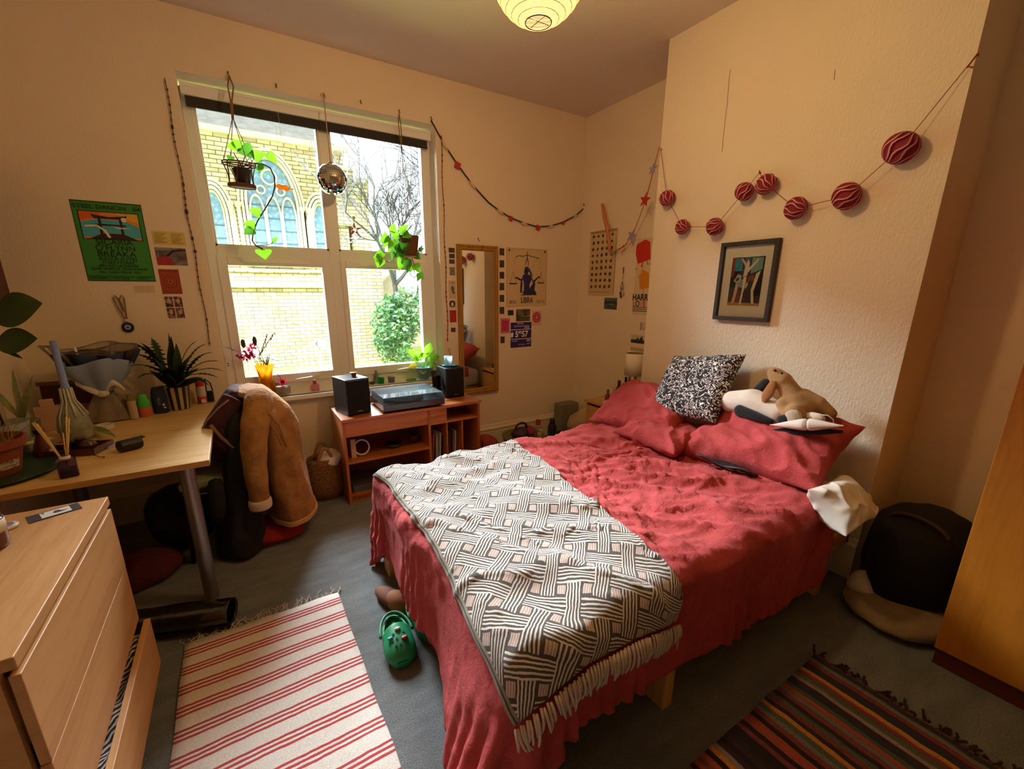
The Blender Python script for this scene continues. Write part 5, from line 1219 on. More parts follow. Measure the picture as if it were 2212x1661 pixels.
# ------------------------------------------------------------------ soft forms
def loft(secs, n=28, seed=0, amp=.0, fr=6., cap=True):
    """secs: (cx, cy, z, rx, ry[, rot]) bottom to top -> closed tube with folds"""
    m = MB(); P = []
    for k in range(n):
        a = 2*math.pi*k/n; row = []
        for s_ in secs:
            x, y, z, rx, ry = s_[:5]; ro = s_[5] if len(s_) > 5 else 0.
            u, v = rx*math.cos(a), ry*math.sin(a); q = Vector((x+u*math.cos(ro)-v*math.sin(ro), y+u*math.sin(ro)+v*math.cos(ro), z))
            d = Vector((math.cos(a+ro), math.sin(a+ro), 0)); f = amp*(N3((math.cos(a)*2.2+seed, math.sin(a)*2.2, z*fr*.35), 1.)+.6*math.sin(a*5+z*fr+seed)*.5); row.append(q+d*f)
        P.append(row)
    m.grid(P, closed_u=True)
    if cap:
        w = len(secs); m.f.append(tuple(k*w for k in range(n))); m.mi.append(0); m.f.append(tuple(k*w+w-1 for k in range(n))[::-1]); m.mi.append(0)
    return m
def interp(secs, n):
    out = []; k = len(secs)-1
    for i in range(n+1):
        f = i/n*k; a = min(k-1, int(f)); t = f-a; A = list(secs[a]); B = list(secs[a+1])
        while len(A) < 6: A.append(0.)
        while len(B) < 6: B.append(0.)
        t = t*t*(3-2*t)*.5+t*.5; out.append(tuple(A[j]*(1-t)+B[j]*t for j in range(6)))
    return out
def fuse(m, name, mat, parent=None, vox=.008, sm=6, it=None):
    o = m.build(name, mat, parent, smooth=True, recalc=True); md = o.modifiers.new('r', 'REMESH'); md.mode = 'VOXEL'; md.voxel_size = vox; md.use_smooth_shade = True
    if sm: md = o.modifiers.new('sm', 'SMOOTH'); md.factor = .5; md.iterations = sm
    return o
def cap(m, a, b, ra, rb, n=14):
    """capsule of changing radius"""
    a, b = Vector(a), Vector(b); k = 8; pts = [a.lerp(b, i/k) for i in range(k+1)]; m.tube(pts, [ra+(rb-ra)*i/k for i in range(k+1)], n); m.ball(a, ra, n); m.ball(b, rb, n)
# ------------------------------------------------------------------ chair with coats
M_CHROME = plain('chrome_rail', '#d9dadc', .15, 1.); M_SEAT = fabric('sage_seat_cloth', '#a3a98a', '#868d70', 300, .3)
chr_ = thing('chair', 'metal framed chair with a sage cushion, drawn up to the right end of the desk', 'chair', (-.1, 2.8, 0))
m = MB(); m.box((-.36, 2.585, .415), (.06, 3.02, .462)); m.build('seat', M_SEAT, chr_, bevel=.016)
m = MB(); m.box((-.355, 2.59, .396), (.06, 3.015, .414)); m.build('seat_frame', plain('dark_frame', '#221a1c', .4), chr_, bevel=.003)
m = MB(); m.cyl((-.33, 2.583, .393), (.05, 2.583, .393), .007, 10); m.build('rail', M_CHROME, chr_, smooth=True)
for lx, ly, tx in ((-.335, 2.60, -.36), (-.335, 3.0, -.36), (.05, 2.60, .09), (.05, 3.0, .09)):
    m = MB(); m.cyl((lx, ly, .40), (tx, ly, .0), .011, 10); m.build('leg', MC['dark_frame'], chr_, smooth=True)
m = MB()
for ly in (2.62, 2.98): m.cyl((.055, ly, .40), (.10, ly, .84), .011, 10)
m.build('back_post', MC['dark_frame'], chr_, smooth=True)
m = MB(); m.box((.078, 2.61, .58), (.108, 2.99, .85)); m.build('backrest', plain('dark_backrest', '#2a2022', .6), chr_, bevel=.012)
def suede(name, c1, c2):
    t = NT(name); n = t.noise(t.tc(), 9, 5, .6); f = t.noise(t.tc(), 160, 3); t.base(t.ramp(t.math('ADD', t.math('MULTIPLY', n, .8), t.math('MULTIPLY', f, .2)), [(.35, S(c2)), (.62, S(c1))])); t.set(Roughness=.9)
    t.bump(t.math('ADD', t.noise(t.tc(), 14, 5, .55, .8), t.math('MULTIPLY', f, .06)), .6, .03); return t.m
M_TAN = suede('tan_suede', '#b08144', '#855726'); M_SHEAR = plain('cream_shearling', '#d9c4a8', .95, bump=1., bscale=160)
tc = thing('jacket', 'tan suede shearling jacket hung over the chair back', 'jacket', (.12, 2.78, .85))
secs = [(.150, 2.74, .135, .132, .25), (.148, 2.74, .25, .120, .245), (.138, 2.74, .40, .118, .24), (.130, 2.74, .55, .118, .235), (.115, 2.74, .68, .118, .235), (.090, 2.75, .78, .105, .22), (.062, 2.76, .85, .08, .19), (.045, 2.77, .895, .045, .13)]
loft(interp(secs, 30), 40, 3., .020, 9.).build('body', M_TAN, tc, smooth=True, sub=1)
m = loft(interp([(.150, 2.74, .122, .134, .252), (.150, 2.74, .150, .137, .255)], 4), 40, 3., .018, 9.); m.build('hem', plain('suede_edge', '#c79a62', .85), tc, smooth=True)
sl = [(-.012, 2.475, .31), (-.012, 2.48, .40), (-.010, 2.49, .52), (.0, 2.505, .64), (.025, 2.53, .75), (.05, 2.58, .83), (.06, 2.66, .86)]
m = MB(); SP = [Vector(sl[0]).lerp(Vector(sl[0]), 0)]+[]; pts = []; rr = []
for i in range(25):
    f = i/24*(len(sl)-1); a = min(len(sl)-2, int(f)); q = Vector(sl[a]).lerp(Vector(sl[a+1]), f-a); pts.append(q); rr.append(.046+.024*min(1, i/16)+.0022*math.sin(i*1.3)+.0012*math.sin(i*2.9))
m.tube(pts, rr, 20); m.build('sleeve', M_TAN, tc, smooth=True, sub=1)
m = MB(); m.lathe([(.035,0),(.052,.0),(.058,.012),(.058,.05),(.05,.058),(.035,.055)], (sl[0][0], sl[0][1], sl[0][2]-.022), 24); m.build('cuff', M_SHEAR, tc, smooth=True, sub=1)
sl2 = [Vector((-.01, 2.60, .885)), Vector((.03, 2.545, .80)), Vector((.075, 2.50, .70)), Vector((.095, 2.492, .62))]
m = MB(); m.tube([q+Vector((.03, -.012, 0)) for q in sl2], .004, 6); m.tube([Vector((.02, 2.535, .875)), Vector((.075, 2.515, .82)), Vector((.13, 2.50, .72)), Vector((.15, 2.49, .60))], .004, 6); m.build('seam', plain('suede_seam', '#8a5d2c', .8), tc, smooth=True)
collar = loft(interp([(.02, 2.78, .862, .075, .17), (.015, 2.78, .888, .06, .14), (.02, 2.78, .902, .03, .09)], 8), 30, 1., .012, 14.); collar.build('collar', M_TAN, tc, smooth=True, sub=1)
M_MAROON = suede('maroon_wool', '#4a1f20', '#2a0f12'); M_BLKW = suede('black_wool', '#1d191b', '#0c0a0b')
mj = thing('jacket', 'maroon jacket with a pale striped sleeve slung over the chair beside the desk', 'jacket', (-.08, 2.85, .85))
loft(interp([(-.10, 2.84, .50, .13, .17), (-.10, 2.84, .62, .135, .18), (-.085, 2.84, .74, .115, .18), (-.055, 2.84, .83, .085, .16), (-.035, 2.83, .893, .05, .11)], 24), 36, 7., .018, 11.).build('body', M_MAROON, mj, smooth=True, sub=1)
m = MB(); pts = [Vector((-.05, 2.68, .86)), Vector((-.10, 2.66, .80)), Vector((-.165, 2.65, .72)), Vector((-.15, 2.63, .66)), Vector((-.10, 2.60, .61)), Vector((-.06, 2.58, .59))]; P2 = []
for i in range(26): f = i/25*5; a = min(4, int(f)); P2.append(pts[a].lerp(pts[a+1], f-a))
m.tube(P2, [.062-.0005*i for i in range(26)], 18); m.build('sleeve', M_MAROON, mj, smooth=True, sub=1)
M_PSTR = plain('dusty_pink_stripe', '#8a6a5c', .9)
m = MB(); m.tube([Vector((-.175, 2.585, .755)), Vector((-.14, 2.570, .685)), Vector((-.09, 2.540, .628))], .009, 8); m.tube([Vector((-.215, 2.62, .73)), Vector((-.19, 2.60, .775)), Vector((-.13, 2.60, .835)), Vector((-.08, 2.60, .87))], .005, 8); m.build('stripe', M_PSTR, mj, smooth=True)
m = MB(); m.lathe([(.03,0),(.045,0),(.045,.016),(.03,.016)], (-.055, 2.565, .585), 18, 0, Matrix.Rotation(1.0, 3, 'Y')); m.build('cuff', plain('pale_cuff', '#b39c8a', .9), mj, smooth=True)
bc = thing('coat', 'long black wool coat hanging down to the floor between the desk and the tan jacket', 'coat', (-.1, 2.7, .4))
loft(interp([(-.13, 2.66, .010, .135, .20), (-.13, 2.66, .10, .125, .19), (-.11, 2.66, .25, .11, .17), (-.085, 2.64, .42, .09, .14), (-.07, 2.62, .58, .07, .11), (-.055, 2.62, .72, .055, .08), (-.045, 2.66, .80, .03, .06)], 26), 36, 2., .020, 10.).build('body', M_BLKW, bc, smooth=True, sub=1)
m = MB(); m.tube([Vector((-.19, 2.50, .50)), Vector((-.20, 2.495, .42)), Vector((-.20, 2.49, .34)), Vector((-.22, 2.50, .24))], [.035, .04, .038, .03], 14); m.build('sleeve', M_BLKW, bc, smooth=True, sub=1)
# dark bag and red cloth under the chair
def heap(name, c, r, mat, label, cat, seed, amp=.3, fr=6., sub=1, group=None):
    m = MB(); m.ball((0, 0, 0), 1., 26, 0, r); V = []
    for v in m.v:
        v = Vector(v); k = 1+amp*N3(v, fr, seed)+amp*.5*N3(v, fr*2.1, seed+4); q = Vector((v.x*k, v.y*k, v.z*k))+Vector(c); q.z = max(q.z, .004); V.append(tuple(q))
    m.v = V; return tag(m.build(name, mat, smooth=True, sub=sub), label, cat, group)
heap('garment', (.03, 2.70, .03), (.20, .17, .065), fabric('crimson_cloth', '#a3201c', '#7a1214', 300, .4), 'crimson garment on the carpet under the tan jacket', 'garment', 3., .35, 8.)
heap('backpack', (-.40, 2.86, .18), (.17, .20, .19), M_BLKW, 'dark rucksack slumped on the carpet under the desk', 'bag', 5., .2, 6.)
heap('garment', (-.62, 2.60, .05), (.20, .18, .09), fabric('dark_red_print_cloth', '#6a201e', '#3c0f10', 60, .4), 'dark red patterned cloth in shadow under the desk', 'garment', 8., .3, 7.)
# rolled black mat
rl = thing('rolled_mat', 'shiny black rolled sheet lying on the carpet by the striped rug', 'roll', (-.33, 2.04, .06))
a, b_ = Vector((-.56, 2.12, .062)), Vector((-.178, 1.985, .062)); dR = (b_-a).normalized(); uR = Vector((0, 0, 1)); sR = dR.cross(uR)
m = MB(); P = []
for i in range(49):
    t = i/48*2*math.pi*1.55; r = .052+.0065*t/ (2*math.pi)
    q = sR*math.cos(t+2.2)*r*1.05+uR*math.sin(t+2.2)*r*.9
    P.append([a+dR*((b_-a).length*j/10)+q*(1+.05*math.sin(j*.9+i*.1)) for j in range(11)])
m.grid(P); tb = NT('black_patent_vinyl'); tb.base(S('#0d0f12')); tb.set(Roughness=.16, Coat_Weight=1., Coat_Roughness=.1); tb.bump(tb.noise(tb.tc(), 9, 3), .35, .03); m.build('sheet', tb.m, rl, smooth=True, solid=.004, sub=1)
m = MB(); m.tube([a+Vector((-.02, 0, .05)), a+Vector((-.05, .03, .10)), a+Vector((.0, .05, .11)), a+Vector((.03, .03, .06))], .012, 8); m.build('strap', MC['black_plastic'], rl, smooth=True)

# ------------------------------------------------------------------ things on the desk
def dsk(px, py): return at(px, py, 2, zd)
def bottle(name, label, c, prof, mat, capmat=None, capprof=None, group=None, cat='bottle', sx=1., sy=1., rz=0., n=24, extra=None):
    t = thing(name, label, cat, c, group); M = Matrix.Rotation(rz, 3, 'Z') @ Matrix.Diagonal((sx, sy, 1))
    m = MB(); m.lathe(prof, c, n, 0, M); m.build('body', mat, t, smooth=True, ang=.7)
    if capprof: m = MB(); m.lathe(capprof, c, n, 0, M); m.build('cap', capmat, t, smooth=True, ang=.7)
    return t
def dcyl(r, h, z0=.001, b=.004): return [(0, z0), (r-b, z0), (r, z0+b), (r, h-b), (r-b, h), (0, h)]
# terracotta pot on a green tray
pc = Vector((-.872, 2.335, zd)); rimz = at(60, 940, 1, pc.y).z-zd
tr = thing('plant_tray', 'dark green round tray under the terracotta pot at the desk front edge', 'tray', pc)
m = MB(); m.lathe([(0,.001),(.19,.001),(.215,.018),(.208,.018),(.188,.006),(0,.006)], pc, 40); m.build('dish', plain('dark_green_enamel', '#1d3a24', .35), tr, smooth=True)
pt = thing('potted_plant', 'terracotta pot with dry grass and a paper label on the green tray', 'plant', pc)
m = MB(); m.lathe([(0,.007),(.082,.007),(.105,rimz-.03),(.116,rimz-.03),(.120,rimz),(.111,rimz),(.104,rimz-.03),(0,rimz-.035)], pc, 36); m.build('pot', plain('terracotta', '#8a3f28', .7, var=.12, vscale=12, bump=.2), pt, smooth=True, ang=.6)
m = MB(); P = [];
for i in range(9):
    a_ = -1.25+i*.13; P.append([(pc.x+(.0865+.018*z/.1)*math.cos(a_), pc.y+(.0865+.018*z/.1)*math.sin(a_), zd+.02+z) for z in (.012, .075)])
m.grid(P); lb = NT('printed_label'); lb.base(lb.ramp(lb.noise(lb.mapping((1, 1, 3)), 60, 4), [(.42, S('#8f8068')), (.55, S('#d6c7a8'))])); lb.set(Roughness=.7); m.build('label', lb.m, pt, smooth=True)
rng = random.Random(31); m = MB()
for i in range(70):
    a_ = rng.uniform(0, 6.28); r0 = rng.uniform(0, .09); b0 = pc+Vector((r0*math.cos(a_), r0*math.sin(a_), rimz-.035)); d_ = Vector((rng.gauss(0, .4), rng.gauss(0, .4), 1)); L_ = rng.uniform(.05, .16); m.tube([b0, b0+d_*L_*.5, b0+d_*L_+Vector((rng.gauss(0, .02), rng.gauss(0, .02), -.01))], .0013, 4)
m.build('dry_grass', plain('dry_straw', '#8a7a3c', .9), pt)
# rubber plant leaves at the very left
rp = thing('rubber_plant', 'tall plant with broad dark green leaves at the left edge behind the terracotta pot', 'plant', (-.90, 2.62, zd))
m = MB(); m.lathe([(0,.001),(.06,.001),(.08,.14),(.074,.14),(.07,.12),(0,.115)], (-.90, 2.62, zd), 26); m.build('pot', plain('clear_grey_pot', '#8d8c86', .4), rp, smooth=True)
m = MB(); m.tube([(-.90, 2.62, zd+.11), (-.895, 2.58, 1.0), (-.90, 2.54, 1.22), (-.90, 2.5, 1.42)], [.008, .007, .006, .004], 8); m.build('stem', plain('brown_stem', '#4b3a22', .8), rp, smooth=True)
M_RUB = leafmat('rubber_leaf', '#3f5220', '#24330f', 14)
for b0, t0, w_, nv in (((-20, 690), (82, 650), .19, (0, -.7, .6)), ((-15, 745), (74, 728), .13, (0, -.8, .5)), ((0, 752), (48, 772), .02, (0, -.6, .8)), ((-10, 640), (-60, 610), .09, (0, -.8, .4)), ((-10, 800), (-70, 790), .08, (0, -.6, .8))):
    m = MB(); leafshape(m, at(*b0, 1, 2.5), at(*t0, 1, 2.45), w_, Vector(nv), heart=False, fold=.12); m.build('leaf', M_RUB, rp, smooth=True, sub=1)
sp_ = thing('spider_plant', 'small striped spider plant in a glass behind the terracotta pot', 'plant', (-.90, 2.82, zd)); q0 = Vector((-.90, 2.82, zd))
m = MB(); m.lathe([(0,.001),(.045,.001),(.055,.10),(.05,.10),(.042,.006),(0,.006)], q0, 24); m.build('glass', glassy('clear_glass', '#eef4f0', .3, .05, .5), sp_, smooth=True)
for b0, t0 in (((5, 830), (60, 812)), ((0, 835), (45, 850)), ((5, 830), (20, 800)), ((-5, 830), (-40, 815)), ((0, 830), (35, 870))):
    m = MB(); leafshape(m, q0+Vector((0, 0, .09)), at(*t0, 1, 2.78), .028, Vector((0, -.6, .8)), heart=False); m.build('leaf', leafmat('pale_striped_leaf', '#b5bd8a', '#6f7f4a', 60), sp_, smooth=True, sub=1)
# bottle with a blue candle
bc_ = dsk(172, 948); bc_ = Vector((-.705, 2.72, zd)); cb_ = thing('candle_bottle', 'wax-covered round glass bottle holding a tall pale blue candle', 'candle', bc_); zc0 = at(140, 838, 1, 2.72).z-zd; zc1 = at(108, 737, 1, 2.72).z-zd
m = MB(); m.lathe([(0,.001),(.045,.001),(.058,.02),(.062,.06),(.052,.12),(.03,.17),(.02,.19),(.019,zc0),(.0,zc0)], bc_, 30); m.build('bottle', plain('wax_clouded_glass', '#8f927c', .25, var=.25, vscale=30, bump=.6, bscale=50, coat=.5), cb_, smooth=True)
m = MB(); rng = random.Random(4)
for i in range(11):
    a_ = i*.571; L_ = rng.uniform(.05, .13); pts = [Vector((bc_.x+r*math.cos(a_), bc_.y+r*math.sin(a_), zd+z)) for r, z in ((.020, zc0), (.024, .19), (.036, .165), (.055, .12), (.062, .12-L_*.6))]; m.tube(pts[:3+int(L_*20)], .0034, 6)
m.build('wax_drips', plain('grey_wax', '#c4c2b4', .5), cb_, smooth=True)
m = MB(); m.lathe([(0, zc0-.004),(.016, zc0-.004),(.0155, zc0+.01),(.0135, zc0+.014),(.0125, zc1),(.010, zc1+.001),(0, zc1-.004)], bc_, 20); m.build('candle', plain('periwinkle_wax', '#7f93c8', .45), cb_, smooth=True, ang=.6)
# bouquet in blue paper and cellophane
bq = thing('bouquet', 'wrapped bouquet in navy paper and clear film tied with white ribbon, against the wall', 'bouquet', (-.655, 3.08, zd)); B0 = Vector((-.645, 3.06, zd))
def cone(name, prof, mat, seed, amp, c=B0, n=40, sy=.55, yo=0., a0=0., a1=2*math.pi):
    m = MB(); P = []
    for k in range(n+1):
        a_ = a0+(a1-a0)*k/n; row = []
        for r, z in prof: rr_ = r*(1+amp*math.sin(a_*7+seed)*min(1, r*12)+amp*.8*N3((a_*2, z*12, seed), 1.)); row.append((c.x+rr_*math.cos(a_), c.y+yo+rr_*math.sin(a_)*sy, c.z+z*(1+.10*amp*10*math.sin(a_*3+seed)*(.3 if z > .3 else 0))))
        P.append(row)
    m.grid(P); return m.build(name, mat, bq, smooth=True, solid=.0015, sub=1)
cone('paper_base', [(.115, .001), (.10, .05), (.07, .11), (.035, .165)], plain('taupe_paper', '#8a7a68', .7, var=.2, vscale=18), 1., .12)
cone('navy_paper', [(.03, .16), (.07, .21), (.115, .27), (.150, .33), (.170, .375)], plain('navy_tissue', '#33406a', .6, bump=.6, bscale=12), 2., .10)
cone('film', [(.03, .16), (.085, .24), (.135, .32), (.18, .41)], glassy('cellophane', '#eceae6', .3, .12, .5), 4., .14, n=48)
cone('grey_paper', [(.033, .165), (.08, .21), (.12, .265), (.135, .315), (.14, .335)], plain('slate_tissue', '#8fa2c2', .5, bump=.8, bscale=9), 5., .16, yo=-.03)
m = MB()
for s_ in (-1, 1):
    P = []
    for i in range(13):
        f = i/12; q = Vector((B0.x+s_*(.01+.085*f), B0.y-.045-.02*math.sin(f*3), B0.z+.165+(.05*math.sin(f*math.pi) if s_ > 0 else .06*f))); P.append([q+Vector((0, 0, .022*(1-.5*f))), q+Vector((0, -.008, 0)), q+Vector((0, 0, -.022*(1-.5*f)))])
    m.grid(P)
m.ball((B0.x, B0.y-.045, B0.z+.16), .024, 12, 0, (1.2, .7, .9)); m.build('ribbon', plain('white_organza', '#d8d6d2', .5), bq, smooth=True)
m = MB(); m.tube([(B0.x-.06, B0.y, B0.z+.28), (B0.x-.075, B0.y, B0.z+.405)], [.003, .006], 8); m.build('card_pick', plain('white_pick', '#e9e7e2', .4), bq, smooth=True)
# toiletries
c = dsk(292, 905); bottle('pump_bottle', 'slim cream bottle with a brown band next to the bouquet', c, dcyl(.019, .105), plain('cream_plastic', '#bfae92', .5), plain('tan_cap', '#8a7556', .4), [(0,.105),(.017,.105),(.017,.14),(0,.142)], 'toiletries on the desk')
c = dsk(316, 899); bottle('shampoo_bottle', 'pink bottle with a bright green top beside the navy bottle', c, [(0,.001),(.028,.001),(.03,.006),(.03,.055),(.0,.056)], plain('salmon_plastic', '#cf6a66', .4), plain('leaf_green_plastic', '#4fc04a', .35), [(0,.056),(.03,.056),(.029,.085),(.022,.105),(.018,.125),(.014,.128),(0,.128)], 'toiletries on the desk', sx=1.05, sy=.7)
c = dsk(350, 892); t_ = bottle('shower_gel', 'navy blue shower bottle standing left of the striped plant pot', c, [(0,.001),(.034,.001),(.037,.008),(.037,.09),(.033,.125),(.026,.15),(.024,.155),(0,.156)], plain('navy_plastic', '#1f2e4a', .35), None, None, 'toiletries on the desk', sx=1., sy=.55)
write('VITAL', MT(c.x, c.y-.0212, zd+.075) @ Matrix.Rotation(math.pi/2, 4, 'X') @ Matrix.Rotation(math.pi/2, 4, 'Z'), .018, plain('pale_blue_ink', '#8ea2c0', .5), t_)
m = MB(); m.ball((c.x+.018, c.y-.020, zd+.052), .007, 8, 0, (1, .3, 1)); m.ball((c.x+.022, c.y-.020, zd+.035), .006, 8, 0, (1, .3, 1)); m.build('motif', plain('cream_print', '#d8cfc4', .5), t_, smooth=True)
c = dsk(441, 872); c = Vector((-.236, 3.225, zd)); t_ = bottle('spray_can', 'red and white spray can at the back right corner of the desk', c, [(0,.001),(.024,.001),(.0255,.004),(.0255,.105),(.021,.118),(0,.12)], plain('white_can', '#d4cbc4', .35), plain('red_cap', '#b52420', .35), [(0,.112),(.0225,.112),(.0225,.142),(.018,.15),(0,.15)], 'toiletries on the desk')
m = MB(); m.lathe([(.0258,.006),(.0262,.006),(.0262,.05),(.0258,.05)], c, 24); m.build('label', plain('red_label', '#b5322a', .4), t_, smooth=True)
m = MB(); m.box((-.004, -.0272, .012), (.02, -.0262, .034), 0, MT(c.x, c.y, zd)); m.build('barcode', plain('barcode_white', '#e6ded6', .5), t_)
c = Vector((-.195, 3.262, zd)); bb = thing('bag', 'small black bag at the very back corner of the desk behind the red can', 'bag', c); m = MB(); m.box((-.02, -.02, .001), (.02, .02, .07), 0, MT(c.x, c.y, zd)); m.build('pouch', M_BLKW, bb, bevel=.01); m = MB(); m.tube([c+Vector((-.015, 0, .07)), c+Vector((-.012, 0, .15)), c+Vector((.012, 0, .12)), c+Vector((.018, 0, .07))], .004, 6); m.build('handle', M_BLKW, bb, smooth=True)
# striped pot with the dark fern-like plant
c = Vector((-.352, 3.165, zd)); sp = thing('potted_plant', 'dark jagged-leaf plant in a black and cream striped pot at the back of the desk', 'plant', c)
ts = NT('striped_pot'); ss_ = ts.node('ShaderNodeSeparateXYZ'); mp_ = ts.node('ShaderNodeMapping'); ts.l.new(ts.tc(), mp_.inputs[0]); mp_.inputs['Location'].default_value = (-c.x, -c.y, 0); ts.l.new(mp_.outputs[0], ss_.inputs[0]); an = ts.math('ARCTAN2', ss_.outputs[1], ss_.outputs[0]); ts.base(ts.mix(ts.math('GREATER_THAN', ts.math('SINE', ts.math('MULTIPLY', an, 12.)), .05), S('#cdb98c'), S('#231d16'))); ts.set(Roughness=.4)
hz = .135; m = MB(); m.lathe([(0,.001),(.055,.001),(.06,.01),(.072,hz),(.076,hz+.004),(.068,hz+.004),(.062,hz-.02),(0,hz-.025)], c, 36); m.build('pot', ts.m, sp, smooth=True, ang=.7)
M_FERN = leafmat('holly_fern_leaf', '#3f5a34', '#1c2c16', 40)
rng = random.Random(17)
def frond(b0, tip, wid, mat, nm='frond', droop=.04, par=None):
    b0, tip = Vector(b0), Vector(tip); m = MB(); n_ = 22; P = []
    for i in range(n_+1):
        f = i/n_; q = b0.lerp(tip, f)+Vector((0, 0, droop*4*f*(1-f))); P.append(q)
    m.tube(P, [.0016]*(n_+1), 4); 
    for i in range(2, n_):
        d = (P[i+1]-P[i-1]).normalized(); s_ = d.cross(Vector((0, 0, 1))).normalized(); w_ = wid*math.sin(math.pi*min(1, (i/n_)*.9+.1))*(1 if i % 2 else .55)
        for k in (-1, 1): m.add([P[i], P[i]+s_*k*w_+d*.008, P[i]+d*.026], [(0, 1, 2)])
    return m.build(nm, mat, par or sp, solid=.0008)
top = c+Vector((0, 0, hz))
for t0, yy in (((290, 742), 3.05), ((283, 790), 2.98), ((292, 765), 3.0), ((300, 815), 2.98), ((330, 735), 3.2), ((365, 726), 3.15), ((420, 740), 3.15), ((455, 762), 3.08), ((478, 800), 3.02), ((470, 815), 3.0), ((448, 830), 3.0), ((440, 745), 3.2), ((400, 790), 2.98), ((350, 800), 2.98), ((468, 780), 3.15), ((310, 745), 3.12)):
    frond(top+Vector((rng.uniform(-.03, .03), rng.uniform(-.03, .02), -.01)), at(*t0, 1, yy), .04, M_FERN, droop=.05)
for t0, yy, w_ in (((362, 728), 3.14, .06), ((345, 775), 3.02, .05), ((402, 765), 3.02, .05), ((385, 745), 3.08, .055), ((370, 800), 2.99, .05), ((420, 790), 3.0, .05), ((330, 800), 3.05, .05), ((395, 815), 3.0, .05), ((340, 830), 3.04, .045), ((430, 815), 3.05, .045)):
    m = MB(); e_ = at(*t0, 1, yy); leafshape(m, top+Vector((rng.uniform(-.02, .02), rng.uniform(-.02, .02), -.01)), e_, w_, Vector((rng.uniform(-.4, .4), -.7, .7)), heart=False); m.build('leaf', M_FERN, sp, smooth=True, sub=1)
# tall dark red box and clutter at the left back
c = Vector((-.80, 3.19, zd)); fb = thing('picture_frame', 'dark red backed frame leaning on the wall behind the blue candle', 'frame', c)
M = Matrix.Translation(c) @ Matrix.Rotation(-.10, 4, 'X'); m = MB(); m.box((-.13, 0, .003), (.13, .015, .20), 0, M); m.build('panel', plain('oxblood_panel', '#4a1a18', .6), fb); m = MB(); m.box((-.14, -.006, .195), (.14, .02, .215), 0, M); m.build('top_rail', plain('brown_rail', '#7a4f2a', .5), fb)
m = MB(); m.ball((c.x+.03, c.y-.012, zd+.06), .035, 10, 0, (1, .2, .8)); m.build('motif', plain('pink_motif', '#a3484a', .6), fb, smooth=True)
c = Vector((-.86, 2.98, zd)); m = MB(); m.box((-.045, -.02, .001), (.045, .02, .125), 0, MT(c.x, c.y, c.z, .2)); m.box((-.02, -.015, .125), (.03, .015, .16), 0, MT(c.x, c.y, c.z, .2)); tag(m.build('box', plain('blush_card_box', '#c09a80', .7), bevel=.002), 'blush card box standing behind the spider plant', 'box')
c = Vector((-.795, 2.52, zd)); tn = thing('book', 'stacked notebooks with a yellow sticky note between terracotta pot and candle bottle', 'notebook', c)
M = MT(-.82, 2.62, zd, .55); m = MB(); m.box((-.05, -.06, .001), (.05, .06, .05), 0, M); m.build('pages', plain('grey_pages', '#8d8a84', .6), tn, bevel=.002); m = MB(); m.box((-.04, -.052, .0505), (.045, -.02, .053), 0, M); m.build('sticky_note', plain('yellow_note', '#d9cf4a', .6), tn)
c = Vector((-.765, 2.50, zd)); bottle('perfume_bottle', 'dark rose bottle with a black stopper beside the terracotta pot', c, [(0,.001),(.03,.001),(.034,.02),(.028,.05),(.016,.085),(.012,.105),(0,.105)], plain('smoky_rose_glass', '#5a2a2a', .15, coat=.5), plain('black_plastic', '#101012', .35), [(0,.105),(.017,.105),(.017,.122),(0,.124)])
# brown glass tray with odds and ends
c = Vector((-.66, 2.50, zd)); ty = thing('tray', 'brown glass tray crowded with little things in the middle of the desk', 'tray', c)
M = MT(c.x, c.y, c.z, -.35); m = MB(); m.box((-.10, -.065, .001), (.10, .065, .006), 0, M)
for s_ in (-1, 1): m.box((-.10, s_*.062-.003, .006), (.10, s_*.062+.003, .03), 0, M); m.box((s_*.097-.003, -.065, .006), (s_*.097+.003, .065, .03), 0, M)
m.build('dish', plain('amber_brown_glass', '#5a2c14', .12, coat=.6), ty, bevel=.002)
for nm, lb, dx, dy, prof, cc in (('cosmetic_jar', 'low black jar in the brown tray', -.05, .01, dcyl(.026, .04), '#1c1618'), ('cosmetic_jar', 'small dark plum jar in the brown tray', .0, .025, dcyl(.02, .052), '#33161f'), ('cosmetic_jar', 'brown dome-lidded jar in the brown tray', .05, -.01, [(0,.001),(.028,.001),(.03,.03),(.02,.045),(0,.05)], '#4a2413'), ('cosmetic_jar', 'cream lidded jar at the tray end', -.075, -.035, dcyl(.016, .03), '#cbb89c')):
    q = M @ Vector((dx, dy, .0065)); m = MB(); m.lathe(prof, q, 22); tag(m.build(nm, plain('jar_'+cc, cc, .3), smooth=True, ang=.6), lb, 'jar', 'jars in the brown tray')
q = M @ Vector((-.03, -.03, .0065)); m = MB()
for k in range(7): a_ = k*.9; leafshape(m, q+Vector((0, 0, .035)), q+Vector((.024*math.cos(a_), .018*math.sin(a_), .05)), .016, Vector((0, 0, 1)))
m.tube([q, q+Vector((0, 0, .038))], .002, 5); tag(m.build('paper_flower', leafmat('coral_petal', '#d8504a', '#b02a30', 60), smooth=True), 'small coral paper flower standing in the brown tray', 'flower')
# loose long green leaves lying across
m = MB(); leafshape(m, dsk(195, 950)+Vector((0, 0, .07)), dsk(142, 935)+Vector((0, 0, .12)), .035, Vector((.3, -.6, .7)), heart=False); leafshape(m, dsk(255, 958)+Vector((0, 0, .03)), dsk(185, 925)+Vector((0, 0, .05)), .04, Vector((.2, -.6, .8)), heart=False); tag(m.build('cut_leaf', leafmat('cut_leaf_green', '#9aa86a', '#5d6b34', 20), smooth=True, sub=1), 'two long cut green leaves lying across the brown tray', 'leaf')
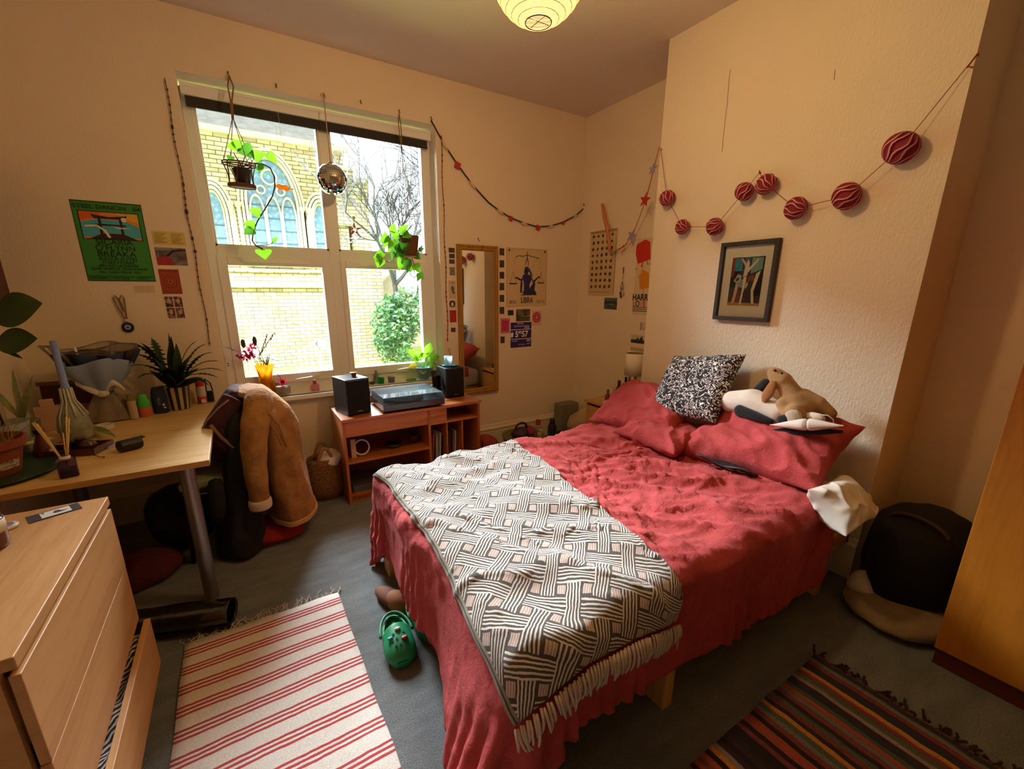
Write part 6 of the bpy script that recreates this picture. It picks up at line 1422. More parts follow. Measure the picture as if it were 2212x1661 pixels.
# reed diffuser
c = dsk(146, 1034); c = Vector((c.x, c.y+.03, zd)); rd = thing('reed_diffuser', 'purple glass reed diffuser at the front edge of the desk', 'diffuser', c); M = MT(c.x, c.y, c.z, .25)
gp_ = glassy('violet_glass', '#b79ac8', .5, .05, .4); m = MB(); m.box((-.028, -.028, .001), (.028, .028, .068), 0, M); m.build('bottle', gp_, rd, bevel=.006)
m = MB(); m.box((-.024, -.024, .006), (.024, .024, .030), 0, M); m.build('perfume_oil', plain('violet_liquid', '#5a1f86', .1, trans=.4), rd)
m = MB(); m.lathe([(.012,.068),(.016,.068),(.0165,.08),(.012,.082)], c, 18); m.build('collar', plain('clear_collar', '#d9cfd4', .2), rd, smooth=True)
for t0 in ((70, 914), (74, 912), (80, 915), (143, 900), (149, 903), (136, 935)):
    e_ = at(*t0, 1, c.y+.02); m = MB(); m.tube([c+Vector(((c.x-e_.x)*.10, .0, .015)), e_], .0023, 6); m.build('reed', plain('rattan_reed', '#d8b978', .8), rd, smooth=True)
c = dsk(104, 985); m = MB(); m.lathe([(0,.001),(.027,.001),(.03,.025),(.031,.04),(.027,.04),(.025,.03),(0,.028)], c, 24); tag(m.build('glass_jar', glassy('pale_green_glass', '#bcd0c4', .6, .1, .6), smooth=True), 'little pale green glass jar behind the reed diffuser', 'jar')
c = dsk(228, 925); m = MB(); m.lathe([(.030,.001),(.036,.001),(.037,.02),(.035,.022),(.030,.020),(.028,.006)], c, 28); tag(m.build('tape_roll', plain('white_tape', '#d8d4cc', .4), smooth=True, ang=.6), 'white tape ring lying on the desk behind the glasses case', 'tape')
# glasses case
c = dsk(288, 975); gc = thing('glasses_case', 'black rounded glasses case lying open on the desk', 'glasses case', c); M = MT(c.x-.01, c.y+.03, zd, .55)
m = MB(); pr = [(.027*math.cos(t)*1.05, .027+.026*math.sin(t)) for t in [i*2*math.pi/22 for i in range(22)]]; m.prism(pr, .085, M @ Matrix.Translation((-.045, 0, 0)) @ Matrix(((0,0,1,0),(1,0,0,0),(0,1,0,0),(0,0,0,1)))); m.build('shell', plain('black_leatherette', '#15151a', .4, bump=.2, bscale=150), gc, bevel=.006)
m = MB(); m.box((.04, -.02, .03), (.065, .018, .034), 0, M @ Matrix.Rotation(-.3, 4, 'Y')); m.build('flap', MC['black_leatherette'], gc, bevel=.002)
q0 = dsk(238, 968); m = MB(); m.box((-.035, -.02, .004), (.035, .025, .008), 0, MT(q0.x, q0.y+.02, zd, .45) @ Matrix.Rotation(.15, 4, 'X')); tag(m.build('lens_cloth', plain('pale_grey_cloth', '#b9bcc0', .4)), 'folded pale grey cloth sticking out beside the glasses case', 'cloth')
q0 = dsk(225, 990); m = MB(); m.tube([q0+Vector((-.05, .05, .012)), q0+Vector((-.02, .02, .006)), q0+Vector((.0, .0, .004))], .0018, 6); m.ball(q0+Vector((0, 0, .006)), .005, 8); tag(m.build('earring', plain('gold_wire', '#b0822c', .25, .9), smooth=True), 'thin gold earring on the desk in front of the glasses case', 'earring')
# ------------------------------------------------------------------ pillows, cushion, toys
def pillow(name, label, cat, L, W, H, ctr, ex, ey, mat, seed=0, group=None, wr=.012, pinch=.10, corner=3.2, nu=44, piping=None):
    ex = Vector(ex).normalized(); ey = Vector(ey); ey = (ey-ex*ey.dot(ex)).normalized(); ez = ex.cross(ey); c = Vector(ctr); m = MB(); P = [[], []]
    for s_ in (1, -1):
        rows = []
        for i in range(nu+1):
            u = -1+2*i/nu; row = []
            for j in range(nu+1):
                v = -1+2*j/nu; uu, vv = u*(1-pinch*(1-abs(v)**2)*abs(u)**3), v*(1-pinch*(1-abs(u)**2)*abs(v)**3)
                h = H/2*max(0, (1-abs(u)**corner)*(1-abs(v)**corner))**.55; q = c+ex*(uu*L/2)+ey*(vv*W/2)+ez*(s_*h)
                e_ = min(1, h/(H*.2)); a_ = math.atan2(v, u)
                qa = Vector(((q.x*.5+q.y*.8)*.4, q.y*.6-q.x*.8, q.z))
                k = wr*e_*(N3(q, 7., seed)+1.1*max(0, 1-abs(N3(qa, 13., seed+2))*2.4)**2-.3+.7*(1-abs(N3(q*1.0, 11., seed+5))*2)*.6+.5*math.sin(a_*16+seed)*max(0, (abs(u)+abs(v))-.9)); row.append(q+ez*s_*k)
            rows.append(row)
        P[0 if s_ > 0 else 1] = rows
    m.grid(P[0]); m.grid([r[::-1] for r in P[1]])
    o = m.build(name, mat, smooth=True); bm = bmesh.new(); bm.from_mesh(o.data); bmesh.ops.remove_doubles(bm, verts=bm.verts, dist=.0006); bmesh.ops.recalc_face_normals(bm, faces=bm.faces); bm.to_mesh(o.data); bm.free()
    for p_ in o.data.polygons: p_.use_smooth = True
    md = o.modifiers.new('u', 'SUBSURF'); md.levels = md.render_levels = 1
    return tag(o, label, cat, group)
M_PIL = fabric('coral_pillow_linen', '#c84c50', '#a83836', 420, .7)
GP_ = 'coral pillows at the head of the bed'
pillow('pillow', 'coral linen pillow at the near side of the bed, the plush rabbit above it', 'pillow', .74, .47, .19, (2.235, 1.09, .67), (0, -1, .07), (.86, 0, .50), M_PIL, 1, GP_, .019)
pillow('pillow', 'coral linen pillow at the far side of the bed leaning up behind the others', 'pillow', .70, .46, .17, (2.22, 1.83, .685), (0, -1, .10), (.86, .05, .52), M_PIL, 4, GP_, .019)
pillow('pillow', 'coral linen pillow lying flat in the middle under the patterned cushion', 'pillow', .46, .42, .14, (2.12, 1.585, .595), (0, -1, 0), (1, 0, .1), M_PIL, 7, GP_, .016)
tq = NT('black_white_squiggle'); wv = tq.noise(tq.mapping((1, 1, 1)), 21, .6, .4, 1.4); w2 = tq.noise(tq.mapping((1, 1, 1), (0, 0, 0), (4, 2, 7)), 44, 1, .5); 
bnd = tq.math('LESS_THAN', tq.math('ABSOLUTE', tq.math('SUBTRACT', tq.math('FRACT', tq.math('MULTIPLY', wv, 6.5)), .5)), .17); brk = tq.math('LESS_THAN', tq.math('ABSOLUTE', tq.math('SUBTRACT', w2, .5)), .11)
tq.base(tq.mix(tq.math('MULTIPLY', bnd, tq.math('LESS_THAN', tq.math('ABSOLUTE', tq.math('SUBTRACT', w2, .52)), .125)), S('#17131a'), S('#efe9e6'))); tq.set(Roughness=.85)
pillow('cushion', 'square black cushion with white squiggles leaning on the wall above the pillows', 'cushion', .49, .47, .13, (2.292, 1.555, .868), (0, -.475, .07), (.30, .05, .35), tq.m, 9, None, .006, .09, 3.6)
m = MB(); P = []
for i in range(9): P.append([(1.97+.05*j/3+.012*i/8, 1.28-.30*i/8, .585+.012*math.sin(i*1.1+j)-.004*j) for j in range(5)])
m.grid(P); tag(m.build('eye_mask', plain('black_satin', '#15121a', .5), smooth=True, solid=.012, sub=1), 'black satin strip tucked under the front of the near pillow', 'cloth')
pillow('pillow', 'white pillow squeezed between the bed head and the near wall corner', 'pillow', .30, .22, .14, (2.14, .668, .53), (1, 0, 0), (0, .75, .65), plain('white_pillowcase', '#d8cfc2', .9, bump=.3, bscale=25), 12, None, .012)
heap('plastic_bag', (2.36, .585, .075), (.085, .065, .075), plain('white_plastic_film', '#cfc6b4', .5), 'crumpled pale bag on the floor against the chimney base', 'bag', 14., .35, 9.)
# plush toys
def plushmat(name, c1, c2, b=.8):
    t = NT(name); n = t.noise(t.tc(), 240, 4, .7); t.base(t.ramp(t.math('ADD', t.math('MULTIPLY', n, .5), t.math('MULTIPLY', t.noise(t.tc(), 14, 4), .5)), [(.35, S(c2)), (.65, S(c1))])); t.set(Roughness=1., Sheen_Weight=.15); t.bump(n, b, .006); return t.m
M_RAB = plushmat('rabbit_plush', '#c79f6e', '#a37a4a'); M_WPL = plushmat('white_plush', '#efe6dc', '#dccfc0', .5); M_BPL = plushmat('black_plush', '#1d1a20', '#0f0d12', .5)
def T0(px, py, x=2.3): return at(px, py, 0, x)
gz = thing('plush_toy', 'long white plush bird with black wings lying on the near pillow', 'toy', T0(1630, 880))
m = MB(); cap(m, T0(1582, 868, 2.28), T0(1625, 870, 2.28), .062, .075); cap(m, T0(1625, 870, 2.28), T0(1680, 893, 2.26), .075, .058); fuse(m, 'body', M_WPL, gz, .007, 5)
m = MB(); m.ball(T0(1567, 868, 2.275), .034, 16, 0, (.9, 1., 1.25)); m.build('beak', plushmat('tan_beak', '#b58f52', '#99743a'), gz, smooth=True)
m = MB(); cap(m, T0(1600, 887, 2.215), T0(1640, 902, 2.2), .034, .024); cap(m, T0(1640, 902, 2.2), T0(1665, 910, 2.2), .024, .015); fuse(m, 'wing', M_BPL, gz, .006, 4)
m = MB(); cap(m, T0(1635, 842, 2.36), T0(1655, 830, 2.36), .02, .032); fuse(m, 'wing', M_BPL, gz, .006, 4)
m = MB(); cap(m, T0(1688, 907, 2.19), T0(1702, 903, 2.19), .022, .022); fuse(m, 'tail_band', M_BPL, gz, .006, 4)
for a_, b2 in (((1745, 917), (1662, 918)), ((1745, 917), (1824, 920))):
    m = MB(); A, B_ = T0(*a_, 2.165), T0(*b2, 2.17); L_ = [A.lerp(B_, i/10) for i in range(11)]; m.tube(L_, [max(.003, .030*(1-(i/10)**1.25)) for i in range(11)], 16); m.build('foot', M_WPL, gz, smooth=True, sub=1)
m = MB(); A, B_ = T0(1668, 924, 2.19), T0(1822, 926, 2.19); m.tube([A.lerp(B_, i/12)+Vector((0, 0, -.014)) for i in range(13)], [.006+.014*math.sin(math.pi*i/12) for i in range(13)], 12); m.build('sole', M_BPL, gz, smooth=True)
rb = thing('plush_rabbit', 'tan plush lop-eared rabbit resting on the white plush bird, nose up', 'toy', T0(1715, 870))
m = MB(); X = 2.29
cap(m, T0(1718, 870, X), T0(1735, 882, X), .068, .062); cap(m, T0(1700, 835, X), T0(1718, 868, X), .045, .06); cap(m, T0(1690, 825, X), T0(1678, 812, X), .050, .040); m.ball(T0(1672, 806, X), .032, 14)
cap(m, T0(1735, 860, X+.02), T0(1768, 872, X+.03), .048, .036); cap(m, T0(1768, 872, X+.03), T0(1795, 893, X+.04), .034, .026); cap(m, T0(1715, 890, X-.07), T0(1725, 898, X-.07), .040, .034); cap(m, T0(1690, 872, X-.05), T0(1700, 895, X-.075), .030, .024)
fuse(m, 'body', M_RAB, rb, .0065, 4)
m = MB(); A = [T0(1672, 822, X-.045), T0(1665, 838, X-.06), T0(1656, 855, X-.068), T0(1651, 868, X-.066)]
P = []
for k in range(13):
    a_ = 2*math.pi*k/12; P.append([A[i]+Vector((.009*math.cos(a_), w_*math.sin(a_), 0)) for i, w_ in enumerate((.014, .026, .031, .012))])
m.grid(P); m.build('ear', plushmat('ear_plush', '#b07a48', '#96622f', .5), rb, smooth=True, sub=1)
m = MB(); A = [T0(1702, 815, X+.03), T0(1708, 832, X+.05), T0(1706, 848, X+.05)]
m.tube(A, [.02, .024, .010], 12); m.build('ear', MC.get('ear_plush') or M_RAB, rb, smooth=True, sub=1)
m = MB(); m.ball(T0(1674, 800, X-.028), .0065, 10, 0, (1, 1.3, 1)); m.build('nose', plain('plush_nose', '#3a2a2a', .4), rb, smooth=True)
for px, py in ((1689, 806),): m = MB(); m.ball(T0(px, py, X-.048), .006, 10); m.build('eye', MC['black_plastic'], rb, smooth=True)
m = MB(); m.ball(T0(1714, 900, X-.095), .036, 16, 0, (.8, 1.05, 1)); m.build('paw', plushmat('pale_paw', '#d9cdbb', '#c4b49c'), rb, smooth=True)
m = MB(); m.ball(T0(1760, 902, X-.05), .030, 16, 0, (.7, 1.5, .8)); m.build('paw', MC.get('pale_paw') or M_WPL, rb, smooth=True)
m = MB(); m.tube([T0(1770, 896, X-.06), T0(1788, 897, X-.065), T0(1800, 906, X-.06), T0(1801, 914, X-.06)], .0022, 6); m.build('tag_ribbon', plain('white_ribbon', '#ddd2c2', .5), rb, smooth=True)
# ------------------------------------------------------------------ floor by the bed
M_CROC = plain('green_foam', '#1f8a5a', .45)
def clog(c, rz, label, charms):
    t = thing('clog', label, 'shoe', c, 'green clogs'); M = MT(c[0], c[1], 0, rz)       # toe along +x
    def out(f): return .036+.016*math.sin(math.pi*min(1, max(0, (f-.05)/.95))**.8) if f < .97 else .03
    m = MB(); n = 26; prof = []
    for k in range(n):
        a_ = 2*math.pi*k/n; u = math.cos(a_); prof.append((.128*u, (.056+.010*u)*math.copysign(abs(math.sin(a_))**.75, math.sin(a_))*(1-.12*max(0, -u))))
    for z0, z1, s_ in ((0.002, .018, .96), (.018, .034, 1.0)): m.prism([(x*s_, y*s_) for x, y in prof], z1-z0, M @ Matrix.Translation((0, 0, z0)))
    m.build('sole', M_CROC, t, smooth=False, bevel=.004)
    m = MB(); P = []
    for i in range(17):                 # vamp: arch sections from opening to toe
        f = i/16; x = -.015+.138*f; hw = (.056+.010*min(1, x/.125))*math.sqrt(max(.02, 1-(max(0, x)/.129)**4)); h = (.074-.020*f)*math.sqrt(max(.03, 1-f**3.2)); P.append([M @ Vector((x, -hw*math.cos(math.pi*j/12)*1.02, .030+h*math.sin(math.pi*j/12)**.8)) for j in range(13)])
    m.grid(P); m.build('upper', M_CROC, t, smooth=True, solid=.006, sub=1)
    m = MB(); P = []
    for i in range(21):                 # heel wall
        a_ = math.pi/2+math.pi*i/20; x = .125*math.cos(a_); y = (.054+.010*math.cos(a_))*math.sin(a_)*.97; hh_ = .030+.028*math.sin((a_-math.pi/2))**.6 if False else .055; P.append([M @ Vector((x, y, z)) for z in (.02, .04, .05+.012*abs(math.sin(a_)))])
    m.grid(P); m.build('heel', M_CROC, t, smooth=True, solid=.006)
    m = MB(); m.tube([M @ Vector((-.005-.118*math.sin(math.pi*i/18), .064*math.cos(math.pi*i/18), .058+.012*math.sin(math.pi*i/18))) for i in range(19)], .0055, 8); m.build('strap', M_CROC, t, smooth=True)
    for s_ in (-1, 1): m = MB(); m.ball(M @ Vector((-.003, s_*.064, .066)), .008, 10, 0, (1, .5, 1)); m.build('rivet', M_CROC, t, smooth=True)
    for x, y in ((.035, -.02), (.035, .0), (.035, .02), (.058, -.028), (.058, -.01), (.058, .01), (.058, .028), (.08, -.018), (.08, 0), (.08, .018)):
        h = (.074-.020*(x+.015)/.138)*math.sqrt(max(.03, 1-((x+.015)/.138)**3.2)); hw = .062; zz = .030+h*math.sin(math.acos(min(1, abs(y)/hw)))**.8+.003; m = MB(); m.lathe([(0,0),(.0048,0),(.0048,.0012),(0,.0012)], M @ Vector((x, y, zz)), 12); m.build('hole', plain('dark_hole', '#04150d', .8), t)
    for x, y, c_ in charms:
        h = (.074-.020*(x+.015)/.138)*math.sqrt(max(.03, 1-((x+.015)/.138)**3.2)); zz = .030+h*math.sin(math.acos(min(1, abs(y)/.062)))**.8+.006; m = MB(); m.ball(M @ Vector((x, y, zz)), .010, 10, 0, (1.3, .8, .5)); m.build('charm', plain('charm_'+c_, c_, .4), t, smooth=True)
    return t
hc, tc_ = at(842, 1345, 2, .02), at(868, 1440, 2, .02)
clog((.395, 1.475, 0), math.atan2(tc_.y-hc.y, tc_.x-hc.x), 'green foam clog with a pink charm standing beside the duvet', [(.062, .018, '#c9566a'), (.045, -.034, '#3fa6a0'), (.02, .0, '#c9d8c0')])
clog((.535, 1.53, 0), math.atan2(tc_.y-hc.y, tc_.x-hc.x)+.15, 'second green foam clog, half hidden under the duvet edge', [(.04, .0, '#c86a2c')])
sl_ = thing('slipper', 'brown slipper lying behind the green clogs by the far bed leg', 'shoe', (.47, 1.72, 0)); M = MT(.455, 1.735, 0, -1.2)
m = MB(); m.ball((0, 0, 0), 1, 18, 0, (.12, .045, .03)); m.v = [tuple(M @ Vector((x, y, max(.003, z+.028)))) for x, y, z in m.v]; m.build('sole', plain('brown_suede_shoe', '#6b3d22', .8), sl_, smooth=True)
m = MB(); m.ball((0, 0, 0), 1, 18, 0, (.075, .046, .05)); m.v = [tuple(M @ Vector((x+.045, y, max(.004, z+.03)))) for x, y, z in m.v]; m.build('upper', plain('tan_suede_shoe', '#8a5432', .8), sl_, smooth=True)
tr_ = thing('trainer', 'black trainer with three white stripes under the near bed edge', 'shoe', (1.0, .88, 0)); M = MT(.985, .90, 0, 2.75)
m = MB(); m.ball((0, 0, 0), 1, 22, 0, (.14, .05, .06)); m.v = [tuple(M @ Vector((x, y*(1-.2*(x > .05)), max(.004, z*(.75 if x > 0 else 1.15)+.045)))) for x, y, z in m.v]; m.build('upper', plain('black_suede_shoe', '#0d0c0e', .7), tr_, smooth=True, sub=1)
m = MB(); m.ball((0, 0, 0), 1, 22, 0, (.148, .054, .016)); m.v = [tuple(M @ Vector((x, y, max(.001, z+.014)))) for x, y, z in m.v]; m.build('sole', plain('black_rubber', '#141414', .6), tr_, smooth=True)
for k in range(3):
    x0 = -.015+.026*k; m = MB(); m.tube([M @ Vector((x0+.03*f, .052*math.sqrt(max(.05, 1-((x0+.03*f)/.14)**2))*math.sqrt(max(.02, 1-((.022+.07*f-.045)/.066)**2))+.002, .022+.07*f)) for f in [i/6 for i in range(7)]], .0055, 6); m.build('stripe', plain('white_leather', '#d8d2cc', .5), tr_, smooth=True)
m = MB(); P = []
for i in range(9): P.append([(1.165+.016*i+.005*j, .80+.014*j+.01*math.sin(i), .20+.010*i-.028*j+.008*math.sin(i*1.7+j)) for j in range(7)])
m.grid(P); tz = NT('cream_zebra_cloth'); zz = tz.noise(tz.tc(), 16, 2, .5, 2.); tz.base(tz.mix(tz.math('LESS_THAN', tz.math('ABSOLUTE', tz.math('SUBTRACT', zz, .5)), .035), S('#d8c4b4'), S('#2a1818'))); tz.set(Roughness=.9); tag(m.build('garment', tz.m, smooth=True, solid=.012, sub=1), 'cream garment with dark squiggles hanging from under the bed by the square leg', 'garment')
# black bag and shaggy cushion in the alcove
bg_ = thing('tote_bag', 'big black bag slumped in the alcove beside the wardrobe', 'bag', (2.5, .48, .1))
loft(interp([(2.50, .475, .085, .20, .165), (2.52, .47, .18, .23, .185), (2.53, .47, .30, .22, .18), (2.54, .47, .40, .20, .17), (2.55, .47, .455, .13, .12), (2.55, .47, .47, .05, .05)], 20), 34, 4., .02, 8.).build('body', plain('matt_black_cloth', '#0e0b0c', .9), bg_, smooth=True, sub=1)
m = MB(); m.tube([Vector((2.40+.03*math.cos(t), .47+.10*math.cos(t), .43+.045*math.sin(t))) for t in [i*math.pi/14 for i in range(15)]], .009, 8); m.build('handle', plain('dark_brown_strap', '#2e1512', .7), bg_, smooth=True)
tf = plushmat('shaggy_beige', '#b7a27c', '#8f7a54', 1.)
heap('shaggy_cushion', (2.41, .46, .045), (.265, .205, .06), tf, 'shaggy beige floor cushion under the black bag', 'cushion', 21., .14, 12.)
# ------------------------------------------------------------------ chimney wall: picture and honeycomb garland
q = [at(1555, 525.5, 0, XC-.02), at(1686.3, 516.2, 0, XC-.02), at(1664.3, 695.4, 0, XC-.02), at(1542.6, 688.7, 0, XC-.02)]
yc = (q[0].y+q[1].y+q[2].y+q[3].y)/4; zc_ = (q[0].z+q[1].z+q[2].z+q[3].z)/4; pw, ph = .325, .435
pf = thing('picture_frame', 'dark wood framed abstract print with a white mount above the bed', 'picture', (XC, yc, zc_)); M = MR(yc, zc_, XC-.002)
m = MB(); fw = .022
for a_, b_ in (((-pw/2, -ph/2), (-pw/2+fw, ph/2)), ((pw/2-fw, -ph/2), (pw/2, ph/2)), ((-pw/2+fw, -ph/2), (pw/2-fw, -ph/2+fw)), ((-pw/2+fw, ph/2-fw), (pw/2-fw, ph/2))): m.box((*a_, 0), (*b_, .030), 0, M)
m.build('frame', plain('walnut_black', '#33261e', .5), pf, bevel=.002)
m = MB(); m.box((-pw/2+fw-.002, -ph/2+fw-.002, .004), (pw/2-fw+.002, ph/2-fw+.002, .007), 0, M); m.build('mount', plain('white_mount', '#f6f1ea', .7), pf)
aw, ah = .185, .265; mats = [plain('art_'+c, c, .5) for c in ('#1f2238', '#3f8fb0', '#7cb0b4', '#8a3a2a', '#e0b8a8', '#efe0d6', '#16131c', '#c08a3c', '#355a8a', '#6b2f3a')]
m = MB()
art = [(0, [(0,0),(1,0),(1,1),(0,1)]), (1, [(.08,.72),(.34,.72),(.34,.98),(.08,.98)]), (2, [(.62,.66),(.95,.74),(.95,.98),(.62,.98)]), (3, [(0,.58),(.10,.62),(.10,1),(0,1)]), (8, [(.38,.7),(.58,.72),(.56,1),(.40,1)]), (6, [(.70,.0),(1,.0),(1,.62),(.72,.66)]), (3, [(.55,.5),(.78,.52),(.72,.64),(.56,.6)]), (9, [(.18,.06),(.42,.06),(.38,.30),(.20,.34)]), (2, [(.22,.40),(.50,.36),(.52,.52),(.24,.58)]),
       (7, [(0,0),(1,0),(1,.05),(0,.07)]), (4, [(.12,.52),(.24,.66),(.36,.62),(.32,.50),(.22,.46)]), (4, [(.20,.46),(.30,.44),(.22,.06),(.12,.04),(.17,.24)]), (5, [(.40,.60),(.52,.62),(.56,.86),(.50,.96),(.44,.84)]), (5, [(.42,.60),(.52,.60),(.48,.30),(.44,.02),(.38,.02),(.42,.30)]), (5, [(.50,.74),(.80,.96),(.82,.93),(.54,.68)]), (4, [(.44,.8),(.28,.97),(.31,.99),(.48,.86)]), (5, [(.80,.66),(.92,.72),(.86,.52),(.78,.30),(.84,.05),(.92,.03),(.76,.05),(.70,.32)]), (8, [(.18,.56),(.28,.60),(.30,.54),(.20,.50)]), (6, [(.46,.24),(.66,.1),(.70,.3),(.56,.48)]), (4, [(.52,.34),(.60,.44),(.56,.5),(.5,.42)])]
for i, (k, pts) in enumerate(art): m.prism([((u-.5)*aw, (v-.5)*ah) for u, v in pts], .0002, M @ Matrix.Translation((0, 0, .0072+.00012*i)), k)
m.build('print', mats, pf)
m = MB(); m.box((-pw/2+fw, -ph/2+fw, .0145), (pw/2-fw, ph/2-fw, .0155), 0, M); m.build('glazing', glassy('picture_glass', (.98, .99, .99, 1), 0., .02, 0.), pf)
# garland of honeycomb balls
YG = XC-.045
def G0(px, py, d=YG): return at(px, py, 0, d)
bl_ = [(1441, 428, 17), (1474, 490, 16), (1544, 490, 19), (1608, 414, 20), (1655, 398, 22), (1719, 450, 24), (1829, 424, 29), (1946, 320, 34)]
gl_ = thing('ball_garland', 'red string garland carrying pink and red honeycomb paper balls across the chimney wall', 'garland', G0(1640, 372))
pin0, pin1, pin2 = at(1427, 322, 0, XC-.012), at(1640, 373, 0, XC-.012), at(2111, 117, 0, XC-.012)
BP = [G0(x, y) for x, y, r in bl_]
path = [pin0]+BP[:4]+[pin1]+BP[4:]+[pin2]
m = MB(); m.tube(path, .0016, 6); m.tube([pin2, pin2.lerp(BP[-1], .12)+Vector((0, 0, -.004))], .003, 6); m.tube([pin2.lerp(BP[-1], .12), pin2.lerp(BP[-1], .08)+Vector((0, -.012, -.02))], .002, 5); m.build('string', plain('red_twine', '#8a3020', .8), gl_, smooth=True)
M_HC = plain('burgundy_tissue', '#8a2236', .8); M_HP = plain('pink_tissue', '#e09aa0', .8)
for i, (x, y, rp_) in enumerate(bl_):
    c = BP[i]; dep = (c-EYE).dot(FWD); r = rp_/FPX*dep*.98; pr_, nx_ = path[path.index(c)-1], path[path.index(c)+1]; ax = (nx_-pr_).normalized(); Q = ax.to_track_quat('Z', 'Y').to_matrix()
    m = MB(); nf = 13; P = []
    for k in range(nf*4):
        a_ = 2*math.pi*k/(nf*4); ph_ = k % 4; row = []
        for j in range(13):
            b_ = -math.pi/2+math.pi*j/12; zig = .17*math.sin(j*.95+(1 if (k//4) % 2 else -1)*.9)*math.cos(b_); rr_ = r*(1.0 if ph_ in (0, 1) else .84); a2 = a_+zig; row.append(c+Q @ Vector((rr_*math.cos(b_)*math.cos(a2), rr_*math.cos(b_)*math.sin(a2), r*.94*math.sin(b_))))
        P.append(row)
    m.grid(P, closed_u=True); w_ = 12; m.mi = [1 if (fi//w_) % 4 == 0 else 0 for fi in range(len(m.f))]
    o = m.build('paper_ball', [M_HC, M_HP], gl_)
m = MB()
for p_ in (pin0, pin1, pin2): m.lathe([(0,0),(.004,0),(.005,.006),(0,.008)], (XC-.002, p_.y, p_.z), 10, 0, Matrix.Rotation(-math.pi/2, 3, 'Y'))
m.tube([pin1, pin1+Vector((0, 0, .012))], .003, 6); m.build('pin', plain('orange_pin', '#a54a22', .5), gl_, smooth=True)

# ------------------------------------------------------------------ left alcove
YA = XA
def wallA(x0, y0, x1, y1): a, b = at(x0, y0, 0, XA), at(x1, y1, 0, XA); return MR((a.y+b.y)/2, (a.z+b.z)/2, XA), abs(a.y-b.y), abs(a.z-b.z)
# hanging cloth chart with rows of dark motifs
a_, b_ = at(1276, 499, 0, XA), at(1330, 640, 0, XA); yc0, yc1, z1, z0 = at(1274, 570, 0, XA).y, at(1330, 570, 0, XA).y, 1.945, 1.385
Mc, wc, hc_ = MR((yc0+yc1)/2, (z1+z0)/2, XA), yc0-yc1, z1-z0
rng = random.Random(9); pol_ = [(R4(0, .965, 1, 1), '#a08a62'), (R4(.98, 0, 1, .9), '#a08a62'), (R4(.08, .045, .85, .055), '#8f7a58')]
for r_ in range(9):
    for k in range(5):
        u, v = .14+.175*k, .92-.098*r_; n_ = rng.choice((5, 6, 7, 9)); pol_.append(([(u+.055*rng.uniform(.55, 1.1)*math.cos(2*math.pi*j/n_), v+.032*rng.uniform(.55, 1.1)*math.sin(2*math.pi*j/n_)) for j in range(n_)], '#4b382a'))
ct_ = flat('wall_chart', 'cream cloth chart printed with rows of dark little motifs in the left alcove', 'wall chart', Mc, wc, hc_, '#cdb58c', pol_, (), None, .006)
rb_ = [at(1301, 440, 0, XA-.012), at(1305, 470, 0, XA-.014), at(1312, 500, 0, XA-.016), at(1316, 528, 0, XA-.016), at(1318, 545, 0, XA-.016)]
m = MB(); P = []
for i, p_ in enumerate(rb_): P.append([p_+Vector((0, .016, 0)), p_+Vector((-.006, 0, 0)), p_+Vector((0, -.016, 0))])
m.grid(P); P = []
for p_ in (at(1304, 445, 0, XA-.02), at(1312, 480, 0, XA-.02), at(1322, 500, 0, XA-.02)): P.append([p_+Vector((0, .010, 0)), p_+Vector((0, -.010, 0))])
m.grid(P); tag(m.build('ribbon', plain('peach_ribbon', '#d98a62', .7), smooth=True, solid=.002), 'peach ribbon tied over the top of the cloth chart', 'ribbon')
M, w, h = wallA(1306, 643, 1332, 669)
flat('photo_print', 'small dark square landscape photograph under the cloth chart', 'photograph', M, w, h, photo('dark_land', ['#1f241f', '#3a443c', '#6d7a80'], 16), [(R4(0, .72, 1, 1), '#55626c'), ([(0, .4), (.4, .62), (1, .5), (1, .72), (0, .72)], '#2d3a30'), ([(.2, .42), (.6, .46), (.9, .4), (.5, .38)], '#8a8a5a')])
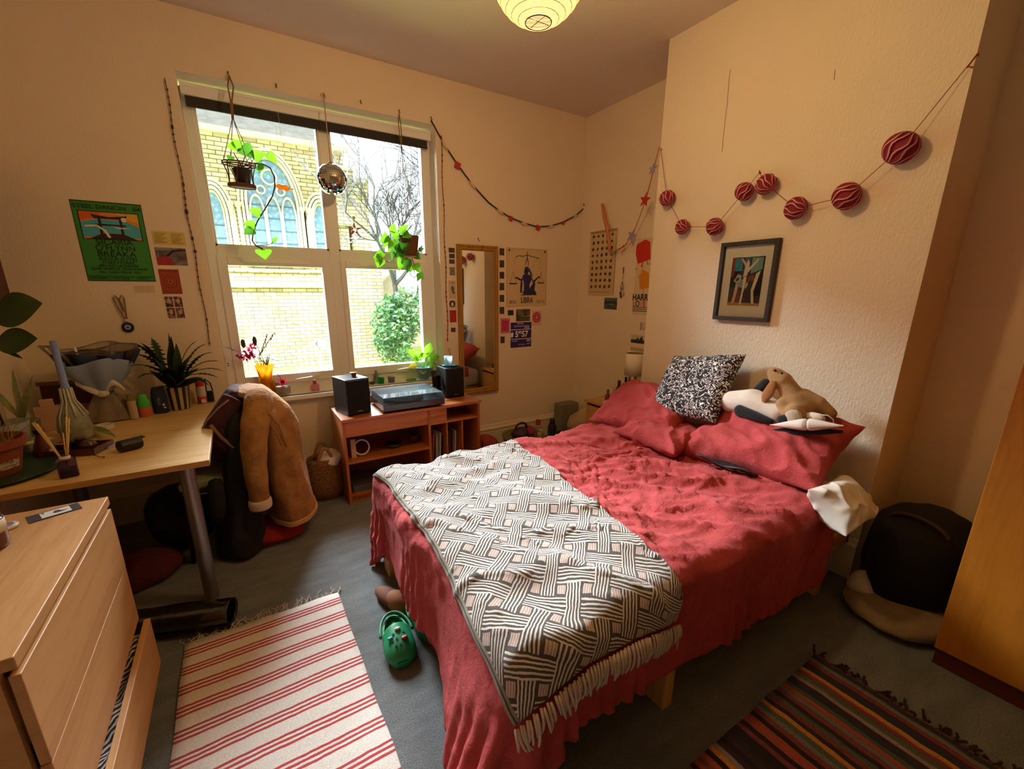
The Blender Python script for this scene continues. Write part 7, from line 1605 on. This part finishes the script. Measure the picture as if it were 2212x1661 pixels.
# music poster on the alcove wall, cut by the chimney edge
yl = at(1372, 600, 0, XA).y; ztp, zbt = at(1372, 517, 0, XA).z, at(1365, 679, 0, XA).z; pw2 = .42; ph2 = ztp-zbt
Mp = MR(yl-pw2/2, (ztp+zbt)/2, XA)
def U(px, py): q = at(px, py, 0, XA-.002); return ((yl-q.y)/pw2, (q.z-zbt)/ph2)
flat('gig_poster', 'white music poster with red and orange bird figures reading HARRY LOVE by the chimney', 'poster', Mp, pw2, ph2, '#dcc8a6', [
    ([U(1374, 553), U(1377, 527), U(1395, 517), U(1405, 523), U(1405, 560), U(1378, 570)], '#c8281c'), ([U(1373, 552), U(1375, 528), U(1378, 534), U(1376, 550)], '#c8281c'),
    ([U(1388, 565), U(1390, 565), U(1387, 577), U(1391, 575), U(1391, 577), U(1384, 577)], '#b5281c'), ([U(1397, 562), U(1398, 562), U(1400, 571), U(1404, 568), U(1404, 570), U(1398, 572)], '#b5281c'),
    ([U(1382, 625), U(1380, 595), U(1384, 592), U(1387, 581), U(1402, 590), U(1402, 622)], '#d98a1c'), ([U(1377, 601), U(1383, 590), U(1384, 596)], '#d98a1c'), ([U(1389, 622), U(1391, 622), U(1389, 634), U(1394, 634), U(1388, 636)], '#c07a1c'),
    (circ(*U(1374, 581), .022, .012, 14), '#a08a6a'), (R4(U(1366, 665)[0], .095, 1, .105), '#3a3530'), (R4(U(1366, 665)[0], .07, 1, .08), '#3a3530'), (R4(U(1366, 665)[0], .045, 1, .055), '#3a3530')],
    [('HARRY', U(1366, 643)[0]+.245, U(1385, 643)[1], .072, '#1c1826', .88, .0018)]+[(ch_, U(px_, 657)[0], U(1385, 657)[1], .062, c_, .9, .0014) for ch_, px_, c_ in (('L', 1369.5, '#c8281c'), ('O', 1377, '#2a2440'), ('V', 1384.5, '#d9a04a'), ('E', 1391.5, '#c8281c'))])
M, w, h = wallA(1364, 722, 1398, 744)
flat('photo_print', 'black and white skyline photograph low beside the chimney edge in the alcove', 'photograph', M, w, h, '#c9b79f', [(R4(0, 0, 1, .35), '#2a2622'), ([(0, .35), (.2, .45), (.3, .38), (.42, .75), (.5, .4), (.66, .95), (.74, .42), (1, .5), (1, .3), (0, .3)], '#2f2a26')])
M, w, h = wallA(1363, 748, 1398, 762)
flat('photo_print', 'pale print with tiny dark figures just above the bedside lamp', 'photograph', M, w, h, '#d0bb9c', [([(.02+.14*i, .25), (.05+.14*i, .65+.1*(i % 2)), (.10+.14*i, .3)], '#4a3a2c') for i in range(6)])
M, w, h = wallA(1383, 695, 1398, 715)
flat('note', 'small white slip with grey lines beneath the music poster', 'note', M, w, h, '#d4c2a6', [(R4(.1, .1, .25, .9), '#8a7a68'), (R4(.5, .2, .9, .28), '#a39278')])
# hanging charm
hp = [at(1347, 577, 0, XA-.01), at(1345, 607, 0, XA-.01)]; cm = thing('wind_charm', 'little string of beads and a shell charm hanging between chart and music poster', 'charm', hp[0])
m = MB(); m.tube(hp, .0018, 5); m.tube([hp[0], hp[0]+Vector((0, 0, -.05))], .005, 6); m.build('cord', plain('brown_cord', '#7c5a2c', .9), cm, smooth=True)
for px_, py_, r_, c_ in ((1344, 611, .009, '#5a4a3a'), (1343, 620, .024, '#a39678'), (1340, 633, .014, '#4a3c34'), (1346, 634, .014, '#b5a58a'), (1341, 640, .013, '#33281f')):
    p_ = at(px_, py_, 0, XA-.014); m = MB(); m.ball(p_, r_, 10, 0, (.5, .8, 1.2)); m.build('bead', plain('charm_bead_'+c_, c_, .5), cm, smooth=True)
# star garland from the chimney edge down across the alcove
sg_ = thing('star_garland', 'pink ribbon garland with lilac and red felt stars in the left alcove', 'garland', at(1390, 430, 0, XA-.02))
pt_ = [(1424, 318), (1412, 365), (1406, 390), (1395, 432), (1381, 470), (1366, 509), (1347, 533), (1328, 544), (1318, 538)]
d0 = [XC+.002, XC+.10, XC+.16, XC+.24, XA-.10, XA-.07, XA-.05, XA-.035, XA-.025]; SPt = [at(x, y, 0, d_) for (x, y), d_ in zip(pt_, d0)]; SPt[0].y = max(SPt[0].y, 2.134)
m = MB(); m.tube(SPt, .0035, 6); m.build('ribbon', plain('salmon_ribbon', '#c9805c', .8), sg_, smooth=True)
def star5(c, R_, rr_, t_, rot, fx, fy):
    m = MB(); pts = [(R_*math.cos(rot+k*math.pi/5) if k % 2 == 0 else rr_*math.cos(rot+k*math.pi/5), R_*math.sin(rot+k*math.pi/5) if k % 2 == 0 else rr_*math.sin(rot+k*math.pi/5)) for k in range(10)]
    fx, fy = Vector(fx).normalized(), Vector(fy).normalized(); fz = fx.cross(fy); MM = Matrix(((fx.x, fy.x, fz.x, c.x), (fx.y, fy.y, fz.y, c.y), (fx.z, fy.z, fz.z, c.z), (0, 0, 0, 1))); m.prism(pts, t_, MM); return m
for k, (i, c_, s_, fy) in enumerate(((1, '#9a93c4', .040, (.2, 0, 1)), (3, '#b5302a', .055, (.1, .1, 1)), (5, '#9a93c4', .052, (0, 0, 1)), (6, '#b5302a', .042, (.7, 0, .5)), (7, '#9a93c4', .045, (.8, 0, .5)))):
    star5(SPt[i]+Vector((-.006, 0, 0)), s_, s_*.42, .004, .3+k, (0, -1, .1*k), fy).build('star', plain('felt_'+c_, c_, .9), sg_)
# bedside table with its lamp and bottles
nz = .545; n0, n1 = 2.43, 2.88; m0, m1 = 2.19, 2.62
nt = thing('bedside_table', 'small pine bedside table in the left alcove behind the bed', 'bedside table', (2.65, 2.4, 0)); M_PINE2 = wood('honey_pine', '#c7924e', '#a06a2c', 1, 7, .45)
m = MB(); m.box((n0-.012, m0-.005, nz-.022), (n1, m1+.012, nz)); m.build('top', M_PINE2, nt, bevel=.003)
m = MB(); m.box((n0, m0, .02), (n0+.018, m0+.018, nz-.022)); m.box((n0+.004, m1-.018, .0), (n1-.01, m1, nz-.022)); m.box((n0+.004, m0, .0), (n1-.01, m0+.018, nz-.022)); m.box((n1-.02, m0, 0), (n1-.01, m1, nz-.022)); m.box((n0+.01, m0+.01, .05), (n1-.01, m1-.01, .066)); m.build('carcass', M_PINE2, nt, bevel=.002)
for i in range(2):
    z0_ = .10+.21*i; m = MB(); m.box((n0-.006, m0+.02, z0_), (n0+.012, m1-.02, z0_+.19)); d_ = m.build('drawer', M_PINE2, nt, bevel=.003); m = MB(); m.ball((n0-.018, (m0+m1)/2, z0_+.1), .014, 12); q2 = m.build('knob', M_PINE2, smooth=True); q2.parent = d_
lc = Vector((2.618, 2.30, nz)); lmp = thing('table_lamp', 'white drum-shade lamp on wooden legs on the bedside table, half behind the chimney edge', 'lamp', lc); zl0, zl1 = at(1357, 812, 1, lc.y).z, at(1357, 764, 1, lc.y).z
zl0, zl1 = .782, .955
m = MB(); m.lathe([(.072, zl0-nz), (.074, zl0-nz), (.070, zl1-nz), (.068, zl1-nz)], lc, 36); t_ = NT('white_linen_shade'); t_.base(S('#e9dfcc')); t_.set(Roughness=.9); t_.bump(t_.noise(t_.mapping((1, 1, 6)), 120, 3), .3, .004); m.build('shade', t_.m, lmp, smooth=True)
for k in range(3):
    a_ = .3+k*2.094; m = MB(); m.cyl(lc+Vector((.07*math.cos(a_), .07*math.sin(a_), .001)), lc+Vector((.018*math.cos(a_), .018*math.sin(a_), zl0-nz+.03)), .009, 10); m.build('leg', plain('beech', '#b5793c', .5), lmp, smooth=True)
m = MB(); m.lathe([(0,zl0-nz-.0),(.014,zl0-nz),(.014,zl0-nz+.06),(0,zl0-nz+.06)], lc, 14); m.build('socket', plain('white_plastic', '#e6e3dc', .4), lmp, smooth=True)
for px_, y_, r_, h_, c_, nm, lb, neck in ((1336, 2.46, .030, .115, '#241a24', 'bottle', 'tall dark plum bottle on the bedside table', .05), (1350, 2.52, .026, .12, '#17141a', 'bottle', 'black bottle left of the lamp on the bedside table', .05), (1356, 2.42, .034, .115, '#8f8a72', 'bottle', 'rounded clear greyish bottle beside the lamp legs', .05), (1324, 2.50, .016, .085, '#cfc2b4', 'bottle', 'tiny white capped bottle on the bedside table', .02), (1313, 2.49, .022, .06, '#7a2a1c', 'bottle', 'small red-brown bottle on the bedside table', .035), (1334, 2.36, .045, .075, '#232a3a', 'jar', 'wide navy jar on the bedside table', .005)):
    a2 = at(px_, 850, 1, y_); c2 = Vector((a2.x, y_, nz)); m = MB(); m.lathe([(0,.001),(r_,.001),(r_,h_*.75),(r_*.45,h_),(r_*.42,h_+neck),(0,h_+neck)], c2, 20); tag(m.build(nm, plain('bs_'+c_, c_, .2, coat=.4), smooth=True, ang=.8), lb, nm, 'bottles on the bedside table')
bk_ = at(1290, 868, 2, nz); m = MB(); m.box((-.045, -.06, .001), (.045, .06, .014), 0, MT(2.50, 2.40, nz, .3)); o = m.build('book', plain('ivory_book', '#d8c79c', .6), bevel=.002); tag(o, 'thin ivory book with a red pattern lying on the bedside table', 'book')
m = MB(); M = MT(2.50, 2.40, nz, .3); m.prism(circ(0, .02, .018, .018, 10), .0004, M @ Matrix.Translation((0, 0, .0142))); m.prism(circ(-.01, -.025, .014, .014, 8), .0004, M @ Matrix.Translation((0, 0, .0142))); q2 = m.build('cover_print', plain('dark_red_print', '#6b2a22', .6)); q2.parent = o
# clutter on the floor between cabinet and alcove
heap('shoulder_bag', (1.72, 3.10, .10), (.13, .12, .11), suede('faded_red_leather', '#a3483c', '#7a2c26'), 'faded red bag on the floor right of the record cabinet', 'bag', 31., .2, 6.)
c = Vector((2.07, 3.03, 0)); sb = thing('basket', 'wide wicker basket of cosmetics on the floor under the wall hanging', 'basket', c)
m = MB(); m.lathe([(0,.003),(.14,.003),(.185,.16),(.19,.175),(.175,.175),(.135,.02),(0,.018)], c, 32); m.build('body', wicker('grey_wicker', '#a58f6a', '#6b5636', 34), sb, smooth=True)
heap('toiletry_bag', (2.02, 3.0, .205), (.085, .07, .055), plain('aubergine_fabric', '#3a1f2e', .6), 'aubergine wash bag in the wicker cosmetics basket', 'bag', 33., .2, 8.)
heap('toiletry_bag', (2.13, 3.03, .20), (.06, .06, .05), plain('magenta_fabric', '#8a2a56', .6), 'magenta pouch in the wicker cosmetics basket', 'bag', 34., .2, 8.)
m = MB(); m.tube([Vector((2.03+.06*math.cos(t), 3.0, .245+.055*math.sin(t))) for t in [i*math.pi/14 for i in range(15)]], .009, 8); tag(m.build('headband', plain('black_band', '#17131a', .5), smooth=True), 'black padded hairband standing up in the wicker basket', 'hairband')
bottle('bottle', 'cream bottle with an orange-red cap on the floor right of the wicker basket', Vector((2.31, 3.13, 0)), dcyl(.035, .20), plain('cream_bottle', '#b9a27c', .4), plain('rust_red_cap', '#a5402c', .4), [(0,.20),(.022,.20),(.022,.25),(0,.252)], 'floor bottles under the wall hanging')
bottle('bottle', 'yellowish pump bottle on the floor beside the wicker basket', Vector((2.24, 3.0, 0)), dcyl(.028, .17), plain('straw_bottle', '#c2a86a', .4), plain('straw_cap', '#d0bd8a', .4), [(0,.17),(.012,.17),(.012,.195),(.02,.2),(0,.205)], 'floor bottles under the wall hanging')
bottle('bottle', 'dark grey water bottle with a black lid on the floor near the corner', Vector((2.47, 3.12, 0)), [(0,.001),(.04,.001),(.042,.01),(.042,.16),(.03,.19),(0,.192)], plain('slate_bottle', '#2e2c36', .35), plain('black_plastic', '#101012', .35), [(0,.19),(.026,.19),(.026,.225),(.015,.24),(0,.24)], 'floor bottles under the wall hanging')
c = Vector((1.63, 2.98, 0)); bottle('bottle', 'tiny dark dropper bottle on the floor beside the cabinet', c, dcyl(.017, .14), plain('cream_bottle', '#b9a27c', .4), plain('dark_dropper', '#2e1a1c', .4), [(0,.14),(.014,.14),(.008,.17),(.004,.215),(0,.215)])
m = MB(); m.box((2.62, 3.17, .001), (2.84, 3.29, .34), 0); tag(m.build('storage_box', plain('grey_fabric_box', '#7f7a68', .9, bump=.4), bevel=.008), 'grey fabric box standing in the corner of the alcove', 'box')
heap('handbag', (2.72, 2.98, .17), (.14, .13, .17), plain('beige_canvas', '#b39a7c', .9, bump=.4), 'beige canvas bag slumped in front of the grey fabric box', 'bag', 37., .25, 6.)
heap('handbag', (2.83, 2.84, .14), (.08, .10, .14), suede('brown_leather', '#4a2818', '#2e160c'), 'brown leather bag beside the bedside table', 'bag', 38., .2, 6.)
heap('shoes_heap', (2.50, 2.98, .07), (.10, .12, .08), plain('dark_navy_cloth', '#22242e', .8), 'dark folded garment on the floor before the canvas bag', 'garment', 39., .3, 7.)
# ------------------------------------------------------------------ paper lantern
LR = .165; dq = ray(1165, -68); LC = EYE+dq*(FPX/105*LR)
ln = thing('paper_lantern', 'round glowing yellow paper lantern under the ceiling', 'lantern', LC)
t = NT('lit_paper'); em = t.node('ShaderNodeEmission'); em.inputs[0].default_value = (1., .80, .33, 1); em.inputs[1].default_value = 1.25
tr_b = t.node('ShaderNodeBsdfTransparent'); tr_b.inputs[0].default_value = (1, .9, .72, 1); ad = t.node('ShaderNodeMixShader'); ad.inputs[0].default_value = .38
t.l.new(tr_b.outputs[0], ad.inputs[1]); t.l.new(em.outputs[0], ad.inputs[2]); t.l.new(ad.outputs[0], t.out.inputs[0]); t.n.remove(t.b)
m = MB(); pr = []
for i in range(33):
    a_ = -math.pi/2+.28+(math.pi-.56)*i/32; pr.append((LR*math.cos(a_)*(1-.006*(i % 2)), LR*.97*math.sin(a_)))
m.lathe(pr, LC, 48); m.build('shade', t.m, ln, smooth=True)
M_BAM = plain('bamboo_rib', '#a5742c', .7); m = MB()
for r_, z_ in pr[::2]: m.tube([(LC.x+r_*math.cos(2*math.pi*k/40), LC.y+r_*math.sin(2*math.pi*k/40), LC.z+z_) for k in range(41)], .0011, 4)
m.build('ribs', M_BAM, ln, smooth=True)
m = MB(); zb = LC.z+pr[0][1]; rb0 = pr[0][0]; m.tube([(LC.x+rb0*math.cos(2*math.pi*k/30), LC.y+rb0*math.sin(2*math.pi*k/30), zb) for k in range(31)], .002, 6)
m.tube([(LC.x-rb0, LC.y, zb+.004), (LC.x+rb0, LC.y, zb+.004)], .0014, 5); m.tube([(LC.x, LC.y-rb0, zb+.004), (LC.x, LC.y+rb0, zb+.004)], .0014, 5); m.build('wire', plain('black_wire', '#3a2a18', .5), ln, smooth=True)
m = MB(); m.cyl((LC.x, LC.y, LC.z+.05), (LC.x, LC.y, ZC), .004, 8); m.lathe([(0,-.03),(.045,-.03),(.05,0),(0,0)], (LC.x, LC.y, ZC), 20); m.build('flex', plain('white_flex', '#e0dcd4', .5), ln, smooth=True)
bulb = bpy.data.lights.new('lantern_bulb', 'POINT'); bulb.energy = BULB; bulb.color = (1, .66, .33); bulb.shadow_soft_size = .06
bo = bpy.data.objects.new('lantern_bulb', bulb); COL.objects.link(bo); bo.location = LC; bo.parent = ln; bo.matrix_parent_inverse = Matrix.Translation(-LC)
